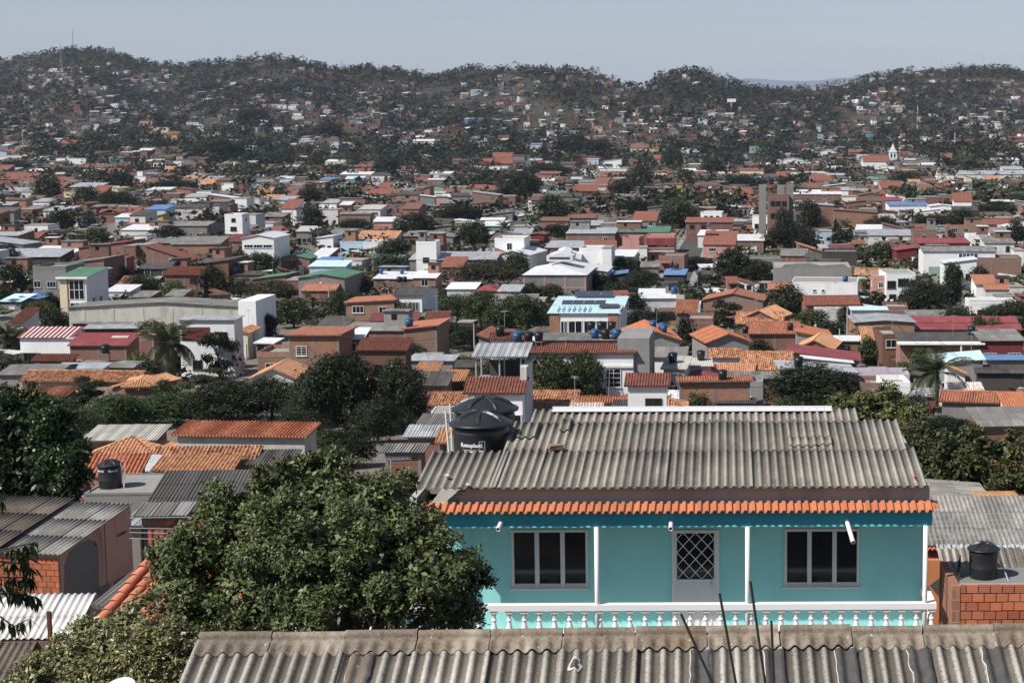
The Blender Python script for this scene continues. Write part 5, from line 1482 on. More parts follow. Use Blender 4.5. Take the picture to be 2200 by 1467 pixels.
# far: dark clumps in the town below the hills
for a in [(300,1115,1275,190),(540,1175,1305,170),(750,1205,1335,290),(750,1085,1195,180),(1110,1135,1205,290),(1950,1175,1305,180),(300,965,1030,90),(100,1010,1090,220),(715,915,975,90),(560,1000,1060,90),(1400,880,990,340),(1740,960,1060,240),(1300,1060,1120,180),(2110,1050,1120,110),(1500,1180,1230,130),(1800,1170,1250,120),(2080,770,870,180),(1600,690,780,220)]: T(1, *a)
for a in [(625,880,965,95),(815,868,945,85),(955,858,905,75),(300,980,1105,180),(430,965,1065,130),(780,960,1025,85),(1130,1075,1270,280),(940,1100,1205,160),(1300,1030,1115,280),(1560,1020,1130,130),(1900,1040,1210,150),(2100,935,1070,160),(1480,850,980,260),(1770,1130,1255,150),(1640,880,970,200),(230,1115,1170,80),(680,1130,1200,120),(1900,870,915,90),(60,920,980,180)]: T(2, *a)
for a in [(745,1005,1085,100),(1010,918,965,65),(330,965,1035,130),(220,1000,1105,170),(1115,988,1045,105),(1690,990,1065,130),(2050,998,1075,190),(1010,1040,1125,110),(1420,1080,1185,190),(1550,1058,1135,150),(1160,1118,1205,150),(1750,1138,1215,120),(1320,1060,1115,75),(1980,1088,1155,150),(400,1105,1195,260),(700,820,900,150),(190,740,810,100),(1210,930,1000,110),(640,880,960,150),(560,1180,1230,110)]: T(3, *a)
# ------------------------------------------------------------------ the rest of the town and the hillside, in between
HANDS = [d for d in SPECS if d['hand']]
# a tree seen whole in the photograph stands in front of the walls it overlaps
for t in TSPECS:
    if 'rect' not in t or t['y'] > 900: continue
    x0, hw, y0, y1 = t['rect']; Yn = t['y']
    for d in sorted(HANDS, key=lambda d: -d['y']):
        if not (Yn * .78 < d['y'] < Yn + 1): continue
        ox = min(x0 + hw, d['px'] + d['W']*d['s']/2) - max(x0 - hw, d['px'] - d['W']*d['s']/2)
        oy = min(y1, d['py'] + d['H']*d['s']) - max(y0, d['py'])
        if ox > 0 and oy > 0 and ox * oy > .22 * 2 * hw * (y1 - y0): Yn = min(Yn, d['y'] - hw / d['s'] * .55 - .4)
    if Yn < t['y'] - .5:
        p = P(x0, y0, Yn); z = tz(p.x, Yn); s = project(p)[2]
        t.update(x=p.x, y=Yn, z=z, h=max((p.z - z) * 1.03, 1.5), w=2.24 * hw / s, s=s)
        t['px'], t['py'], _ = project((p.x, Yn, z + t['h'] * .55)); t['score'] = s * s * t['w'] * t['h'] * 2
HX = np.array([(d['x'] - d['W']/2, d['x'] + d['W']/2, d['y'], d['y'] + d['D'], d['px'] - d['W']*d['s']/2, d['px'] + d['W']*d['s']/2, d['py'] - 2, d['py'] + d['H']*d['s']*(.62 if 'mark' in d['o'] or d['o'].get('extra') else .36)) for d in HANDS])
HX = np.concatenate([HX, np.array([(0, 0, t['y'], t['y'], t['px'] - t['w']*t['s']*.42, t['px'] + t['w']*t['s']*.42, t['py'] - t['h']*t['s']*.42, t['py'] + t['h']*t['s']*.28) for t in TSPECS])])
NHH = len(HANDS)
TH_ = np.array([(t['x'], t['y'], t['w'] * .42, t['px'] - t['w']*t['s']*.4, t['px'] + t['w']*t['s']*.4) for t in TSPECS])
ST = [(X - w/2 - 2.2, X + w/2 + 2.2, y0, y1) for X, y0, y1, w in STREETS]
GRID = {}
def blocked(x, Y, W, D):
    for a, b, c, d in ST:
        if x + W/2 > a and x - W/2 < b and Y + D > c and Y < d: return True
    Hh = HX[:NHH]
    if np.any((Hh[:, 0] < x + W/2 + .4) & (Hh[:, 1] > x - W/2 - .4) & (Hh[:, 2] < Y + D + .4) & (Hh[:, 3] > Y - .4)): return True
    if np.any((np.abs(TH_[:, 0] - x) < TH_[:, 2] + W/2) & (np.abs(TH_[:, 1] - Y - D/2) < TH_[:, 2] + D/2)): return True
    return False
def hides(x, Y, W, z0, h, slack=0.0):
    px, pt, s = project((x, Y, z0 + h)); pb = pt + h * s
    a, b = px - W*s/2, px + W*s/2
    m = (HX[:, 4] < b - 3) & (HX[:, 5] > a + 3) & (HX[:, 6] < pb) & (HX[:, 7] > pt + slack) & (HX[:, 2] > Y)
    return bool(np.any(m))
WALLS = ['brick'] * 17 + ['brick2'] * 9 + ['brick3'] * 12 + ['concrete'] * 11 + ['grey'] * 6 + ['white'] * 7 + ['offwhite'] * 6 + ['cream', 'pink', 'beige', 'paleblue', 'green', 'yellow', 'beige', 'brown', 'teal']
ROOFS = ['r_asb'] * 12 + ['r_zinc'] * 6 + ['r_white'] * 5 + ['r_cream'] * 4 + ['r_rtile'] * 10 + ['r_dusty'] * 11 + ['r_tile'] * 2 + ['r_dark'] * 15 + ['r_maroon'] * 3 + ['r_far'] * 18 + ['r_red', 'r_green', 'r_sky']
FR = random.Random(23)
def fill():
    Y = 104.0
    while Y < 2750:
        near = Y < 1100
        dep = 6.2 + Y * .0035
        rowgap = 1.6 + Y * (.0062 if near else .0066)
        xl = (-480 - CX) / F * Y; xr = (2680 - CX) / F * Y
        x = xl + FR.uniform(0, 8)
        while x < xr:
            W_ = FR.uniform(5, 10) * (1 + Y / 5200)
            D_l = dep * FR.uniform(.8, 1.25)
            yy = Y + FR.uniform(-1.5, 2.5)
            xc = x + W_ / 2
            px = CX + F * 1.008 * xc / yy
            Dh = float(hill_D(px)); t = (yy - HF) / (Dh - HF)
            veg = float(fbm(px / 110.0, yy / 160.0, 31, 3))
            if t > .985: x += W_ + 3; continue
            if t > 0.12:
                ph = 0.80 - .50 * t + (0.47 - veg) * 2.4
                gap = FR.uniform(1, 7) + 11 * t
            else:
                ph = 0.77 + (0.46 - veg) * 1.6; gap = FR.uniform(.3, 2.2)
            if blocked(xc, yy, W_, D_l): x += W_ * .5; continue
            z0 = tz(xc, yy)
            if Y < 152: ph = 0
            if FR.random() < ph:
                H = FR.choice([2.8, 3, 3, 3.3, 3.6, 4.2, 5.6, 6]) if t < .12 else FR.choice([2.5, 2.8, 2.8, 3.2, 4.6])
                if Y < 210: H = min(H, 3.2)
                roof = FR.choice(['S', 'S', 'S', 'S', 'X', 'X', 'Y', 'F', 'SR', 'SL', 'B', 'F'])
                wall = FR.choice(WALLS); rc = FR.choice(ROOFS)
                if Y > 420 and rc in ('r_rtile', 'r_dusty', 'r_tile') and FR.random() < .45: rc = FR.choice(['r_far', 'r_far', 'r_dark'])
                if t > .12:
                    wall = FR.choice(['brick', 'brick3', 'brick3', 'concrete', 'grey', 'concrete', 'offwhite', 'grey', 'grey', 'brick', 'paleblue', 'brown', 'beige', 'pink', 'dark', 'brown', 'brick3', 'white'])
                    rc = FR.choice(['r_asb', 'r_asb', 'r_dark', 'r_dark', 'r_far', 'r_zinc', 'r_cream', 'r_asb', 'r_zinc', 'r_far', 'r_dark', 'r_white'])
                    W_ *= .7; D_l *= .7
                if not hides(xc, yy, W_, z0, H + 1.2, 4 if Y > 600 else 2):
                    spec_w(xc, yy, W_, H, D_l, roof, wall, rc, yaw=rad(FR.uniform(-7, 7)) if t < .12 else rad(FR.uniform(-25, 25)), found=2.5 if t < .12 else 5)
                elif FR.random() < .5:
                    h = FR.uniform(2.5, 4.5)
                    if not hides(xc, yy, 4, z0, h, 2): tspec(xc, yy, FR.uniform(3, 6), h, 'broad', FR.choice([D_, MD, MD, O]))
            elif t < .12:
                w = FR.uniform(5, 11); h = w * FR.uniform(.55, .85)
                if not hides(xc, yy, w, z0, h, 3): tspec(xc, yy, w, h, 'broad', FR.choice([D_, D_, MD, MD, O]))
            x += W_ + gap
        Y += dep + rowgap
fill()
for k in range(2600):       # sheds and lean-tos in the yards
    Y = FR.uniform(150, 700); x = FR.uniform((-60 - CX) / F * Y, (2260 - CX) / F * Y); w = FR.uniform(2, 4.5); dd = FR.uniform(1.8, 3.5); H = FR.uniform(1.9, 2.7)
    if blocked(x, Y, w * .8, dd * .8) or hides(x, Y, w, tz(x, Y), H + .6, 2): continue
    spec_w(x, Y, w, H, dd, FR.choice(['S', 'S', 'B', 'SR', 'SL', 'F']), FR.choice(['brick', 'brick3', 'concrete', 'grey', 'brick2', 'dark', 'offwhite']), FR.choice(['r_asb', 'r_zinc', 'r_dark', 'r_far', 'r_rtile', 'r_white']), yaw=rad(FR.uniform(-15, 15)))
# extra street trees in the middle town
for k in range(15000):
    Y = math.sqrt(FR.uniform(230**2, 1420**2)); x = FR.uniform((-400 - CX) / F * Y, (2600 - CX) / F * Y)
    w = FR.uniform(5, 13); h = w * FR.uniform(.6, .95)
    if vnoise(x / 40.0, Y / 60.0, 77) < .40: continue
    if any(a - 1 < x < b + 1 and c < Y < d for a, b, c, d in ST): continue
    if not hides(x, Y, w, tz(x, Y), h, 3): tspec(x, Y, w, h, 'broad', FR.choice([D_, D_, MD, O]))
for k in range(4200):
    Y = FR.uniform(138, 470); x = FR.uniform((-60 - CX) / F * Y, (2260 - CX) / F * Y)
    w = FR.uniform(2.5, 6.5); h = w * FR.uniform(.7, 1.0)
    if blocked(x, Y - w * .3, w * .6, w * .6): continue
    if not hides(x, Y, w * .8, tz(x, Y), h * .9, 2): tspec(x, Y, w, h, FR.choice(['broad', 'broad', 'tall']), FR.choice([D_, MD, MD, L_, O]))
for k in range(700):        # yards out of sight behind the near roofs
    Y = FR.uniform(45, 104); px_ = FR.uniform(1060, 1760); x = (px_ - CX) / F * Y; w = FR.uniform(2.5, 6); h = w * FR.uniform(.6, .9)
    if k % 4: ok = project((x, Y, tz(x, Y) + h))[1] > 925
    else: h = 2.6; ok = project((x, Y + 3, tz(x, Y) + 3.2))[1] > 925
    if not ok or blocked(x, Y, w, w * .6): continue
    if k % 4: tspec(x, Y, w, h, 'broad', FR.choice([D_, MD, L_])); TSPECS[-1]['score'] = 0
    else: spec_w(x, Y, FR.uniform(4, 7), 2.6, FR.uniform(3, 5), 'S', FR.choice(['brick', 'concrete', 'offwhite']), FR.choice(['r_asb', 'r_dark', 'r_zinc'])); SPECS[-1]['score'] = 0
# woods and scrub on the slopes
HILLT = []
def hill_trees():
    r = np.random.RandomState(44); n = 44000
    Y = r.uniform(1250, 2900, n); px = r.uniform(-380, 2580, n)
    x = (px - CX) / F / 1.008 * Y
    D = hill_D(px); t = (Y - HF) / (D - HF)
    veg = fbm(px / 110.0, Y / 160.0, 31, 3)
    fine = fbm(px / 24.0, Y / 40.0, 61, 2)
    keep = (t > .04) & (t < 1.05) & (r.uniform(size=n) < np.clip((veg - .34) * 3.2 + .10 + .45 * np.clip(t - .25, 0, 1) + (fine - .37) * 1.1, .05, 1)) 
    x, Y, px, t = x[keep], Y[keep], px[keep], t[keep]
    z = terrain(x, Y)
    for i in range(len(x)):
        ridge = t[i] > .96
        w = r.uniform(4, 13) if not ridge else r.uniform(6, 15)
        h = w * r.uniform(.5, .85)
        HILLT.append(dict(x=x[i], y=Y[i], z=z[i], w=w, h=h, mat=('leaf_far', 'leaf_far', 'leaf_dark', 'leaf_olive')[r.randint(4)]))
hill_trees()
# the 300 of each that show largest stand alone, the others are one mass each
SPECS.sort(key=lambda d: -d['score']); TSPECS.sort(key=lambda d: -d['score'])
NH = 288
for d in SPECS[:NH]: build_house(d)
far = SPECS[NH:]
stuff_houses(far, 'distant_houses', 'countless small distant houses packed over the plain and up the slopes')
for d in TSPECS[:300 - 8]: build_tree(d)
stuff_trees(TSPECS[300 - 8:], 'distant_trees', 'many more dark trees scattered between the distant houses', 34, .215)
stuff_trees(HILLT, 'hillside_woods', 'dark trees and scrub covering the far hillsides', 18, .29)
print('houses', len(SPECS), 'trees', len(TSPECS), 'hill trees', len(HILLT), 'hand', len(HANDS))
# ------------------------------------------------------------------ foreground helpers
class Frame:
    def __init__(s, O, yaw):
        s.O = Vector(O); s.yaw = yaw
        s.ex = Vector((math.cos(yaw), math.sin(yaw), 0)); s.ey = Vector((-math.sin(yaw), math.cos(yaw), 0))
    def _hit(s, px, py, p0, n):
        d = ray(px, py); C = Vector((0, 0, CAMZ))
        q = C + d * ((p0 - C).dot(n) / d.dot(n)) - s.O
        return Vector((q.dot(s.ex), q.dot(s.ey), q.z))
    def onY(s, px, py, y): return s._hit(px, py, s.O + s.ey * y, s.ey)
    def onZ(s, px, py, z): return s._hit(px, py, s.O + Vector((0, 0, z)), Vector((0, 0, 1)))
    def onSlope(s, px, py, y0, z0, p): return s._hit(px, py, s.O + s.ey * y0 + Vector((0, 0, z0)), s.ey * -math.sin(p) + Vector((0, 0, math.cos(p))))
    def world(s, v): return s.O + s.ex * v[0] + s.ey * v[1] + Vector((0, 0, v[2]))

def asb_near(name, mid, dark, light, moss=(0.16, 0.085, 0.03), mossamt=0.25, spots=True, crest=0.0, cdark=(0.07, 0.058, 0.046)):
    m, t, b = new_mat(name, 0.92, 0.15)
    c = shifted(t)
    n1 = t.noise(t.mapping(c, (1.4, 0.7, 1)), 1.3, 6, 0.66)
    n2 = t.noise(c, 24.0, 5, 0.75)
    n3 = t.noise(t.mapping(c, (7, 0.5, 1)), 1.0, 4, 0.6)
    base = t.ramp(n1, [(0.28, dark), (0.5, mid), (0.72, light)])
    base = t.mix(t.math('MULTIPLY', t.ramp(n3, [(0.5, 0), (0.75, 1)]), 0.45), base, dark)
    base = t.mix(t.ramp(n2, [(0.35, 0.0), (0.75, 0.55)]), base, light)
    base = t.mix(t.ramp(n2, [(0.24, 0.6), (0.42, 0.0)]), base, tuple(x * .5 for x in dark))
    n4 = t.noise(c, 2.1, 5, 0.7)
    base = t.mix(t.math('MULTIPLY', t.ramp(n4, [(0.56, 0), (0.72, 1)]), mossamt), base, moss)
    if spots:
        v = t.new('ShaderNodeTexVoronoi'); v.inputs['Scale'].default_value = 6.0; t.link(c, v.inputs['Vector'])
        base = t.mix(t.ramp(v.outputs['Distance'], [(0.05, 0.8), (0.11, 0.0)]), base, (0.5, 0.48, 0.44))
    if crest:       # wave shading put into the colour, with wear and silt: pale tops, dark valleys
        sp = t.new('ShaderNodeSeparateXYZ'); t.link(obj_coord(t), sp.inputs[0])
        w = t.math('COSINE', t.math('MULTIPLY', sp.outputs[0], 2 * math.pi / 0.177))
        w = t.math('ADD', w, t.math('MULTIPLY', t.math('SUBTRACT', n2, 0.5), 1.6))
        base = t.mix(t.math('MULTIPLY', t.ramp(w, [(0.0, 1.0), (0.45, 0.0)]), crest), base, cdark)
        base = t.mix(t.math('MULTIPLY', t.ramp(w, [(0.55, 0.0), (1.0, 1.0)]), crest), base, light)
    base = jitter(t, base, 0.2)
    t.link(base, b.inputs['Base Color'])
    bump(t, b, t.noise(c, 60, 4, 0.7), 0.45, 0.006)
    return m
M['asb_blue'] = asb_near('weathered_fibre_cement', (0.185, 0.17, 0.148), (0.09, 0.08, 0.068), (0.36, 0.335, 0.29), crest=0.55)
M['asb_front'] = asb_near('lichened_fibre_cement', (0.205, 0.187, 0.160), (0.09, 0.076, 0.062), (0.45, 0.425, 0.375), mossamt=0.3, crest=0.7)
M['asb_cap'] = asb_near('mossy_ridge_cement', (0.15, 0.12, 0.09), (0.06, 0.046, 0.035), (0.36, 0.31, 0.25), mossamt=0.5)
M['asb_white'] = plaster('white_fibre_cement', (0.72, 0.70, 0.67), 0.18)
M['asb_brown'] = asb_near('brown_fibre_cement', (0.13, 0.105, 0.085), (0.07, 0.055, 0.045), (0.2, 0.17, 0.145), mossamt=0.3)
M['bitumen'] = plain('bitumen_tape', (0.072, 0.069, 0.066), 0.85, 0.2, 0.5, 7)
M['peel'] = plain('peeling_white_sealant', (0.46, 0.44, 0.40), 0.85, 0.2, 0.2, 20)
M['turq'] = plaster('turquoise_paint', (0.30, 0.67, 0.66), 0.26, (0.14, 0.34, 0.34), jit=0)
M['turq_dark'] = plaster('dark_teal_paint', (0.058, 0.335, 0.42), 0.22, (0.05, 0.18, 0.22), jit=0)
M['turq_light'] = plaster('bright_turquoise_drips', (0.2, 0.62, 0.64), 0.15, jit=0)
M['new_tile'] = plain('new_clay_tile', (0.46, 0.165, 0.085), 0.75, 0.3, 0.14, 5, jit=0.13)
M['old_terra'] = plain('terracotta_tile', (0.50, 0.19, 0.11), 0.85, 0.2, 0.22, 6, jit=0.14)
M['band'] = plaster('dirty_grey_render', (0.40, 0.38, 0.34), 0.5, (0.06, 0.05, 0.045), jit=0)
M['white_clean'] = plaster('white_gloss_paint', (0.78, 0.78, 0.77), 0.06, jit=0, rough=0.6)
M['door'] = plain('pale_door_paint', (0.66, 0.67, 0.66), 0.5, 0.4, 0.06)
M['flash'] = plain('zinc_flashing', (0.62, 0.63, 0.64), 0.5, 0.4, 0.1, 4)
M['rust'] = plain('rusty_steel', (0.11, 0.045, 0.03), 0.9, 0.2, 0.4, 12)
M['rebar'] = plain('dark_rebar', (0.02, 0.017, 0.016), 0.85, 0.3, 0.4, 30)
M['print'] = plain('white_print', (0.72, 0.72, 0.72), 0.6, 0.3, 0.04)

PIT, AMP = 0.177, 0.0285
def corr_mesh(name, n, l, mat, seg=10, th=0.007, ny=1, amp=AMP, pit=PIT, x0=-0.03):
    """one corrugated sheet n waves wide, l long, with both faces and closed edges"""
    xs = np.linspace(x0, n * pit + 0.03, n * seg + 3)
    z = amp * np.cos(2 * math.pi * xs / pit)
    ys = np.linspace(0, l, ny + 1)
    nc = len(xs)
    V = []
    for dz in (0, -th):
        for y in ys: V.append(np.stack([xs, np.full(nc, y), z + dz], -1))
    V = np.concatenate(V); F_ = []
    off = nc * len(ys)
    for r in range(ny):
        for c in range(nc - 1):
            i = r * nc + c
            F_.append((i, i + 1, i + nc + 1, i + nc)); F_.append((off + i, off + i + nc, off + i + nc + 1, off + i + 1))
    for c in range(nc - 1):
        F_.append((c, off + c, off + c + 1, c + 1)); k = ny * nc + c; F_.append((k, k + 1, off + k + 1, off + k))
    for r in range(ny):
        a, b = r * nc, (r + 1) * nc; F_.append((a, b, off + b, off + a)); a += nc - 1; b += nc - 1; F_.append((a, off + a, off + b, b))
    return np_mesh(name, V, np.array(F_), mat, smooth=True)

def place_sheets(t, mesh, xs, y0, z0, p, name='roof_sheet', r=random.Random(3), wob=.004):
    cp_, sp_ = math.cos(p), math.sin(p)
    for x in xs:
        o = link(name, mesh, t)
        o.matrix_local = Matrix.Translation((x, y0 + r.uniform(-.012, .012), z0 + r.uniform(-wob, wob))) @ Matrix.Rotation(p + r.uniform(-.004, .004), 4, 'X') @ Matrix.Rotation(r.uniform(-.003, .003), 4, 'Z')

def wall_with_holes(mb, x0, x1, z0, z1, holes, y0, y1, mi=0):
    xs = sorted({x0, x1} | {h[0] for h in holes} | {h[1] for h in holes}); zs = sorted({z0, z1} | {h[2] for h in holes} | {h[3] for h in holes})
    for a, b in zip(xs[:-1], xs[1:]):
        run = None
        for c, d in zip(zs[:-1], zs[1:]):
            mx, mz = (a + b) / 2, (c + d) / 2
            inside = any(h[0] < mx < h[1] and h[2] < mz < h[3] for h in holes)
            if not inside: mb.box(a, b, y0, y1, c, d, mi)

def text_mesh(txt, size, mat, bold=0.0, extr=0.002):
    cu = bpy.data.curves.new('text', 'FONT'); cu.body = txt; cu.size = size; cu.align_x = 'CENTER'; cu.align_y = 'CENTER'; cu.offset = bold; cu.extrude = extr; cu.resolution_u = 2
    o = bpy.data.objects.new('text', cu); COL.objects.link(o)
    bpy.context.view_layer.update()
    me = bpy.data.meshes.new_from_object(o.evaluated_get(bpy.context.evaluated_depsgraph_get()))
    bpy.data.objects.remove(o); bpy.data.curves.remove(cu)
    me.materials.clear(); me.materials.append(mat)
    return me
def bend(me, R, a0, z0, taper=0.0):
    """wrap a flat mesh (x right, y up) round a cylinder of radius R, centred on angle a0"""
    for v in me.vertices:
        a = a0 + v.co.x / R; rr = R + v.co.z + 0.004 + taper * v.co.y
        v.co = Vector((math.cos(a) * rr, math.sin(a) * rr, z0 + v.co.y))
    me.update(); return me

def big_tank(loc, r, h, label, rz=0.0, flip=False):
    t = empty('water_tank', loc, rz, label, 'water tank')
    R = r
    MB().lathe([(R*.80, 0), (R*.83, h*.02), (R*.845, h*.30), (R*.855, h*.31), (R*.855, h*.335), (R*.845, h*.345), (R*.87, h*.72), (R*.885, h*.74), (R*.885, h*.775), (R*.87, h*.785), (R*.875, h*.86)], 40).build('tank_body', M['rtank'], t, True)
    lid = MB().lathe([(R*.9, h*.85), (R*.995, h*.855), (R*1.0, h*.87), (R*1.0, h*.885), (R*.97, h*.895), (R*.86, h*.915), (R*.70, h*.965), (R*.50, h*1.01), (R*.30, h*1.04), (R*.12, h*1.052), (.012, h*1.055)], 40)
    lo = lid.build('lid', M['rtank'], t, True)
    ribs = MB()
    for k in range(6):
        a = k * math.pi / 3 + .35
        e = Vector((math.cos(a), math.sin(a), 0)); n = Vector((-math.sin(a), math.cos(a), 0))
        pr = [(.10, 1.058), (.30, 1.062), (.50, 1.035), (.70, .99), (.85, .925)]
        for (q0, z0), (q1, z1) in zip(pr[:-1], pr[1:]):
            w0, w1 = .035 * R * (1.2 - q0) + .012, .035 * R * (1.2 - q1) + .012
            a0, a1 = e * q0 * R, e * q1 * R
            v = [a0 - n * w0, a0 + n * w0, a1 + n * w1, a1 - n * w1]
            zz = [z0, z0, z1, z1]
            top = [Vector((p.x * 1, p.y, z * h + .012)) for p, z in zip(v, zz)]
            bot = [Vector((p.x + (n.x * s_ * .025), p.y + (n.y * s_ * .025), z * h - .03)) for p, z, s_ in zip(v, zz, (-1, 1, 1, -1))]
            ribs.add(top + bot, [(0, 1, 2, 3), (0, 4, 5, 1), (1, 5, 6, 2), (2, 6, 7, 3), (3, 7, 4, 0)])
    ribs.build('lid_rib', M['rtank'], lo)
    return t

# ------------------------------------------------------------------ the turquoise house
BH = Frame(P(1450, 1115, 33.3), rad(1.0)); BH.O.z = tz(BH.O.x, 33.3) - .2
bt = empty('house', BH.O, BH.yaw, 'turquoise house with white balcony and grey corrugated roof in the foreground', 'house')
landmark('the turquoise house', 1450, 1180)
fx0, fx1 = BH.onY(906, 1115, 0).x, BH.onY(2003, 1115, 0).x
zf1, zf0 = BH.onY(1450, 1099, 0).z, BH.onY(1450, 1131, 0).z
YW = 1.22
MB().box(fx0, fx1, 0, .22, zf0, zf1).build('fascia_beam', M['turq_dark'], bt)
r_ = random.Random(5); mb = MB(); x = fx0 + .02
while x < fx1 - .05:
    w = r_.uniform(.05, .16); h = r_.uniform(.008, .034)
    mb.box(x, min(x + w, fx1), -.004, -.001, zf0 - .006, zf0 + h); x += w
mb.build('paint_drips', M['turq_light'], bt)
wx0, wx1 = BH.onY(880, 1200, YW).x, BH.onY(1986, 1200, YW).x
zfl = BH.onY(1450, 1353, YW).z
holes = []
def rect(a, b, c, d):
    p, q = BH.onY(a, d, YW), BH.onY(b, c, YW)
    return (p.x, q.x, p.z, q.z)
w1, w2, dr_ = rect(1100, 1263, 1137, 1263), rect(1685, 1847, 1135, 1260), rect(1444, 1545, 1138, 1353)
dr_ = (dr_[0], dr_[1], zfl, dr_[3])
mb = MB(); wall_with_holes(mb, wx0, wx1, zfl - .15, zf0 + .12, [w1, w2, dr_], YW, YW + .15)
mb.build('wall', M['turq'], bt)
DEP = 6.2
MB().box(wx0 - .02, wx0 + .14, .23, YW - .002, zfl - .1, zf0 + .115).build('added_shade_wall', M['turq'], bt)  # unseen wall added to keep the sun off the balcony's back wall
MB().box(wx1 - .15, wx1, YW + .15, DEP, 0 - 1.5, zf1 + .5).box(wx0, wx0 + .15, YW + .15, DEP, -1.5, zf1).box(wx0, wx1, DEP, DEP + .15, -1.5, zf1 + .4).box(wx0 + .15, wx1 - .15, YW, YW + .15, -1.5, zfl - .15).build('side_wall', M['band'], bt)
MB().box(fx0, fx1, .22, YW + .15, zf0 + .12, zf0 + .26).box(fx0, wx1 - .15, YW + .15, DEP, zf0 + .12, zf0 + .27).build('ceiling_slab', M['band'], bt)
MB().box(wx0, BH.onY(2012, 1300, 0).x, -.1, YW + .0, zfl - .15, zfl).build('balcony_slab', M['white_clean'], bt)
MB().box(wx0 + .16, wx1 - .16, YW + .16, DEP - .01, zfl - .14, zfl - .02).build('room_floor', M['dark'], bt)
for (a, b, c, d) in (w1, w2):
    f = MB(); g = .055
    f.box(a, b, YW - .02, YW + .07, c, c + g).box(a, b, YW - .02, YW + .07, d - g, d).box(a, a + g, YW - .02, YW + .07, c + g, d - g).box(b - g, b, YW - .02, YW + .07, c + g, d - g)
    W3 = (b - a) / 3
    for k in (1, 2): f.box(a + W3 * k - .045, a + W3 * k + .045, YW - .025, YW + .065, c + g, d - g)
    for k in range(3):
        x0_, x1_ = a + W3 * k + .05, a + W3 * (k + 1) - .05
        f.box(x0_, x1_, YW - .008, YW + .04, c + g, c + g + .04)
    f.box(a - .03, b + .03, YW - .05, YW - .022, c - .045, c + .004)
    fo = f.build('window', M['fr_alu'], bt)
    for k in range(3): MB().box(a + W3 * k + .03, a + W3 * (k + 1) - .03, YW + .042, YW + .05, c + .05, d - .05).build('pane', M['glass'], fo)
a, b, c, d = dr_
f = MB().box(a, a + .075, YW - .03, YW + .1, c, d).box(b - .075, b, YW - .03, YW + .1, c, d).box(a + .075, b - .075, YW - .03, YW + .1, d - .06, d)
zg = BH.onY(1490, 1244, YW).z
f.box(a + .075, b - .075, YW - .01, YW + .05, c, zg).box(a + .075, a + .11, YW - .01, YW + .05, zg, d - .06).box(b - .11, b - .075, YW - .01, YW + .05, zg, d - .06)
for k in range(6):
    xx = a + .17 + (b - a - .34) * k / 5
    f.box(xx - .018, xx + .018, YW - .026, YW - .011, c + .12, zg - .08)
do = f.build('door', M['door'], bt)
MB().box(a + .11, b - .11, YW + .05, YW + .058, zg, d - .06).build('pane', M['glass'], do)
mb = MB(); gx0, gx1, gz0, gz1 = a + .11, b - .11, zg, d - .06
nd = 3
dx, dz = (gx1 - gx0) / nd, (gz1 - gz0) / (nd + .5)
for k in range(-5, 9):
    for sgn in (1, -1):
        # clip the slanted bar to the opening
        pts = []
        for q in np.linspace(0, 1, 60):
            xx = gx0 + (gx1 - gx0) * q; zz = gz0 + (k + sgn * q * nd) * dz * 1.0
            if gz0 <= zz <= gz1: pts.append((xx, YW + .02, zz))
        if len(pts) > 2: mb.tube(pts[0], pts[-1], .0085, n=5)
mb.build('lattice', M['fr_white'], do)
MB().tube((b - .16, YW - .04, zg - .12), (b - .16, YW - .04, zg - .02), .012).build('handle', M['steel'], do)
for px in (1282, 1606, 1988):
    q = BH.onY(px, 1200, -.03)
    MB().tube((q.x, -.03, zfl - .3), (q.x, -.03, zf0 + .004), .048, n=14).build('column', M['white_clean'], bt, True)
# balcony rail
zr1, zr0 = BH.onY(1450, 1298.5, -.1).z, BH.onY(1450, 1311, -.1).z
rx0, rx1 = BH.onY(1035, 1300, -.1).x - 4.3, BH.onY(2012, 1300, -.1).x
rail = MB().box(rx0, rx1, -.1, .08, zr0, zr1).box(rx1 - .18, rx1, .08, YW, zr0, zr1).box(rx0, rx1, -.09, .07, zfl, zfl + .05)
rail.build('balcony_rail', M['white_clean'], bt)
hb = zr0 - zfl - .05
pf = [(.062, 0), (.062, .06), (.035, .075), (.06, .13), (.072, .22), (.066, .30), (.04, .40), (.030, .44), (.047, .46), (.047, .48), (.03, .50), (.038, .56), (.058, .585), (.058, .60)]
bm = MB().lathe([(r0 * 1.16, z0 / .6 * (hb - .055)) for r0, z0 in pf], 12).box(-.075, .075, -.07, .07, hb - .055, hb).mesh('baluster', M['white_clean'])
q0 = BH.onY(1094, 1320, 0).x
k = -16
while True:
    xx = q0 + .3085 * k; k += 1
    if xx > rx1 - .05: break
    if xx > rx0: link('baluster', bm, bt, (xx, -.01, zfl + .05))
for k in range(3): link('baluster', bm, bt, (rx1 - .09, .28 + .3 * k, zfl + .05))
# drain pipes
def pipe(a, b, r=.045):
    a, b = Vector(a), Vector(b); ax = (b - a).normalized()
    mb = MB().tube(a, b, r, n=14, cap=False); mb.tube(b, a, r * .78, n=14, cap=False)
    u = ax.orthogonal().normalized(); w = ax.cross(u); vs = []
    for rr in (r, r * .78): vs += [b + (u * math.cos(2*math.pi*i/14) + w * math.sin(2*math.pi*i/14)) * rr for i in range(14)]
    mb.add(vs, [(i, (i+1) % 14, (i+1) % 14 + 14, i + 14) for i in range(14)])
    mb.build('drain_pipe', M['pvc'], bt, True)
for (ax, ay, bx, by, out) in ((1077, 1121, 1070, 1137, .32), (1442, 1120, 1441, 1136, .32), (1819, 1117, 1833, 1165, .62)):
    a_ = BH.onY(ax, ay, 0); b_ = BH.onY(bx, by, -out); pipe((a_.x, .05, a_.z), b_, .047)
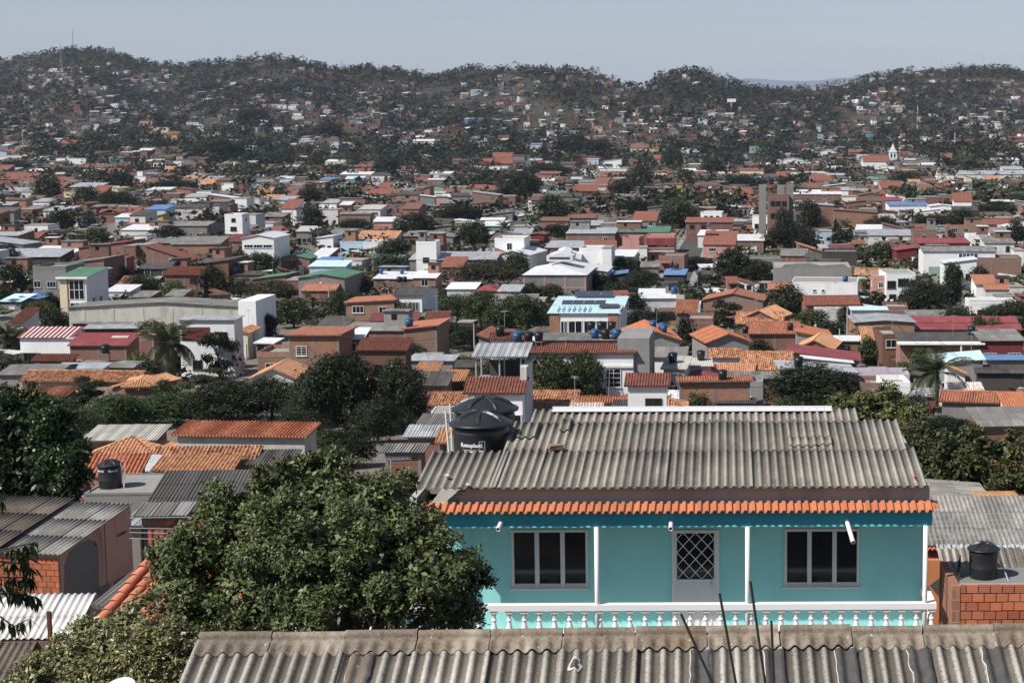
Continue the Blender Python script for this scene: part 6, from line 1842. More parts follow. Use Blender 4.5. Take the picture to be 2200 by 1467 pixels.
# row of new clay tiles on the beam
tm = MB()
prof = [(0, 0), (.028, .052), (.088, .052), (.112, 0), (.158, 0)]
for (x0_, z0_), (x1_, z1_) in zip(prof[:-1], prof[1:]):
    L0, L1 = -.185, .22; s0, s1 = 0.0, .10
    tm.add([(x0_, L0, z0_ + s0), (x1_, L0, z1_ + s0), (x1_, L1, z1_ + s1), (x0_, L1, z0_ + s1), (x0_, L0, z0_ + s0 - .016), (x1_, L0, z1_ + s0 - .016), (x1_, L1, z1_ + s1 - .016), (x0_, L1, z0_ + s1 - .016)],
           [(0, 1, 2, 3), (7, 6, 5, 4), (0, 4, 5, 1), (3, 2, 6, 7)])
tm = tm.mesh('clay_tile', M['new_tile'])
r_ = random.Random(8); x = fx0 - .05
while x < fx1 - .1:
    link('clay_tile', tm, bt, (x, r_.uniform(-.012, .012), zf1 + .02 + r_.uniform(-.004, .004)), (0, r_.uniform(-.02, .02), r_.uniform(-.02, .02))); x += .156
for k in range(3):
    o = link('clay_tile', tm, bt, (fx1 - .02, .12 + .16 * k, zf1 + .03), (0, 0, math.pi / 2))
# dirty wall band under the sheets, its left end broken away
ze = BH.onY(1450, 1048, .15).z
xb = BH.onY(1006, 1065, .55).x
mb = MB().box(xb, wx1 - .02, .32, .45, zf1 + .03, ze + .02)
r_ = random.Random(11); zz = zf1 + .03
while zz < ze: h = r_.uniform(.03, .07); mb.box(xb - r_.uniform(.02, .25), xb, .33, .44, zz, min(zz + h, ze)); zz += h
mb.build('wall_band', M['band'], bt)
# corrugated roof, sheet by sheet
PB = rad(8.0); yE = .12
ex0, ex1 = BH.onSlope(893, 1050, yE, ze, PB).x, BH.onSlope(1991, 1046, yE, ze, PB).x
SW = 5 * PIT
def band(xa, xb_, y0s, l, name='roof_sheet', seedv=3):
    n = int(round((xb_ - xa) / SW)); r = random.Random(seedv)
    for k in range(n):
        nn = 5 if k < n - 1 else max(2, int(round((xb_ - xa - SW * (n - 1)) / PIT)))
        me = SHEET.get((nn, l)) or SHEET.setdefault((nn, l), corr_mesh('roof_sheet', nn, l, M['asb_blue'], ny=2))
        o = link(name, me, bt)
        lift = .013 + .008 * (k % 2)
        o.matrix_local = Matrix.Translation((xa + k * SW, yE + y0s * math.cos(PB), ze + y0s * math.sin(PB) + lift + r.uniform(-.004, .006))) @ Matrix.Rotation(PB - .004 + r.uniform(-.004, .003), 4, 'X') @ Matrix.Rotation(r.uniform(-.004, .004), 4, 'Z')
SHEET = {}
sx2 = BH.onSlope(1085, 968, yE, ze, PB).x
band(ex0, sx2, 0, 2.32, seedv=1); band(sx2, ex1, 0, 2.46, seedv=2)
band(sx2, ex1 - .16, 2.3, 2.12, seedv=4)
sx3 = sx2 + .36
band(sx3, BH.onSlope(1838, 890, yE, ze, PB).x, 4.28, 1.0, seedv=6)
# lifted dark corner pieces beside the tanks, a loose patch, flashing
p1, p2 = BH.onSlope(1187, 884, yE, ze, PB), BH.onSlope(1786, 876, yE, ze, PB)
MB().box(p1.x, p2.x, p1.y + .02, p1.y + .06, p1.z - .05, p1.z + .11).box(p1.x, p2.x, p1.y - .22, p1.y + .02, p1.z + .03, p1.z + .045).build('ridge_flashing', M['flash'], bt)
def on_roof(px, py): return BH.onSlope(px, py, yE, ze + .04, PB)
for (px, py, n_, l_) in ((1690, 958, 3, .62), (1745, 955, 2, .55), (1205, 925, 1, .8), (1118, 940, 2, 1.0)):
    q = on_roof(px, py)
    o = link('patch_sheet', corr_mesh('patch_sheet', n_, l_, M['asb_blue']), bt)
    o.matrix_local = Matrix.Translation((round((q.x - sx2) / PIT) * PIT + sx2, q.y, q.z + .012)) @ Matrix.Rotation(PB + .01, 4, 'X')
# roof structure under the sheets (purlins) so that nothing floats
mb = MB()
for yy in (.5, 2.3, 4.2):
    zq = ze + (yy - yE) * math.tan(PB) - .10
    mb.box(ex0 + .25 if yy < 2.4 else sx2 + .1, ex1 - .2, yy, yy + .08, zq, zq + .08)
mb.build('purlin', M['rust'], bt)
# things lying on that roof
def rough_lump(name, q, sx, sy, sz, mat, label, cat, rz=.2, seedv=1):
    r = random.Random(seedv); mb = MB().box(-sx/2, sx/2, -sy/2, sy/2, 0, sz)
    mb.v = [(x + r.uniform(-.08, .08) * sx, y + r.uniform(-.08, .08) * sy, z + r.uniform(-.1, .1) * sz) for x, y, z in mb.v]
    o = mb.build(name, mat, None); o.location = BH.world(q); o.rotation_euler = (PB, 0, BH.yaw + rz)
    return tag(o, label, cat)
rough_lump('brick', on_roof(1195, 966) + Vector((0, 0, .02)), .29, .16, .10, M['brick3'], 'loose weathered brick lying on the grey corrugated roof', 'brick')
q = on_roof(1961, 1030)
mb = MB()
for k in range(6):
    a0, a1 = -.2 + k * .45, .25 + k * .45
    mb.add([(math.cos(a0)*.06, -.07, math.sin(a0)*.06), (math.cos(a1)*.06, -.07, math.sin(a1)*.06), (math.cos(a1)*.05, .09 - .02*k, math.sin(a1)*.05), (math.cos(a0)*.05, .09 - .02*k, math.sin(a0)*.05)], [(0, 1, 2, 3)])
o = mb.build('tile_shard', M['new_tile'], None); o.location = BH.world(q) + Vector((0, 0, .03)); o.rotation_euler = (PB, .4, .6); tag(o, 'broken orange tile shard near the right eave of the corrugated roof', 'tile shard')
for (px, py, lab, sv) in ((962, 1026, 'white plastic scrap high on the left of the corrugated roof', 3), (1005, 1046, 'white plastic scrap at the left eave of the corrugated roof', 4)):
    r = random.Random(sv); mb = MB(); pts = [(math.cos(k*.9)*r.uniform(.04, .11), math.sin(k*.9)*r.uniform(.04, .11), r.uniform(.0, .05)) for k in range(7)]
    mb.add([(0, 0, .05)] + pts, [(0, k + 1, (k + 1) % 7 + 1) for k in range(7)])
    o = mb.build('plastic_scrap', M['print'], None); o.location = BH.world(on_roof(px, py)) + Vector((0, 0, .03)); tag(o, lab, 'scrap')
# water tanks behind the cut-back corner
zs_ = zf0 + .27
q = BH.onY(1033, 909, 3.45); s_ = project(BH.world(q))[2]
hT = (q.z - zs_) / .87
tk = big_tank(BH.world((q.x, 3.45, zs_)), 68 / s_, hT, 'front black water tank with white lettering beside the corrugated roof', BH.yaw + .2)
Rb = 68 / s_ * .866
a0 = -math.pi / 2 - BH.yaw - .2 - .10
for txt, sz, zz, bo, da in (("Rotoplast", .122, .60, .0035, -.14), ("S", .10, .60, .002, .27)):
    link('lettering', bend(text_mesh(txt, sz, M['print'], bo), Rb, a0 + da, hT * zz), tk)
mb = MB()
def flat(x0, x1, y0, y1): 
    n = 6
    for i in range(n):
        xa, xb_ = x0 + (x1 - x0) * i / n, x0 + (x1 - x0) * (i + 1) / n
        mb.add([(xa, y0, 0), (xb_, y0, 0), (xb_, y1, 0), (xa, y1, 0)], [(0, 1, 2, 3)])
for x0_, x1_, y0_, y1_ in ((-.27, .09, -.075, -.068), (-.23, .07, -.125, -.095), (-.2, .04, -.15, -.144), (.11, .24, .115, .123), (.11, .24, -.165, -.157), (.11, .118, -.157, .115), (.232, .24, -.157, .115), (.118, .232, -.11, -.075), (.135, .215, -.02, -.012)): flat(x0_, x1_, y0_, y1_)
link('label_print', bend(mb.mesh('label_print', M['print']), Rb, a0, hT * .58), tk)
q = BH.onY(1042, 878, 5.0); s_ = project(BH.world(q))[2]
big_tank(BH.world((q.x, 5.0, zs_)), 72 / s_, (q.z - zs_) / .87, 'rear black water tank standing behind the lettered one', BH.yaw - .3)
MB().box(BH.onY(930, 960, 3).x, sx2 + .1, 2.5, 6.6, zs_ - .12, zs_).build('tank_slab', M['concrete'], bt)
for (x0_, y0_, x1_, y1_, lab, dd) in ((957, 882, 969, 985, 'thin white pipe leaning left of the lettered water tank', 3.3), (967, 867, 972, 915, 'short white pipe stub behind the lettered water tank', 4.4)):
    a_, b_ = BH.onY(x0_, y0_, dd), BH.onY(x1_, y1_, dd); b_.z = min(b_.z, zs_)
    o = MB().tube((0, 0, 0), BH.world(a_) - BH.world(b_), .022, n=8).build('water_pipe', M['pvc'], None); o.location = BH.world(b_); tag(o, lab, 'pipe')

# ------------------------------------------------------------------ the roof nearest the camera
FR_ = Frame(P(1300, 1350, 20.0), rad(2.0)); zr = FR_.O.z; FR_.O.z = tz(FR_.O.x, 19)
zr -= FR_.O.z
ft = empty('house', FR_.O, FR_.yaw, 'nearest house, only its brown-grey corrugated roof and ridge showing', 'house')
PF = rad(20); LF = 3.0
lx = FR_.onY(428, 1362, 0).x; NS = 13
zp = zr - .105
fm_ = corr_mesh('roof_sheet', 5, LF, M['asb_front'], seg=12, ny=3)
r_ = random.Random(21)
xs_ = [lx + k * SW for k in range(NS)]
for k, x in enumerate(xs_):
    for sd in (0, 1):
        o = link('roof_sheet', fm_, ft)
        lift = .012 * (k % 2) + r_.uniform(-.004, .006)
        if sd == 0: o.matrix_local = Matrix.Translation((x, -LF * math.cos(PF), zp - LF * math.sin(PF) + lift)) @ Matrix.Rotation(PF + r_.uniform(-.003, .003), 4, 'X') @ Matrix.Rotation(r_.uniform(-.003, .003), 4, 'Z')
        else: o.matrix_local = Matrix.Translation((x + SW, LF * math.cos(PF), zp - LF * math.sin(PF) + lift)) @ Matrix.Rotation(math.pi, 4, 'Z') @ Matrix.Rotation(PF, 4, 'X')
def cap_mesh(n=5, seg=12, fl=.30):
    xs = np.linspace(.007, n * PIT - .007, n * seg + 3); nc = len(xs)
    w = np.cos(2 * math.pi * xs / PIT)
    rows = []
    def flange(sgn):
        out = []
        for d, am, hgt in ((fl, 1.0, .028), (fl * .8, 1.0, .03), (fl * .55, .75, .034), (fl * .36, .35, .038), (fl * .24, .06, .044)):
            y = sgn * d * math.cos(PF); z = -d * math.sin(PF) + hgt
            out.append((np.full(nc, y), z + AMP * am * w))
        return out
    A = flange(-1); Bk = flange(1)[::-1]
    roll = []
    for a in np.linspace(200, -20, 9):
        roll.append((np.full(nc, .062 * math.cos(math.radians(a))), np.full(nc, .052 + .062 * math.sin(math.radians(a)))))
    rows = A + roll + Bk
    V = np.concatenate([np.stack([xs, y, z], -1) for y, z in rows] + [np.stack([xs, y, z - .012], -1) for y, z in rows])
    nr = len(rows); off = nr * nc; F_ = []
    for r in range(nr - 1):
        for c in range(nc - 1):
            i = r * nc + c; F_.append((i, i + 1, i + nc + 1, i + nc))
        for i in (r * nc, r * nc + nc - 1): F_.append((i, i + nc, i + nc + off, i + off))
    for c in range(nc - 1):
        F_.append((c, off + c, off + c + 1, c + 1)); k2 = (nr - 1) * nc + c; F_.append((k2, k2 + 1, off + k2 + 1, off + k2))
    return np_mesh('ridge_cap', V, np.array(F_), M['asb_cap'], smooth=True)
cm = cap_mesh()
for k, x in enumerate(xs_):
    link('ridge_cap', cm, ft, (x + r_.uniform(-.006, .006), r_.uniform(-.008, .008), zp + .004 + r_.uniform(-.010, .016)), (r_.uniform(-.02, .02), r_.uniform(-.008, .008), r_.uniform(-.006, .006)))
def strip_mesh(name, w, l, mat, seedv, dz):
    r = random.Random(seedv); ny = 22; nx = 12; V = []; F_ = []
    for j in range(ny + 1):
        a = -w / 2 + r.uniform(-.02, .014); b = w / 2 + r.uniform(-.014, .02)
        for i in range(nx + 1):
            x = a + (b - a) * i / nx
            V.append((x, l * j / ny, AMP * math.cos(2 * math.pi * x / PIT) + dz))
    for j in range(ny):
        for i in range(nx):
            k = j * (nx + 1) + i; F_.append((k, k + 1, k + nx + 2, k + nx + 1))
    return np_mesh(name, np.array(V), np.array(F_), mat, smooth=True)
for k, (px, w, mt) in enumerate(((757, .26, 'asb_brown'), (1487, .235, 'bitumen'), (1644, .235, 'bitumen'), (1804, .235, 'bitumen'), (1963, .25, 'bitumen'), (2116, .23, 'bitumen'), (2270, .23, 'bitumen'))):
    q = FR_.onSlope(px, 1400, 0, zp, PF)
    xx = lx + round((q.x - lx) / PIT) * PIT + (PIT / 2 if mt != 'bitumen' else PIT/2)
    for nm, ww, mm_, dz in (('sealant_edge', w + .016, 'peel', .016), ('repair_strip', w, mt, .022)):
        o = link(nm, strip_mesh(nm, ww, LF - .33, M[mm_], k * 7 + len(nm), dz), ft)
        # shift the wave so the strip follows the sheet below
        o.matrix_local = Matrix.Translation((xx, -LF * math.cos(PF), zp - LF * math.sin(PF) + .004)) @ Matrix.Rotation(PF, 4, 'X')
        for v in o.data.vertices: v.co.z = AMP * math.cos(2 * math.pi * (v.co.x + PIT / 2) / PIT) + dz
# flaked patch
q = FR_.onSlope(1238, 1432, 0, zp, PF)
for nm, rr, mt, dz in (('flaked_edge', .13, 'peel', .030), ('flaked_patch', .085, 'bitumen', .034)):
    r = random.Random(2); xx = lx + round((q.x - lx) / PIT) * PIT
    vs = [(0, 0, 0)] + [(math.cos(a) * rr * r.uniform(.45, .75), math.sin(a) * rr * r.uniform(.8, 1.4), 0) for a in np.linspace(0, 5.9, 14)]
    vs = [(x, y, AMP * math.cos(2 * math.pi * x / PIT) + dz) for x, y, z in vs]
    o = MB().add(vs, [(0, i, i % 14 + 1) for i in range(1, 15)]).build(nm, M[mt], ft)
    o.matrix_local = Matrix.Translation((xx, q.y, q.z)) @ Matrix.Rotation(PF, 4, 'X')
wb = MB().box(lx + .3, xs_[-1] + SW - .3, -LF * math.cos(PF) + .35, LF * math.cos(PF) - .35, -1.5, zp - LF * math.sin(PF) + .02)
wb.prism([(lx + .3, -LF * math.cos(PF) + .35, zp - LF * math.sin(PF) + .021), (lx + .3, LF * math.cos(PF) - .35, zp - LF * math.sin(PF) + .021), (lx + .3, 0, zp - .08)], (.15, 0, 0))
wb.prism([(xs_[-1] + SW - .45, -LF * math.cos(PF) + .35, zp - LF * math.sin(PF) + .021), (xs_[-1] + SW - .45, LF * math.cos(PF) - .35, zp - LF * math.sin(PF) + .021), (xs_[-1] + SW - .45, 0, zp - .08)], (.15, 0, 0))
wb.build('wall', M['brick3'], ft)
# reinforcing rods standing in front of it, out of an unfinished column
RB = []
for (ax, ay, bx, by, Y) in ((1463, 1318, 1531, 1467, 15.2), (1546, 1274, 1581, 1467, 15.1), (1612, 1248, 1644, 1467, 15.0), (1657, 1332, 1663, 1467, 15.3)):
    a_, b_ = P(ax, ay, Y + .12), P(bx, by, Y); RB.append((a_, b_))
labs = ['leftmost and most slanted of the four dark steel rods', 'second steel rod from the left, in front of the corrugated roof', 'tallest of the four dark steel rods, reaching the balcony', 'rightmost, upright and shortest of the four dark steel rods']
colx, coly = RB[2][1].x - .05, 15.05
for (a_, b_), lab in zip(RB, labs):
    e = b_ + (b_ - a_).normalized() * .9
    o = MB().tube((0, 0, 0), a_ - e, .0125, n=7).build('steel_rod', M['rebar'], None); o.location = e; tag(o, lab, 'steel rod')
zc = RB[2][1].z - .55
MB0 = MB().box(-1.2, .8, -.2, .2, tz(colx, coly) - zc - 1, 0)
o = MB0.build('column_stump', M['concrete'], None); o.location = (colx, coly, zc); tag(o, 'unfinished concrete column stump below the dark steel rods', 'column')
# ------------------------------------------------------------------ near trees: whorls of single leaves on rounded boughs
def whorl_cloud(lobes, n, ln, wd, seed, per=6, inner=.12):
    """lobes: (centre, radius, squash)"""
    r = np.random.RandomState(seed)
    Cn = np.array([tuple(l[0]) for l in lobes]); R = np.array([l[1] for l in lobes])
    w = R ** 2; k = r.choice(len(lobes), n, p=w / w.sum())
    d = rnd_dirs(r, n); d[:, 2] = np.where(r.uniform(size=n) < .6, np.abs(d[:, 2]), d[:, 2])
    rr = R[k] * np.where(r.uniform(size=n) < inner, r.uniform(.3, .85, n), r.uniform(.86, 1.10, n))
    # dents so that the surface is broken into clusters
    rr = rr * (1 + .27 * np.sin(d[:, 0] * 9 + k) * np.sin(d[:, 1] * 9 + 2 * k) * np.sin(d[:, 2] * 8 + k))
    B0 = Cn[k] + d * rr[:, None]
    up = unit(d + np.array([0, 0, .55]) + r.normal(size=(n, 3)) * .3)
    B0 = np.repeat(B0, per, 0); U = np.repeat(up, per, 0); m = n * per
    t1 = tangents(r, up); t1 = np.repeat(t1, per, 0); t2 = np.cross(U, t1)
    a = np.tile(np.arange(per) * 2 * math.pi / per, n) + r.uniform(-.5, .5, m)
    rad_ = t1 * np.cos(a)[:, None] + t2 * np.sin(a)[:, None]
    el = r.uniform(-.25, .9, m)[:, None]
    Tn = unit(rad_ + U * el)
    N = unit(U - Tn * np.sum(U * Tn, 1)[:, None] + r.normal(size=(m, 3)) * .22)
    Tn = unit(Tn - N * np.sum(N * Tn, 1)[:, None])
    L = ln * r.uniform(.6, 1.15, m)
    C = B0 + Tn * (L * .55)[:, None] + r.normal(size=(m, 3)) * ln * .25
    return diamonds(C, N, Tn, L * .5, wd * .5 * r.uniform(.75, 1.2, m), .3)
def near_tree(label, lobes_px, Y, n, ln, wd, mat, seed, foot=None, name='tree', cat='tree', core=True, dark=None):
    """lobes_px: (px, py, radius px, extra distance)"""
    cs = []
    for px, py, rp, dy in lobes_px:
        p = P(px, py, Y + dy); s = project(p)[2]; cs.append((p, rp * .93 / s))
    cx = sum(c.x * r for c, r in cs) / sum(r for c, r in cs); cy = sum(c.y * r for c, r in cs) / sum(r for c, r in cs)
    if foot: q = P(foot[0], foot[1], Y); cx = q.x; cy = Y + .5
    base = Vector((cx, cy, tz(cx, cy)))
    t = empty(name, base, 0, label, cat)
    lb = [(c - base, r) for c, r in cs]
    rs = np.random.RandomState(seed + 7); big = lb; sub = []
    for c, r in big:
        for v in rnd_dirs(rs, 17):
            q = r * rs.uniform(.15, .36)
            sub.append((c + Vector(v) * (r * rs.uniform(.84, 1.24) - q * .7), q))
    V, Fq = whorl_cloud(sub, n, ln, wd, seed)
    V2, F2 = whorl_cloud([(c, r * .72) for c, r in lb], int(n * .22), ln * 1.6, wd * 1.8, seed + 1, 5, .3)
    link('crown', np_mesh('crown', V, Fq, M[mat]), t)
    link('inner_foliage', np_mesh('inner_foliage', V2, F2, M[dark or mat]), t)
    mb = MB(); top = sum((c for c, r in lb), Vector()) / len(lb)
    mid = Vector((top.x * .4, top.y * .4, top.z * .45))
    mb.path([(0, 0, -.5), (0.05, 0, top.z * .2), mid], [.2, .17, .13], 9)
    for c, r in lb: mb.path([mid, mid.lerp(c, .55) + Vector((0, 0, .1)), c], [.09, .055, .02], 6)
    mb.build('trunk', M['bark'], t)
    return t
near_tree('big leafy tree in front, left of the turquoise house', [(690, 1075, 100, 1.2), (600, 1110, 85, .6), (790, 1100, 95, .9), (640, 1180, 120, 0), (500, 1160, 90, .3), (430, 1200, 85, .2), (400, 1280, 95, 0), (760, 1200, 120, 0), (870, 1160, 90, .5), (920, 1230, 95, 0), (960, 1280, 92, .3), (850, 1300, 110, -.3),
          (540, 1290, 110, -.4), (690, 1300, 120, -.5), (430, 1350, 80, .1), (690, 1040, 62, 1.2), (480, 1100, 60, .7), (830, 1060, 55, 1.0), (380, 1215, 60, .3), (1000, 1225, 52, .5), (985, 1325, 62, .3), (560, 1350, 70, -.3), (560, 1060, 40, .8), (740, 1005, 34, 1.2), (660, 1000, 32, 1.2), (560, 1020, 22, .8), (612, 1000, 24, 1), (450, 1085, 26, .4), (395, 1142, 24, .3), (338, 1195, 22, .3), (1042, 1245, 20, .5), (872, 1035, 24, 1), (720, 978, 20, 1.2), (930, 1120, 22, .6)],
          26.0, 15000, .085, .036, 'leaf_near', 5, foot=(690, 1400))
landmark('the big leafy tree', 690, 1180)
near_tree('pale leafy bush at the lower left, beside the nearest roof', [(330, 1390, 80, 0), (240, 1400, 75, .2), (160, 1410, 70, .3), (100, 1450, 60, .2), (200, 1470, 90, -.3), (320, 1480, 95, -.3), (390, 1440, 60, -.2), (270, 1340, 42, .5), (380, 1370, 46, .3), (60, 1480, 50, 0), (190, 1350, 26, .4)],
          22.5, 7000, .07, .028, 'leaf_bush', 15, foot=(240, 1500), name='bush', cat='bush')
near_tree('dark mango tree at the left edge above the pink wall', [(40, 930, 90, 1), (110, 960, 70, .5), (60, 890, 55, 1.5), (140, 1010, 52, 0), (80, 1040, 62, 0), (20, 1030, 70, 0), (150, 1050, 36, -.3), (-30, 960, 90, 1), (20, 870, 40, 1.5), (110, 900, 40, 1), (160, 975, 30, .2), (110, 1080, 24, -.3)],
          63.0, 8000, .21, .075, 'leaf_mango', 25, foot=(60, 1130))
landmark('the dark mango tree', 60, 960)
near_tree('pale green bushy tree behind the right end of the corrugated roof', [(1990, 985, 62, 0), (2060, 1010, 62, 0), (2120, 1060, 52, -.5), (2165, 1030, 46, 0), (2190, 1085, 52, 0), (1950, 955, 45, 1), (2090, 960, 45, 1), (2180, 970, 40, 1), (2010, 1050, 50, -1)], 88.0, 3600, .26, .12, 'leaf_shrub', 35, foot=(2080, 1120))
near_tree('light green feathery tree just above the right end of the corrugated roof', [(1850, 905, 56, 0), (1910, 885, 56, 1), (1950, 920, 48, 0), (1810, 880, 34, 0), (1885, 935, 46, 0)], 97.0, 2600, .26, .12, 'leaf_shrub', 36, foot=(1880, 985))
# hanging mango twigs at the left edge
def twigs():
    Y = 30.0
    t = empty('mango_branch', P(-60, 1180, Y), 0, 'mango twigs with long dark leaves hanging in at the left edge', 'branch')
    r = random.Random(4)
    lm = []
    for k in range(4):
        mb = MB(); L_ = .2
        pts = [(0, .006), (.3, .6), (.62, .55), (1, 0)]
        vs = []
        for f, h in pts:
            y = -.02 * k * f * f
            vs += [(f * L_, -h * .037, -.25 * L_ * f * f * (k % 3) + .004), (f * L_, 0, -.25 * L_ * f * f * (k % 3)), (f * L_, h * .037, -.25 * L_ * f * f * (k % 3) + .004)]
        mb.add(vs, [(3*i, 3*i+1, 3*i+4, 3*i+3) for i in range(3)] + [(3*i+1, 3*i+2, 3*i+5, 3*i+4) for i in range(3)])
        lm.append(mb.mesh('leaf', M['leaf_mango']))
    W0 = t.location
    tw = MB()
    def twig(pp, n):
        pts = [P(x, y, Y + .25 * i - .3) - W0 for i, (x, y) in enumerate(pp)]
        tw.path(pts, [.02 - .014 * i / len(pts) for i in range(len(pts))], 5)
        for i in range(n):
            f = .3 + .7 * (i / n) ** .7
            u = f * (len(pts) - 1); a = min(int(u), len(pts) - 2); p = pts[a].lerp(pts[a + 1], u - a)
            o = link('leaf', lm[i % 4], t, p + Vector((r.uniform(-.06, .06), r.uniform(-.06, .06), r.uniform(-.03, .03))))
            o.rotation_euler = (r.uniform(-.5, .5), r.uniform(.5, 1.45), r.uniform(0, 6.28))
            q = r.uniform(.95, 1.6); o.scale = (q, q, q)
    for pp, n in (([(-60, 1185), (10, 1180), (50, 1170), (82, 1165)], 35), ([(-60, 1210), (0, 1205), (45, 1210), (72, 1225)], 45), ([(-60, 1230), (10, 1240), (50, 1240), (75, 1245)], 45), ([(-60, 1290), (0, 1275), (45, 1275), (78, 1283)], 51),
                  ([(-40, 1195), (25, 1180), (45, 1190), (60, 1200)], 27), ([(-60, 1300), (-5, 1320), (30, 1345), (60, 1330)], 24), ([(-60, 1060), (-30, 1065), (-5, 1050), (6, 1075)], 18), ([(-50, 1260), (0, 1255), (20, 1262), (45, 1268)], 32)): twig(pp, n)
    tw.path([P(-80, 1120, Y) - W0, P(-60, 1185, Y) - W0, P(-60, 1300, Y) - W0], [.05, .04, .03], 6)
    tw.build('twig', M['bark'], t)
    o = MB().path([P(-75, 1130, Y + .2), P(-110, 1250, Y + .3), Vector((P(-140, 1400, Y).x, Y, tz(P(-140, 1400, Y).x, Y) - .3))], [.08, .12, .16], 8)
    b = MB(); b.v = [tuple(Vector(v) - W0) for v in o.v]; b.f = o.f; b.m = o.m
    b.build('limb', M['bark'], t)
twigs()

BUILT_NEAR = [d for d in SPECS[:NH] if 'obj' in d and d['hand'] and d['wall'].startswith('brick') and d['y'] < 104]
# ------------------------------------------------------------------ pink walled house on the left
LH = Frame(P(130, 1187, 56), rad(-7.3)); zt = LH.O.z; LH.O.z = tz(LH.O.x, 56) - .2; zt -= LH.O.z
lt = empty('house', LH.O, LH.yaw, 'weathered pink walled house with grey patch and corrugated roof at left', 'house')
landmark('the weathered pink wall', 210, 1180)
p_ = rad(7.2); LW, LD = 6.0, 4.9
M['pinkwall'] = plaster('faded_pink_render', (0.52, 0.29, 0.215), 0.85, (0.20, 0.12, 0.08), jit=0)
M['patch'] = plaster('cement_patch', (0.17, 0.155, 0.145), 0.3, jit=0)
M['hollow1'] = brickwall('hollow_brick_a', (0.52, 0.175, 0.09), (0.49, 0.165, 0.09), (0.42, 0.14, 0.075), 5, .04, 0.2, .15)
M['hollow2'] = brickwall('hollow_brick_b', (0.46, 0.15, 0.075), (0.44, 0.14, 0.07), (0.36, 0.11, 0.055), 5, .04, 0.2, .2)
M['mortar'] = plain('grey_mortar', (0.33, 0.29, 0.25), 0.95, 0.1, 0.3, 20)
MB().prism([(-LW, .0, -1.5), (-LW, LD, -1.5), (-LW, LD, zt + LD * math.tan(p_)), (-LW, 0, zt)], (LW, 0, 0)).build('wall', [M['pinkwall']], lt)
MB().box(-LW, -.004, -.06, -.004, -1.5, zt - .05).build('mortar_face', M['mortar'], lt)
def bricks(t, x0, x1, z0, z1, y, bw=.31, bh=.205, mort=.022, seed=1, skip=None, prob=1.0, depth=.09):
    r = random.Random(seed); ms = []
    for mm in ('hollow1', 'hollow2'):
        for w in (bw, bw / 2): ms.append(MB().box(-w/2 + mort/2, w/2 - mort/2, -depth, 0, mort/2, bh - mort/2).mesh('brick', M[mm]))
    row = 0; z = z0
    while z + bh <= z1 + .01:
        x = x0
        if row % 2: link('brick', ms[1 if r.random() < .6 else 3], t, (x + bw/4, y, z)); x += bw / 2
        while x + bw <= x1 + .01:
            if r.random() < prob and not (skip and skip(x + bw/2, z)):
                link('brick', ms[0 if r.random() < .6 else 2], t, (x + bw/2, y + r.uniform(-.008, .006), z + r.uniform(-.003, .003)), (0, r.uniform(-.012, .012), 0))
            x += bw
        if x + bw / 2 <= x1 + .01: link('brick', ms[1], t, (x + bw/4, y, z))
        z += bh; row += 1
bricks(lt, -3.6, -.02, zt - 1.62, zt - .12, -.06, seed=4, depth=.05)
MB().box(-1.15, -.01, -.135, -.061, zt - 2.9, zt - 1.45).box(-LW, -1.15, -.10, -.061, zt - 3, zt - 1.85).build('plaster_patch', M['beige'], lt)
for d in BUILT_NEAR:
    t_ = d['obj']; hb_ = d['H'] + (.55 if d['roof'] == 'F' and d['o'].get('par', .55) > .3 else 0)
    bricks(t_, -d['W']/2 + .24, d['W']/2 - .22, max(.3, hb_ - 1.5), hb_ - .22 if d['roof'] != 'F' else hb_, -.024, bw=.33, bh=.215, mort=.024, seed=int(d['px']), depth=.02)
# grey patch on the side wall (local x = 0 plane)
def side(px, py, off=.012): 
    d = ray(px, py); C = Vector((0, 0, CAMZ)); k = ((LH.O + LH.ex * off - C).dot(LH.ex)) / d.dot(LH.ex); q = C + d * k - LH.O
    return Vector((q.dot(LH.ex), q.dot(LH.ey), q.z))
pp = [side(x, y) for x, y in ((139, 1275), (139, 1215), (150, 1185), (170, 1168), (192, 1158), (205, 1162), (212, 1180), (213, 1275))]
MB().prism([v - Vector((.03, 0, 0)) for v in pp], (.03, 0, 0)).build('cement_patch', M['patch'], lt)
for quad in (((244, 1247), (270, 1234), (274, 1244), (246, 1258)), ((210, 1262), (236, 1250), (238, 1270), (212, 1285))):
    MB().prism([side(x, y) - Vector((.02, 0, 0)) for x, y in reversed(quad)], (.02, 0, 0)).build('smear', M['patch'], lt)
MB().prism([side(x, y) - Vector((.02, 0, 0)) for x, y in ((202, 1173), (208, 1171), (208, 1165), (202, 1167))], (.02, 0, 0)).build('vent_hole', M['dark'], lt)
q0_, q1_ = side(228, 1200), side(232, 1100)
MB().box(.0, .016, q0_.y - .02, q0_.y + .02, zt - 3, zt + q0_.y * math.tan(p_) - .05).build('wall_joint', M['patch'], lt)
tmx = text_mesh('91.388 PS', .17, M['rust'], .004)
qa = side(262, 1146); o = link('painted_number', tmx, lt, qa + Vector((.004, 0, 0)), (math.pi / 2, 0, math.pi / 2))
M['asb_left'] = asb_near('grey_sheet_left', (0.205, 0.195, 0.178), (0.10, 0.092, 0.08), (0.34, 0.33, 0.305))
sm_ = corr_mesh('roof_sheet', 5, 1.75, M['asb_left'], seg=8); sm2 = corr_mesh('roof_sheet', 5, 1.75, M['asb_brown'], seg=8)
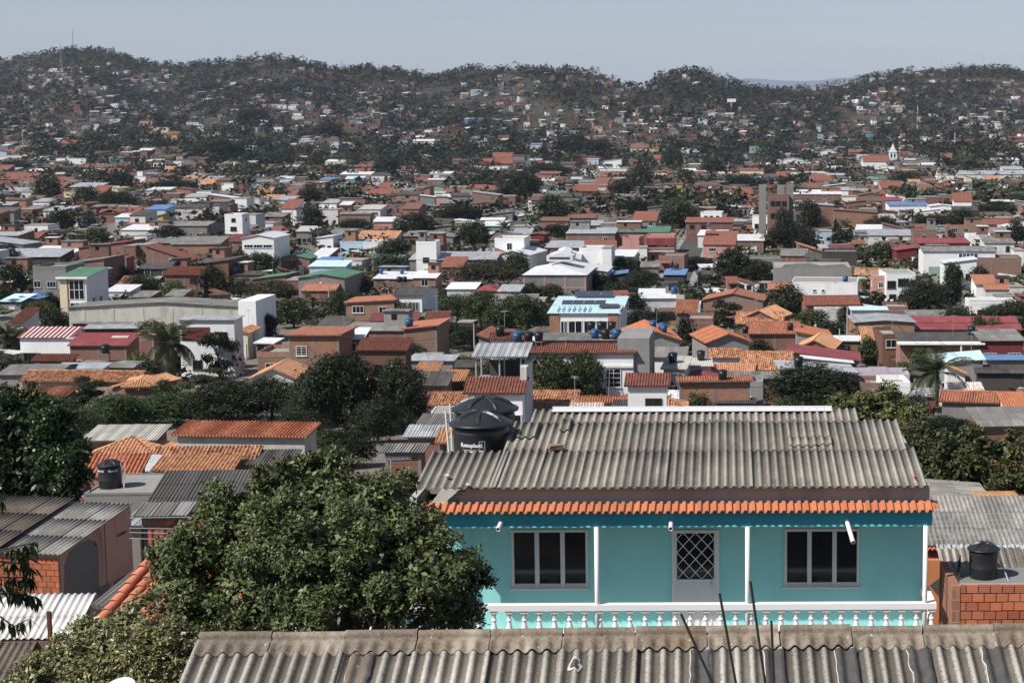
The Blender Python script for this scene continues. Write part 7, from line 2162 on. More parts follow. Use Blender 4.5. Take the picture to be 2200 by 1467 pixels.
for x0_, x1_, mesh, dz in ((-2.15, .15, sm_, .06), (-6.6, -2.1, sm2, .20)):
    for j in range(3):
        n = int(round((x1_ - x0_) / SW + .3))
        for k in range(n):
            o = link('roof_sheet', mesh, lt)
            o.matrix_local = Matrix.Translation((x1_ - (k + 1) * SW, -.3 + 1.68 * j * math.cos(p_), zt - .3 * math.tan(p_) + dz + 1.68 * j * math.sin(p_) + .012 * (k % 2) + (.02 if mesh is sm2 else 0))) @ Matrix.Rotation(p_ - .006, 4, 'X')

# white corrugated lean-to and brown roof below it
def simple_sheet_roof(label, fr, ztop, px0, px1, py_top, L_, p, matname, nrow, wallmat, wallH):
    pass
WS = Frame(P(100, 1278, 44.0), rad(3.0)); zt2 = WS.O.z; WS.O.z = tz(WS.O.x, 44) - .2; zt2 -= WS.O.z
wt = empty('house', WS.O, WS.yaw, 'lean-to with white corrugated sheet roof below the brick wall', 'house')
xr_ = WS.onY(204, 1278, 0).x; pw = rad(20)
wm = corr_mesh('roof_sheet', 5, 1.0, M['asb_white'], seg=10)
for j in range(2):
    for k in range(5):
        o = link('roof_sheet', wm, wt); l0 = -.95 * (j + 1) - (0 if j == 0 else .0)
        o.matrix_local = Matrix.Translation((xr_ - (k + 1) * SW, l0 * math.cos(pw), zt2 + l0 * math.sin(pw) + .012 * (k % 2) - .014 * j)) @ Matrix.Rotation(pw, 4, 'X')
MB().prism([(xr_ - 4.3, -1.75, -1), (xr_ - 4.3, -.05, -1), (xr_ - 4.3, -.05, zt2 - .08), (xr_ - 4.3, -1.75, zt2 - .70)], (4.15, 0, 0)).build('wall', M['brick3'], wt)
bm2 = corr_mesh('roof_sheet', 5, 1.6, M['asb_brown'], seg=10)
for k in range(6):
    for j in range(2):
        o = link('roof_sheet', bm2, wt)
        o.matrix_local = Matrix.Translation((xr_ - .95 - (k + 1) * SW, -1.95 - 1.5 * (j + 1) * math.cos(pw) + 0.45, zt2 - .72 - 1.5 * (j + 1) * math.sin(pw) + .05 + .012 * (k % 2) - .012 * j)) @ Matrix.Rotation(pw, 4, 'X')
MB().box(xr_ - 6, xr_ - 1.1, -4.2, -1.8, -1.5, zt2 - 1.7).build('lower_wall', M['brick3'], wt)
a_ = P(105, 1313, 40.5); zb = tz(a_.x, 40.5)
o = MB().box(-.045, .045, -.045, .045, -.3, a_.z - zb).build('steel_post', M['rust'], None); o.location = (a_.x, 40.5, zb); tag(o, 'rusty square steel post in front of the white corrugated roof', 'post')
# terracotta tiled slope half hidden by the big tree
TS = Frame(P(243, 1308, 39.0), rad(-12.0)); z0_ = TS.O.z; TS.O.z = tz(TS.O.x, 39) - .2; z0_ -= TS.O.z
tt = empty('house', TS.O, TS.yaw, 'terracotta tiled roof half hidden behind the big leafy tree', 'house')
pt_ = rad(22); tl, tw_ = .34, .30
vs = []; mb = MB()
for j in range(2):
    y = tl * 1.12 * j; rr = (.125, .105)[j]
    for i in range(9):
        a = math.pi * i / 8; vs.append((rr * math.cos(a), y, rr * math.sin(a) * .85 + (.05, .015)[j]))
mb.add(vs, [(i, i + 1, i + 10, i + 9) for i in range(8)]); vs2 = [(x * .9, y, z - .018) for x, y, z in vs]
mb.add(vs2, [(i + 9, i + 10, i + 1, i) for i in range(8)]); mb.add(vs[:9] + vs2[:9], [(i, i + 9, i + 10, i + 1) for i in range(8)])
tmesh = mb.mesh('roof_tile', M['old_terra'], True)
r_ = random.Random(9)
Rt = Matrix.Rotation(pt_, 4, 'X')
for i in range(10):
    for j in range(9):
        o = link('roof_tile', tmesh, tt)
        o.matrix_local = Matrix.Translation((i * tw_, 0, z0_)) @ Rt @ Matrix.Translation((r_.uniform(-.01, .01), -.6 + j * tl, .02 + (0.06 if i == 0 else 0) + r_.uniform(-.006, .006))) @ Matrix.Rotation(r_.uniform(-.04, .04), 4, 'Z')
o = MB().box(-.14, 10 * tw_, -.6, 2.6, -.07, .0).build('roof_deck', M['old_terra'], tt); o.matrix_local = Matrix.Translation((0, 0, z0_)) @ Rt
MB().prism([(.0, -.3, -1.2), (.0, 2.2, -1.2), (.0, 2.2, z0_ + 2.2 * math.tan(pt_) - .1), (.0, -.3, z0_ - .3 * math.tan(pt_) - .1)], (2.8, 0, 0)).build('wall', M['brick3'], tt)
# grey battens beside it
o = roof_plane(None, M['r_asb'], 'ribs', 1.4, 2.2, P(200, 1300, 42), rad(-30), rad(24), name='roof_sheet_offcut'); tag(o, 'grey ribbed sheet leaning between white lean-to and tiled roof', 'roof sheet')
# dish at the bottom edge
def dish(loc, r, aim, label, mat='white_clean', arm=True, depth=.18):
    t = empty('satellite_dish', loc, 0, label, 'satellite dish')
    o = MB().lathe([(.001, 0), (r*.4, depth*.16*r*2), (r*.75, depth*.56*r*2), (r, depth*r*2), (r*1.0, depth*r*2 + .012), (r*.75, depth*.56*r*2 + .014), (r*.4, depth*.16*r*2 + .014), (.001, .014)], 28).build('reflector', M[mat], t, True)
    o.rotation_euler = Vector(aim).to_track_quat('Z', 'Y').to_euler()
    if arm:
        n = Vector(aim).normalized()
        MB().tube((0, 0, -r*.8), n * r * 1.1 + Vector((0, 0, -r*.25)), .012, n=6).box(-.03, .03, -.03, .03, 0, 0.001).build('feed_arm', M['blackpole'], t)
        f = MB().tube(n * r * 1.05 + Vector((0, 0, -r*.3)), n * r * 1.2 + Vector((0, 0, -r*.15)), .035, n=8).build('feed_horn', M['btank'], t)
    zg = tz(loc[0], loc[1])
    return t
dl = P(256, 1503, 19.0)
dish(dl, .26, (-.3, -.5, .9), 'white satellite dish cut off by the bottom edge', arm=False)
o = MB().tube((0, 0, tz(dl.x, 19) - dl.z - .3), (0, 0, 0), .03, n=8).build('mast', M['steel'], None); o.location = dl; tag(o, 'steel mast carrying the dish at the bottom edge', 'mast')

# ------------------------------------------------------------------ right hand corner: brick parapet, tank, roofs
BP = Frame(P(2062, 1255, 33.0), rad(1.0)); zb1 = BP.O.z; BP.O.z = tz(BP.O.x, 33.0) - .2; zb1 -= BP.O.z
pt2 = empty('house', BP.O, BP.yaw, 'unfinished red hollow-brick walls at the right edge under a black tank', 'house')
landmark('the hollow-brick corner house', 2130, 1290)
bricks(pt2, .0, 2.7, zb1 - 1.80, zb1 + .02, -.02, bw=.243, bh=.182, mort=.02, seed=12, depth=.07)
MB().box(.0, 3.4, -.02, .11, -1, zb1 - .005).build('mortar_wall', M['mortar'], pt2)
MB().box(-.16, .0, -.10, 1.9, -1, zb1 - .02).build('side_wall', M['brick2'], pt2)
MB().box(-.01, 3.4, .11, 1.75, -1, zb1 - .12).build('roof_slab', M['concrete'], pt2)
tl_ = P(2112, 1256, 34.0)
big_tank(Vector((tl_.x, 34.0, BP.O.z + zb1 - .12)),   .345, .70, 'black water tank standing on the hollow-brick house at right', .4)
for k, (ax, ay, bx, by, lab) in enumerate(((2060, 1250, 2063, 1192, 'thin iron bar left of the black tank at right'), (2046, 1275, 2062, 1200, 'leaning cane left of the black tank at right'), (2168, 1250, 2150, 1206, 'pale brace leaning on the right of that black tank'))):
    a_, b_ = P(ax, ay, 33.7), P(bx, by, 34.2); a_.z = min(a_.z, BP.O.z + zb1 - .11)
    o = MB().tube((0, 0, 0), b_ - a_, .014, n=6).build('iron_bar', M['steel' if k == 2 else 'blackpole'], None); o.location = a_; tag(o, lab, 'bar')
# roofs behind the parapet
def slope_house(label, px0, px1, py, Y, L_, p, mat, wall, yaw=0.0, kind='ribs', depth=4.0, parts=None):
    f = Frame(P((px0 + px1) / 2, py, Y), rad(yaw)); z = f.O.z; f.O.z = tz(f.O.x, Y) - .3; z -= f.O.z
    t = empty('house', f.O, f.yaw, label, 'house')
    x0, x1 = f.onY(px0, py, 0).x, f.onY(px1, py, 0).x
    D = L_ * math.cos(p)
    roof_plane(t, mat, kind, x1 - x0, L_, (x0, 0, z), 0, p)
    MB().prism([(x0 + .15, .3, -1.2), (x0 + .15, D - .1, -1.2), (x0 + .15, D - .1, z + (D - .1) * math.tan(p) - .1), (x0 + .15, .3, z + .3 * math.tan(p) - .1)], (x1 - x0 - .3, 0, 0)).build('wall', M[wall], t)
    if parts: parts(t, f, x0, x1, z)
    return t
def edge_tiles(t, f, x0, x1, z):
    x = x0
    while x < x1 - .1:
        o = link('clay_tile', tm, t, (x, .05, z - .12)); x += .156
    MB().box(x0, x1, .05, .25, z - .62, z - .14).build('dark_fascia', M['maroon'], t)
    MB().box(x0, x1, -.12, .05, z - .86, z - .70).build('white_gutter', M['white_clean'], t)
slope_house('grey ribbed roof edged with orange tiles right of the turquoise house', 1985, 2300, 1172, 60.0, 4.9, rad(9), M['asb_left'], 'brown', parts=edge_tiles)
def rusty(t, f, x0, x1, z):
    o = MB().box(0, 1.5, 0, .9, 0, .35).build('rusty_box', M['yellow'], t, loc=(x0 + 2.2, .3, z + .05))
    o2 = MB().box(-.1, 1.8, -.1, 1.0, .36, .40).build('rusty_sheet', M['rustsheet'], t, loc=(x0 + 2.2, .3, z + .06))
M['rustsheet'] = asb_near('rusty_sheet', (0.30, 0.15, 0.07), (0.15, 0.06, 0.03), (0.45, 0.28, 0.15), mossamt=.2)
SV = Frame(P(2152, 1096, 70.0), rad(3)); zs2 = SV.O.z; SV.O.z = tz(SV.O.x, 70) - .3; zs2 -= SV.O.z
st_ = empty('house', SV.O, SV.yaw, 'silvery old ribbed roof with a satellite dish behind the turquoise house', 'house')
roof_plane(st_, M['asb_left'], 'ribs', 5.4, 4.2, (0, 0, zs2), math.pi / 2, rad(5))
MB().prism([(-.2, .2, -1.2), (-.2, .2, zs2 - .1), (-3.9, .2, zs2 + .22), (-3.9, .2, -1.2)], (0, 4.9, 0)).build('wall', M['brick3'], st_)
rusty(st_, SV, -3.2, 0, zs2 + .1)
dq = P(2069, 1084, 69.0); dish(dq, .34, (-.75, -.6, .5), 'grey satellite dish on the silvery roof behind the turquoise house')
zz = tz(dq.x, 69) ; o = MB().tube((0, 0, zz - dq.z), (0, 0, -.02), .03, n=6).build('mast', M['blackpole'], None); o.location = dq; tag(o, 'short dark mast under the grey dish at right', 'mast')
slope_house('narrow zinc sheet roof behind the black tank at right', 2022, 2300, 1213, 46.0, 1.2, rad(12), M['r_zinc'], 'orange')
slope_house('broken grey corrugated sheets right behind the black tank', 2035, 2300, 1258, 40.5, 1.9, rad(14), M['asb_blue'], 'brick3')
def orange_wall(t, f, x0, x1, z): pass
OW = P(2016, 1300, 45.5); zo = tz(OW.x, 45.5) - .3
o = MB().box(-.55, .9, 0, .2, 0, P(2016, 1203, 45.5).z - zo).build('garden_wall', M['orange'], None); o.location = (OW.x, 45.5, zo); tag(o, 'orange painted wall between the turquoise house and brick corner', 'wall')
o = MB().box(-.3, .55, 0, .04, -.0, .5).build('sheet_scrap', M['asb_brown'], None); o.location = P(2012, 1275, 44.6); o.rotation_euler = (0, .9, .1); tag(o, 'dark corrugated offcut leaning against the orange wall', 'sheet')
# wires strung before the ribbed roof
wt_ = empty('wire_trellis', P(2100, 1130, 57), 0, 'thin pale wire trellis in front of the ribbed roof at right', 'trellis'); mb = MB()
for ya, yb in ((1107, 1100), (1121, 1114), (1130, 1124), (1147, 1140), (1158, 1152)): mb.tube(P(1996, ya, 57) - wt_.location, P(2230, yb, 57) - wt_.location, .012, n=4)
for k in range(14):
    x = 2005 + 16 * k; mb.tube(P(x, 1168, 57) - wt_.location, P(x, 1105, 57) - wt_.location, .009, n=4)
mb.build('wire_mesh', M['steel'], wt_)
zg = tz(wt_.location.x, 57)
MB().box(-.9, -.84, -.03, .03, zg - wt_.location.z - .3, 0.3).box(1.6, 1.66, -.03, .03, zg - wt_.location.z - .3, .3).build('post', M['steel'], wt_)

# black tank with white lettering on the slab roof at left
if SLAB:
    yq = SLAB['y'] + 1.6; zq = SLAB['z0'] + SLAB['H'] + .06
    xq = P(238, 1055, yq).x; s_ = project((xq, yq, zq))[2]
    R_ = 28 / s_
    t = big_tank((xq, yq, zq), R_, R_ * 2.05, 'black water tank with small white lettering on the slab roof', 0)
    for k, a in enumerate((-2.05, -.95)):
        link('lettering', bend(text_mesh('Eternit', R_ * .25, M['print'], .003), R_ * .93, a, R_ * 2.05 * .70, .0), t)
    for k in range(2):
        o = MB().tube((0, 0, 0), (.12 * (k * 2 - 1), 0, R_ * 2.0), .018, n=6).build('water_pipe', M['pvc'], None); o.location = (xq + R_ * 1.15, yq - .2, zq); tag(o, ('left' if k == 0 else 'right') + ' thin white pipe of the pair beside the slab-roof tank', 'pipe')
    landmark('the slab-roof black tank', 238, 1030)
# ------------------------------------------------------------------ tanks on roofs
def roof_z(d, xl, yl):
    tp = math.tan(d['o'].get('pitch', pitch_of(d['rc']))); W_, D, H = d['W'], d['D'], d['H']; r = d['roof']
    yl = min(max(yl, 0), D)
    if r == 'S': return H + yl * tp + .15
    if r == 'B': return H - yl * tp + .15
    if r == 'X': return H + min(yl, D - yl) * tp + .15
    if r == 'Y': return H + (W_/2 - abs(xl)) * tp + .15
    if r == 'SR': return H + (xl + W_/2) * tp + .15
    if r == 'SL': return H + (W_/2 - xl) * tp + .15
    if r == 'H': return H + min(yl, D - yl, W_/2 - abs(xl)) * tp + .15
    return H + .07
BUILT = [d for d in SPECS[:NH]]
def TANK(c, x, yb, w, kind='rtank'):
    px, py = cp(c, x, yb); wp = w / CR[c][2]; best = None
    for d in BUILT:
        if not d['hand'] or abs(px - d['px']) > d['W'] * d['s'] / 2 - wp * .4: continue
        est = F * 1.15 / wp
        if not (.6 < d['y'] / est < 1.7): continue
        for q in np.linspace(.12, .85, 8):
            yl = q * d['D']; Yw = d['y'] + yl; p = P(px, py, Yw); xl = p.x - d['x']; z = d['z0'] + roof_z(d, xl, yl)
            e = abs(project((p.x, Yw, z))[1] - py)
            if best is None or e < best[0]: best = (e, (p.x, Yw, z), Yw)
    if best is None or best[0] > 22: return
    s = project(best[1])[2]; r = wp / s / 2
    up = P(px, py, best[2]).z - best[1][2]
    st = max(0.0, min(up, 1.6))
    loc = (best[1][0], best[1][1], best[1][2] + st)
    tank(loc, min(max(r, .45), .95), min(max(r, .45), .95) * 2.05, kind, 0, st)
for a in [(665,995,58),(392,692,40),(432,692,40),(1100,447,26,'btank'),(1480,512,36,'btank')]: TANK(4, *a)
for a in [(262,492,27,'btank'),(392,492,29,'btank'),(375,548,31),(408,548,31),(1118,645,40,'btank'),(438,828,55,'btank'),(1010,882,60),(1125,858,62),(1195,858,62),(1265,858,62),(1120,922,64,'btank'),(1190,918,60),(1255,918,60),
          (1585,850,56),(1647,850,56),(1715,850,56),(1608,897,50,'btank'),(1675,905,60),(1745,905,62,'btank'),(1975,835,38,'btank'),(2030,850,40,'btank'),(1990,880,36,'btank'),(2043,885,40,'btank'),(1855,775,40,'btank'),(2105,615,40,'btank'),(2100,1050,62),(1785,1172,50),(1455,1235,70),(1178,1112,46),(2125,460,30),(2090,456,28)]: TANK(5, *a)
for a in [(1045,560,38,'btank'),(1840,875,52),(415,868,42),(697,850,34),(135,1032,56),(750,1078,64),(705,1078,36,'btank'),(272,1172,48),(1680,1145,46),(1480,460,26),(185,195,24,'btank')]: TANK(6, *a)

# thin aerials on the roofs
ra = random.Random(17)
am_ = MB().tube((0, 0, -.6), (0, 0, 2.6), .022, n=5).tube((-.55, 0, 2.5), (.55, 0, 2.5), .012, n=4)
for k in range(6): am_.tube((-.5 + .2*k, -.3, 2.5), (-.5 + .2*k, .3, 2.5), .009, n=4)
am_ = am_.mesh('aerial', M['steel'])
for d in [d for d in BUILT if d['hand'] and 130 < d['y'] < 420 and 40 < d['px'] < 2160][::4]:
    xl, yl = d['W'] * ra.uniform(-.35, .35), d['D'] * ra.uniform(.3, .7)
    o = link('roof_aerial', am_, None, (d['x'] + xl, d['y'] + yl, d['z0'] + roof_z(d, xl, yl)), (0, ra.uniform(-.05, .05), ra.uniform(0, 3))); o['category'] = 'aerial'
    ITEMS.append((o, 'thin television aerial on a roof', *project(o.location)[:2]))
# ------------------------------------------------------------------ poles, lamps, masts, signs
def at_foot(c, x, yb, Ymin=0):
    px, py = cp(c, x, yb); Y = hit(px, py)
    if Y is None or Y < Ymin:
        Y = float(hill_D(px)); p = P(px, py, Y); return p.x, Y, float(terrain(p.x, Y)), project(p)[2]
    p = P(px, py, Y); return p.x, Y, p.z, project(p)[2]
def POLE(c, x, yt, yb, mat='pole', arm=None, label=None, r=.13):
    X, Y, z, s = at_foot(c, x, yb); h = (yb - yt) / CR[c][2] / s
    t = empty('utility_pole' if arm != 'lamp' else 'street_lamp', (X, Y, z), 0); t['category'] = 'pole' if arm != 'lamp' else 'street lamp'
    MB().tube((0, 0, -.8), (0, 0, h), r, r * .65, 9).build('shaft', M[mat], t)
    if arm == 'lamp':
        MB().tube((0, 0, h - .2), (-1.1, -.5, h + .15), .04, n=6).build('bracket', M['steel'], t)
        MB().lathe([(.05, 0), (.2, .03), (.22, .1), (.1, .2)], 10, (-1.15, -.52, h + .08)).build('lamp_head', M['white_clean'], t)
    elif arm == 'box':
        MB().box(-.8, .8, -.06, .06, h - .5, h - .38).build('cross_arm', M['blackpole'], t)
        MB().box(-.42, .42, -.5, -.1, h * .62, h * .62 + .75).build('transformer', M['paleblue'], t)
    elif arm == 'cross':
        mb = MB().box(-.95, .95, -.05, .05, h - .45, h - .33)
        for k in (-.8, -.3, .3, .8): mb.box(k - .03, k + .03, -.03, .03, h - .33, h - .18)
        mb.build('cross_arm', M['rust'], t)
    px, py, _ = project((X, Y, z + h * .6))
    if label: t['label'] = label
    else: ITEMS.append((t, {'pole': 'pale concrete utility pole', 'blackpole': 'dark tarred utility pole', 'steel': 'thin steel pole'}[mat] if arm != 'lamp' else 'street lamp on a pale pole', px, py))
    return t
for a in [(4,2078,555,800,'pole','lamp'),(4,790,775,880,'blackpole'),(4,722,1230,1345,'pole'),(4,1608,870,1015,'pole'),(4,1765,690,765,'pole'),(4,545,225,322,'pole','cross'),(4,495,300,392,'pole','cross'),(4,693,285,362,'pole'),(4,1400,895,1090,'pole'),(4,1088,1050,1165,'pole'),(4,590,1395,1480,'pole','lamp'),
          (5,850,805,1042,'pole','cross'),(5,210,410,502,'pole','cross'),(5,378,140,262,'pole','cross'),(5,505,25,60,'pole'),(6,1056,700,985,'pole'),(6,1008,840,975,'pole'),(6,1365,770,985,'blackpole','box'),(6,1618,870,1045,'blackpole','cross'),(6,2090,1060,1315,'blackpole','cross'),(6,2115,1130,1305,'blackpole'),
          (6,770,565,658,'pole'),(6,1148,860,980,'blackpole'),(6,650,700,770,'pole','lamp'),(6,270,490,545,'pole','lamp'),(6,1855,440,560,'pole','cross'),(5,1880,600,700,'steel'),(4,1612,0,130,'pole'),(4,1845,50,210,'pole'),(4,968,190,265,'pole')]: POLE(*a)
POLE(1,147,835,955,'pole',None,'lone pale monopole with panels on the left slope below the ridge',r=.35)
POLE(3,1735,835,910,'pole',None,'white column with a wide flat head right of the church',r=.5)
def lattice(c, x, yt, yb, w, label, rw=False, dishes=0, Ymin=0, name='lattice_mast'):
    X, Y, z, s = at_foot(c, x, yb, Ymin); h = (yb - yt) / CR[c][2] / s; wd = w / CR[c][2] / s
    t = empty(name, (X, Y, z), .3, label, 'mast')
    n = max(6, int(h / (wd * 1.1))); a, b = MB(), MB()
    rr = max(.06, .28 / s)
    cs = [(wd/2*math.cos(q), wd/2*math.sin(q)) for q in (0, 2.09, 4.19)]
    for k in range(n):
        z0, z1 = h * k / n, h * (k + 1) / n; mb = a if (k * 7 // n) % 2 == 0 else b
        for i in range(3):
            p, q = cs[i], cs[(i + 1) % 3]; f0, f1 = 1 - .45 * k / n, 1 - .45 * (k + 1) / n
            mb.tube((p[0]*f0, p[1]*f0, z0), (p[0]*f1, p[1]*f1, z1), rr, n=4)
            mb.tube((p[0]*f0, p[1]*f0, z0), (q[0]*f1, q[1]*f1, z1), rr * .7, n=4)
    a.build('red_section' if rw else 'lattice_section', M['mastred' if rw else 'steel'], t); b.build('white_section' if rw else 'lattice_section', M['mastwhite' if rw else 'steel'], t)
    r = random.Random(3)
    for k in range(dishes):
        zz = h * (.45 + .5 * k / dishes); sx = r.choice((-1, 1)) * wd * .7
        MB().lathe([(.01, 0), (.6, .1), (.65, .3)], 10).build('dish', M['mastwhite'], t, loc=(sx, -wd * .4, zz)).rotation_euler = (1.57, 0, r.uniform(-.6, .6))
    if not dishes: MB().tube((0, 0, h), (0, 0, h * 1.12), rr, n=4).build('antenna_rod', M['steel'], t)
lattice(3,1395,820,1065,22,'red and white lattice mast beside the church tower',True,7); landmark('the red and white mast by the church', *cp(3,1395,930))
lattice(2,1345,800,1005,24,'red and white lattice mast with dishes at the town centre',True,7); landmark('the red and white mast mid-picture', *cp(2,1345,900))
lattice(3,1500,655,850,9,'slim red and white mast on the slope above the church',True,2)
lattice(1,461,175,300,7,'tall thin lattice mast on the left hilltop',False,0,1500); landmark('the left hilltop mast', *cp(1,461,240))
lattice(2,14,375,432,10,'small lattice pylon on the ridge left of centre',False,0,1500)
lattice(1,390,290,470,12,'faint lattice pylon on the left slope below the hilltop mast',False,0,1200)
for c, x, yt, yb, lab in ((1,615,280,312,'short thin pole on the left hilltop'),(1,1650,338,375,'single thin pole left of the double pole on the ridge'),(2,170,385,432,'thin pole with a crosspiece on the ridge, right of the pylon'),(2,126,395,432,'short pole right beside the ridge pylon'),(2,487,360,455,'hair-thin tall aerial on the ridge dip'),
                       (2,795,410,448,'low thin pole left of the central hump'),(2,840,388,432,'thin pole on the central hump beside its round tree'),(3,1648,340,412,'left of two tall thin aerials on the right hilltop'),(3,1915,348,428,'right of two tall thin aerials on the right hilltop'),(3,183,430,462,'small pole on the ridge right of the gap')):
    X, Y, z, s = at_foot(c, x, yb, 1800); h = (yb - yt) / K / s
    o = MB().tube((0, 0, -3), (0, 0, h + 2), .42 / s, .25 / s, 6).build('aerial_pole', M['steel'], None); o.location = (X, Y, z); tag(o, lab, 'pole')
for c, x, yt, yb, lab in ((1,1685,325,378,'double pole with crossbars on the second hilltop'),(2,1145,390,425,'H-shaped double pole on the central ridge'),(3,905,530,568,'H-shaped double pole in the ridge gap at right'),(2,2145,430,460,'double pole with crossbar right of the deep gap')):
    X, Y, z, s = at_foot(c, x, yb, 1800); h = (yb - yt) / K / s + 2; w = 2.2; r = .4 / s
    o = MB().tube((-w, 0, -3), (-w, 0, h), r, n=5).tube((w, 0, -3), (w, 0, h), r, n=5).tube((-w*1.7, 0, h * .92), (w*1.7, 0, h * .92), r * .8, n=5).build('double_pole', M['steel'], None); o.location = (X, Y, z); tag(o, lab, 'pole')
# church tower
X, Y, z, s = at_foot(3, 1345, 1052)
ct = empty('church_tower', (X, Y, z), 0, 'white church tower with arched belfry and pointed spire', 'church tower'); landmark('the white church tower', *cp(3, 1345, 990))
wt2 = 46 / K / s; ht = 92 / K / s
MB().box(-wt2/2, wt2/2, 0, wt2, -2, ht).box(-wt2/2 - .25, wt2/2 + .25, -.25, wt2 + .25, ht * .55, ht * .58).box(-wt2/2 - .35, wt2/2 + .35, -.35, wt2 + .35, ht, ht + .5).build('shaft', M['white'], ct)
for k in (-.22, .22):
    pts = [(k*wt2 - wt2*.12, -.06, ht*.62), (k*wt2 + wt2*.12, -.06, ht*.62)] + [(k*wt2 + wt2*.12*math.cos(a), -.06, ht*.86 + wt2*.12*math.sin(a)) for a in np.linspace(0, math.pi, 7)]
    MB().prism(list(reversed(pts)), (0, .05, 0)).build('belfry_opening', M['glass'], ct)
g = MB().prism([(-wt2/2, -.2, ht + .5), (wt2/2, -.2, ht + .5), (0, -.2, ht + wt2 * .62)][::-1], (0, wt2 + .4, 0))
g.build('gable', M['white'], ct)
sp = MB(); top = (0, wt2/2, 148 / K / s)
b4 = [(-wt2*.4, wt2*.1, ht + .6), (wt2*.4, wt2*.1, ht + .6), (wt2*.4, wt2*.9, ht + .6), (-wt2*.4, wt2*.9, ht + .6)]
sp.add(b4 + [top], [(0, 1, 4), (1, 2, 4), (2, 3, 4), (3, 0, 4), (3, 2, 1, 0)]).tube((top[0], top[1], top[2] - .2), (top[0], top[1], top[2] + 1.6), .1, n=5).build('spire', M['offwhite'], ct)
# billboards
def board(c, x0, x1, yt, yb, yf, label, mat, legs=1):
    X, Y, z, s = at_foot(c, (x0 + x1) / 2, yf); w = (x1 - x0) / K / s; h = (yb - yt) / K / s; zt_ = (yf - yt) / K / s
    t = empty('billboard', (X, Y, z), 0, label, 'billboard')
    MB().box(-w/2, w/2, -.3, .3, zt_ - h, zt_).build('panel', M[mat], t)
    MB().tube((0, 0, -2), (0, 0, zt_ - h), .6, n=8).build('post', M['steel'], t)
    return t, w, h, zt_
t_, w_, h_, z_ = board(3, 300, 355, 625, 645, 712, 'white billboard on a tall post high on the right-hand slope', 'white')
board(3, 1172, 1220, 845, 877, 900, 'grey-green billboard among trees left of the church', 'teal')
# mission gables on the far white house row
X, Y, z, s = at_foot(1, 1130, 1140)
ms = empty('house', (X, Y, z), 0, 'long white house front with scrolled mission gables', 'house')
w_ = 250 / K / s; h_ = 30 / K / s
mb = MB().box(-w_/2, w_/2, 0, 8, -2, h_)
for k in (-.34, .02, .40):
    mb.prism([(k*w_ - w_*.1, -.05, h_ - .02), (k*w_ - w_*.05, -.05, h_*1.25), (k*w_ - w_*.03, -.05, h_*1.7), (k*w_ + w_*.03, -.05, h_*1.7), (k*w_ + w_*.05, -.05, h_*1.25), (k*w_ + w_*.1, -.05, h_ - .02)], (0, .5, 0))
mb.build('wall', M['white'], ms)
landmark('the scrolled white gables', *cp(1, 1130, 1125))
# palms
PALM(4, 1085, 870, 1190, 350, mark='the tall date palm', label='tall date palm with a skirt of dry fronds', dry=9, n=32)
PALM(4, 55, 840, 1100, 220, label='palm with yellowish fronds at the left edge', n=32)
PALM(6, 1620, 1050, 1430, 370, label='windswept coconut palm behind the turquoise house', n=22, wind=1, dry=2); landmark('the windswept palm', *cp(6, 1620, 1150))
PALM(5, 1045, 180, 275, 110, dry=1); PALM(4, 1720, 78, 180, 100, dry=1); PALM(2, 1465, 975, 1050, 80, dry=1, n=18); PALM(6, 1040, 165, 250, 100, dry=1, n=18); PALM(4, 1275, 1000, 1120, 130, dry=1, n=18)
# agave-like plant below the long white building
X, Y, z, s = at_foot(5, 1590, 1262); ag = empty('agave', (X, Y, z), 0, 'spiky pale agave plant below the long white building', 'plant')
r_ = random.Random(6)
am = MB(); am.add([(0, -.07, 0), (.9, -.09, .75), (1.9, 0, .95), (.9, .09, .75), (0, .07, 0), (.9, 0, .66)], [(0, 1, 5), (1, 2, 5), (2, 3, 5), (3, 4, 5), (4, 0, 5)])
am = am.mesh('leaf', M['leaf_light'])
for k in range(16): link('leaf', am, ag, (0, 0, .1), (0, r_.uniform(-.9, .3), k * 2.4), (1.15,) * 3)
# wires across the lower left
pl = empty('power_line', P(290, 1130, 50), 0, 'pale wires slung past the weathered pink wall', 'wire'); mb = MB()
for ya, yb in ((1112, 1110), (1134, 1136), (1143, 1147), (1156, 1160)): mb.tube(P(278, ya, 50) - pl.location, P(420, yb, 50) - pl.location, .012, n=4)
mb.build('wire', M['steel'], pl)
# aerial on the roof left of the turquoise house
X = P(840, 1005, 60); ya = empty('tv_aerial', (X.x, 60, tz(X.x, 60)), 0, 'bare television aerial between the big tree and turquoise house', 'aerial'); hh = P(840, 985, 60).z - ya.location.z
mb = MB().tube((0, 0, -.3), (0, 0, hh), .025, n=6).tube((-.5, -.1, hh), (.7, .2, hh - .05), .014, n=5)
for k in range(9): q = -.5 + .13 * k; mb.tube((q - .12, -.5, hh + .02), (q + .12, .5, hh - .02), .009, n=4)
mb.build('elements', M['steel'], ya)

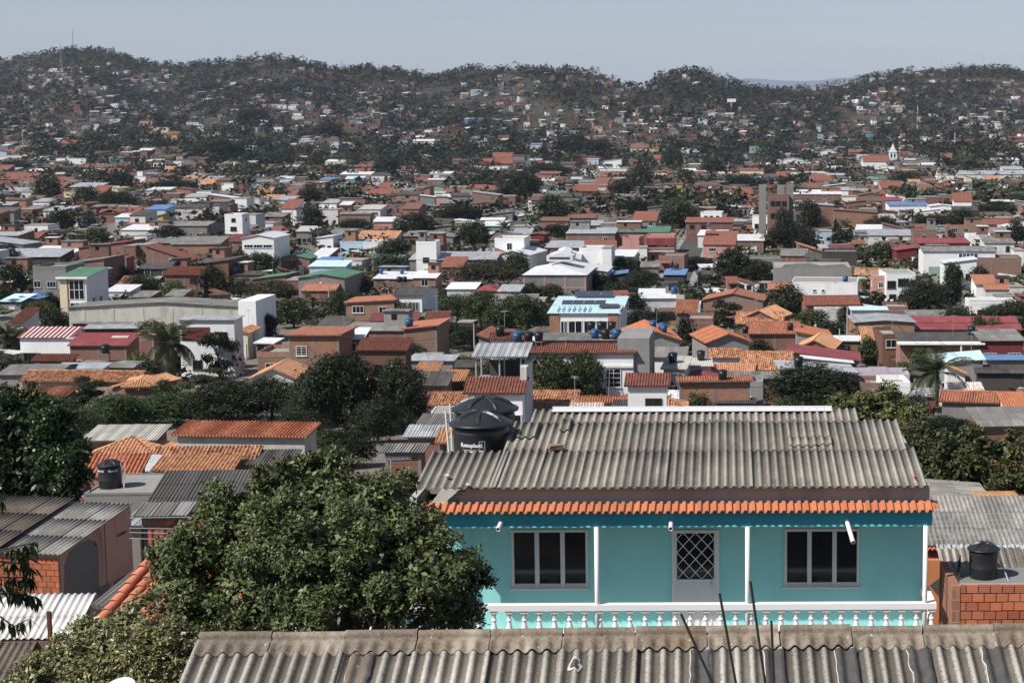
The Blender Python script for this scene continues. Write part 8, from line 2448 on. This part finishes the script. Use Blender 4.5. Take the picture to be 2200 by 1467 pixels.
# cables strung between the poles
cb = empty('power_line', (0, 180, tz(0, 180)), 0, 'dark cables strung between the poles across the middle of the town', 'wire'); mb = MB()
def cable(c0, x0, y0, c1, x1, y1, Y0, Y1, sag=1.2):
    a, b = P(*cp(c0, x0, y0), Y0), P(*cp(c1, x1, y1), Y1); pts = []
    for k in range(13):
        f = k / 12; p = a.lerp(b, f); p.z -= sag * 4 * f * (1 - f); pts.append(p - cb.location)
    mb.path(pts, [.022] * 13, 3)
for a in [(6,1365,785,6,1618,885,165,158),(6,1365,800,6,1618,900,165,158),(6,1618,885,6,2090,1075,158,140),(6,1618,900,6,2090,1090,158,140),(6,1056,715,6,1365,785,175,165),(6,1056,730,6,1365,800,175,165),(4,2078,590,4,1765,700,225,215),(4,2078,610,4,1608,880,225,180),(5,850,815,5,1290,815,165,165),(5,850,830,4,2130,870,165,175),(6,1056,715,6,770,575,175,250),(5,210,420,5,378,150,300,420)]: cable(*a)
mb.build('cable', M['blackpole'], cb)
# ------------------------------------------------------------------ labels that single each thing out
LABELMAX = 16
def relation(px, py, l):
    dx, dy = px - l[1], py - l[2]
    if abs(dx) > abs(dy) * 1.1: return 'left of' if dx < 0 else 'right of'
    return 'beyond' if dy < 0 else 'in front of'
ORD = ['', 'second', 'third', 'fourth', 'fifth', 'sixth', 'seventh', 'eighth', 'ninth', 'tenth']
def write_labels():
    used = {}
    groups = {}
    for o, base, px, py in ITEMS:
        ls = sorted((l for l in LANDMARKS if math.hypot(l[1] - px, (l[2] - py) * 1.6) > 4), key=lambda l: math.hypot(l[1] - px, (l[2] - py) * 1.6))
        l = ls[0]
        groups.setdefault((base, l[0], relation(px, py, l)), []).append((math.hypot(l[1] - px, (l[2] - py) * 1.6), o, ls, px, py))
    for (base, ln, rel), lst in groups.items():
        lst.sort(key=lambda a: a[0])
        for k, (dd, o, ls, px, py) in enumerate(lst):
            near = 'just ' if dd < 60 else ''
            if k == 0: lab = f"{base} {near}{rel} {ln}"
            else: lab = f"{ORD[min(k, 9)]} {base} out {rel} {ln}" if rel in ('left of', 'right of') else f"{ORD[min(k, 9)]} {base} {rel} {ln}"
            j = 1
            while lab in used or len(lab.split()) > LABELMAX:
                if j >= len(ls): break
                lab = f"{base} {relation(px, py, ls[j])} {ls[j][0]}"; j += 1
            used[lab] = 1
            o['label'] = lab
write_labels()

GROUPS = {'house': 'houses packed over the town', 'tree': 'trees growing among the houses', 'water tank': 'plastic water tanks on the roofs', 'pole': 'poles standing over the town', 'street lamp': 'street lamps in the town', 'aerial': 'television aerials on the roofs', 'palm tree': 'palm trees in the town', 'steel rod': 'steel rods in front of the nearest roof', 'pipe': 'white pipes beside the water tanks', 'mast': 'masts over the town', 'satellite dish': 'satellite dishes on the roofs'}
for o in list(SC.objects):
    if o.parent is None and o.get('category') in GROUPS: o['group'] = GROUPS[o['category']]
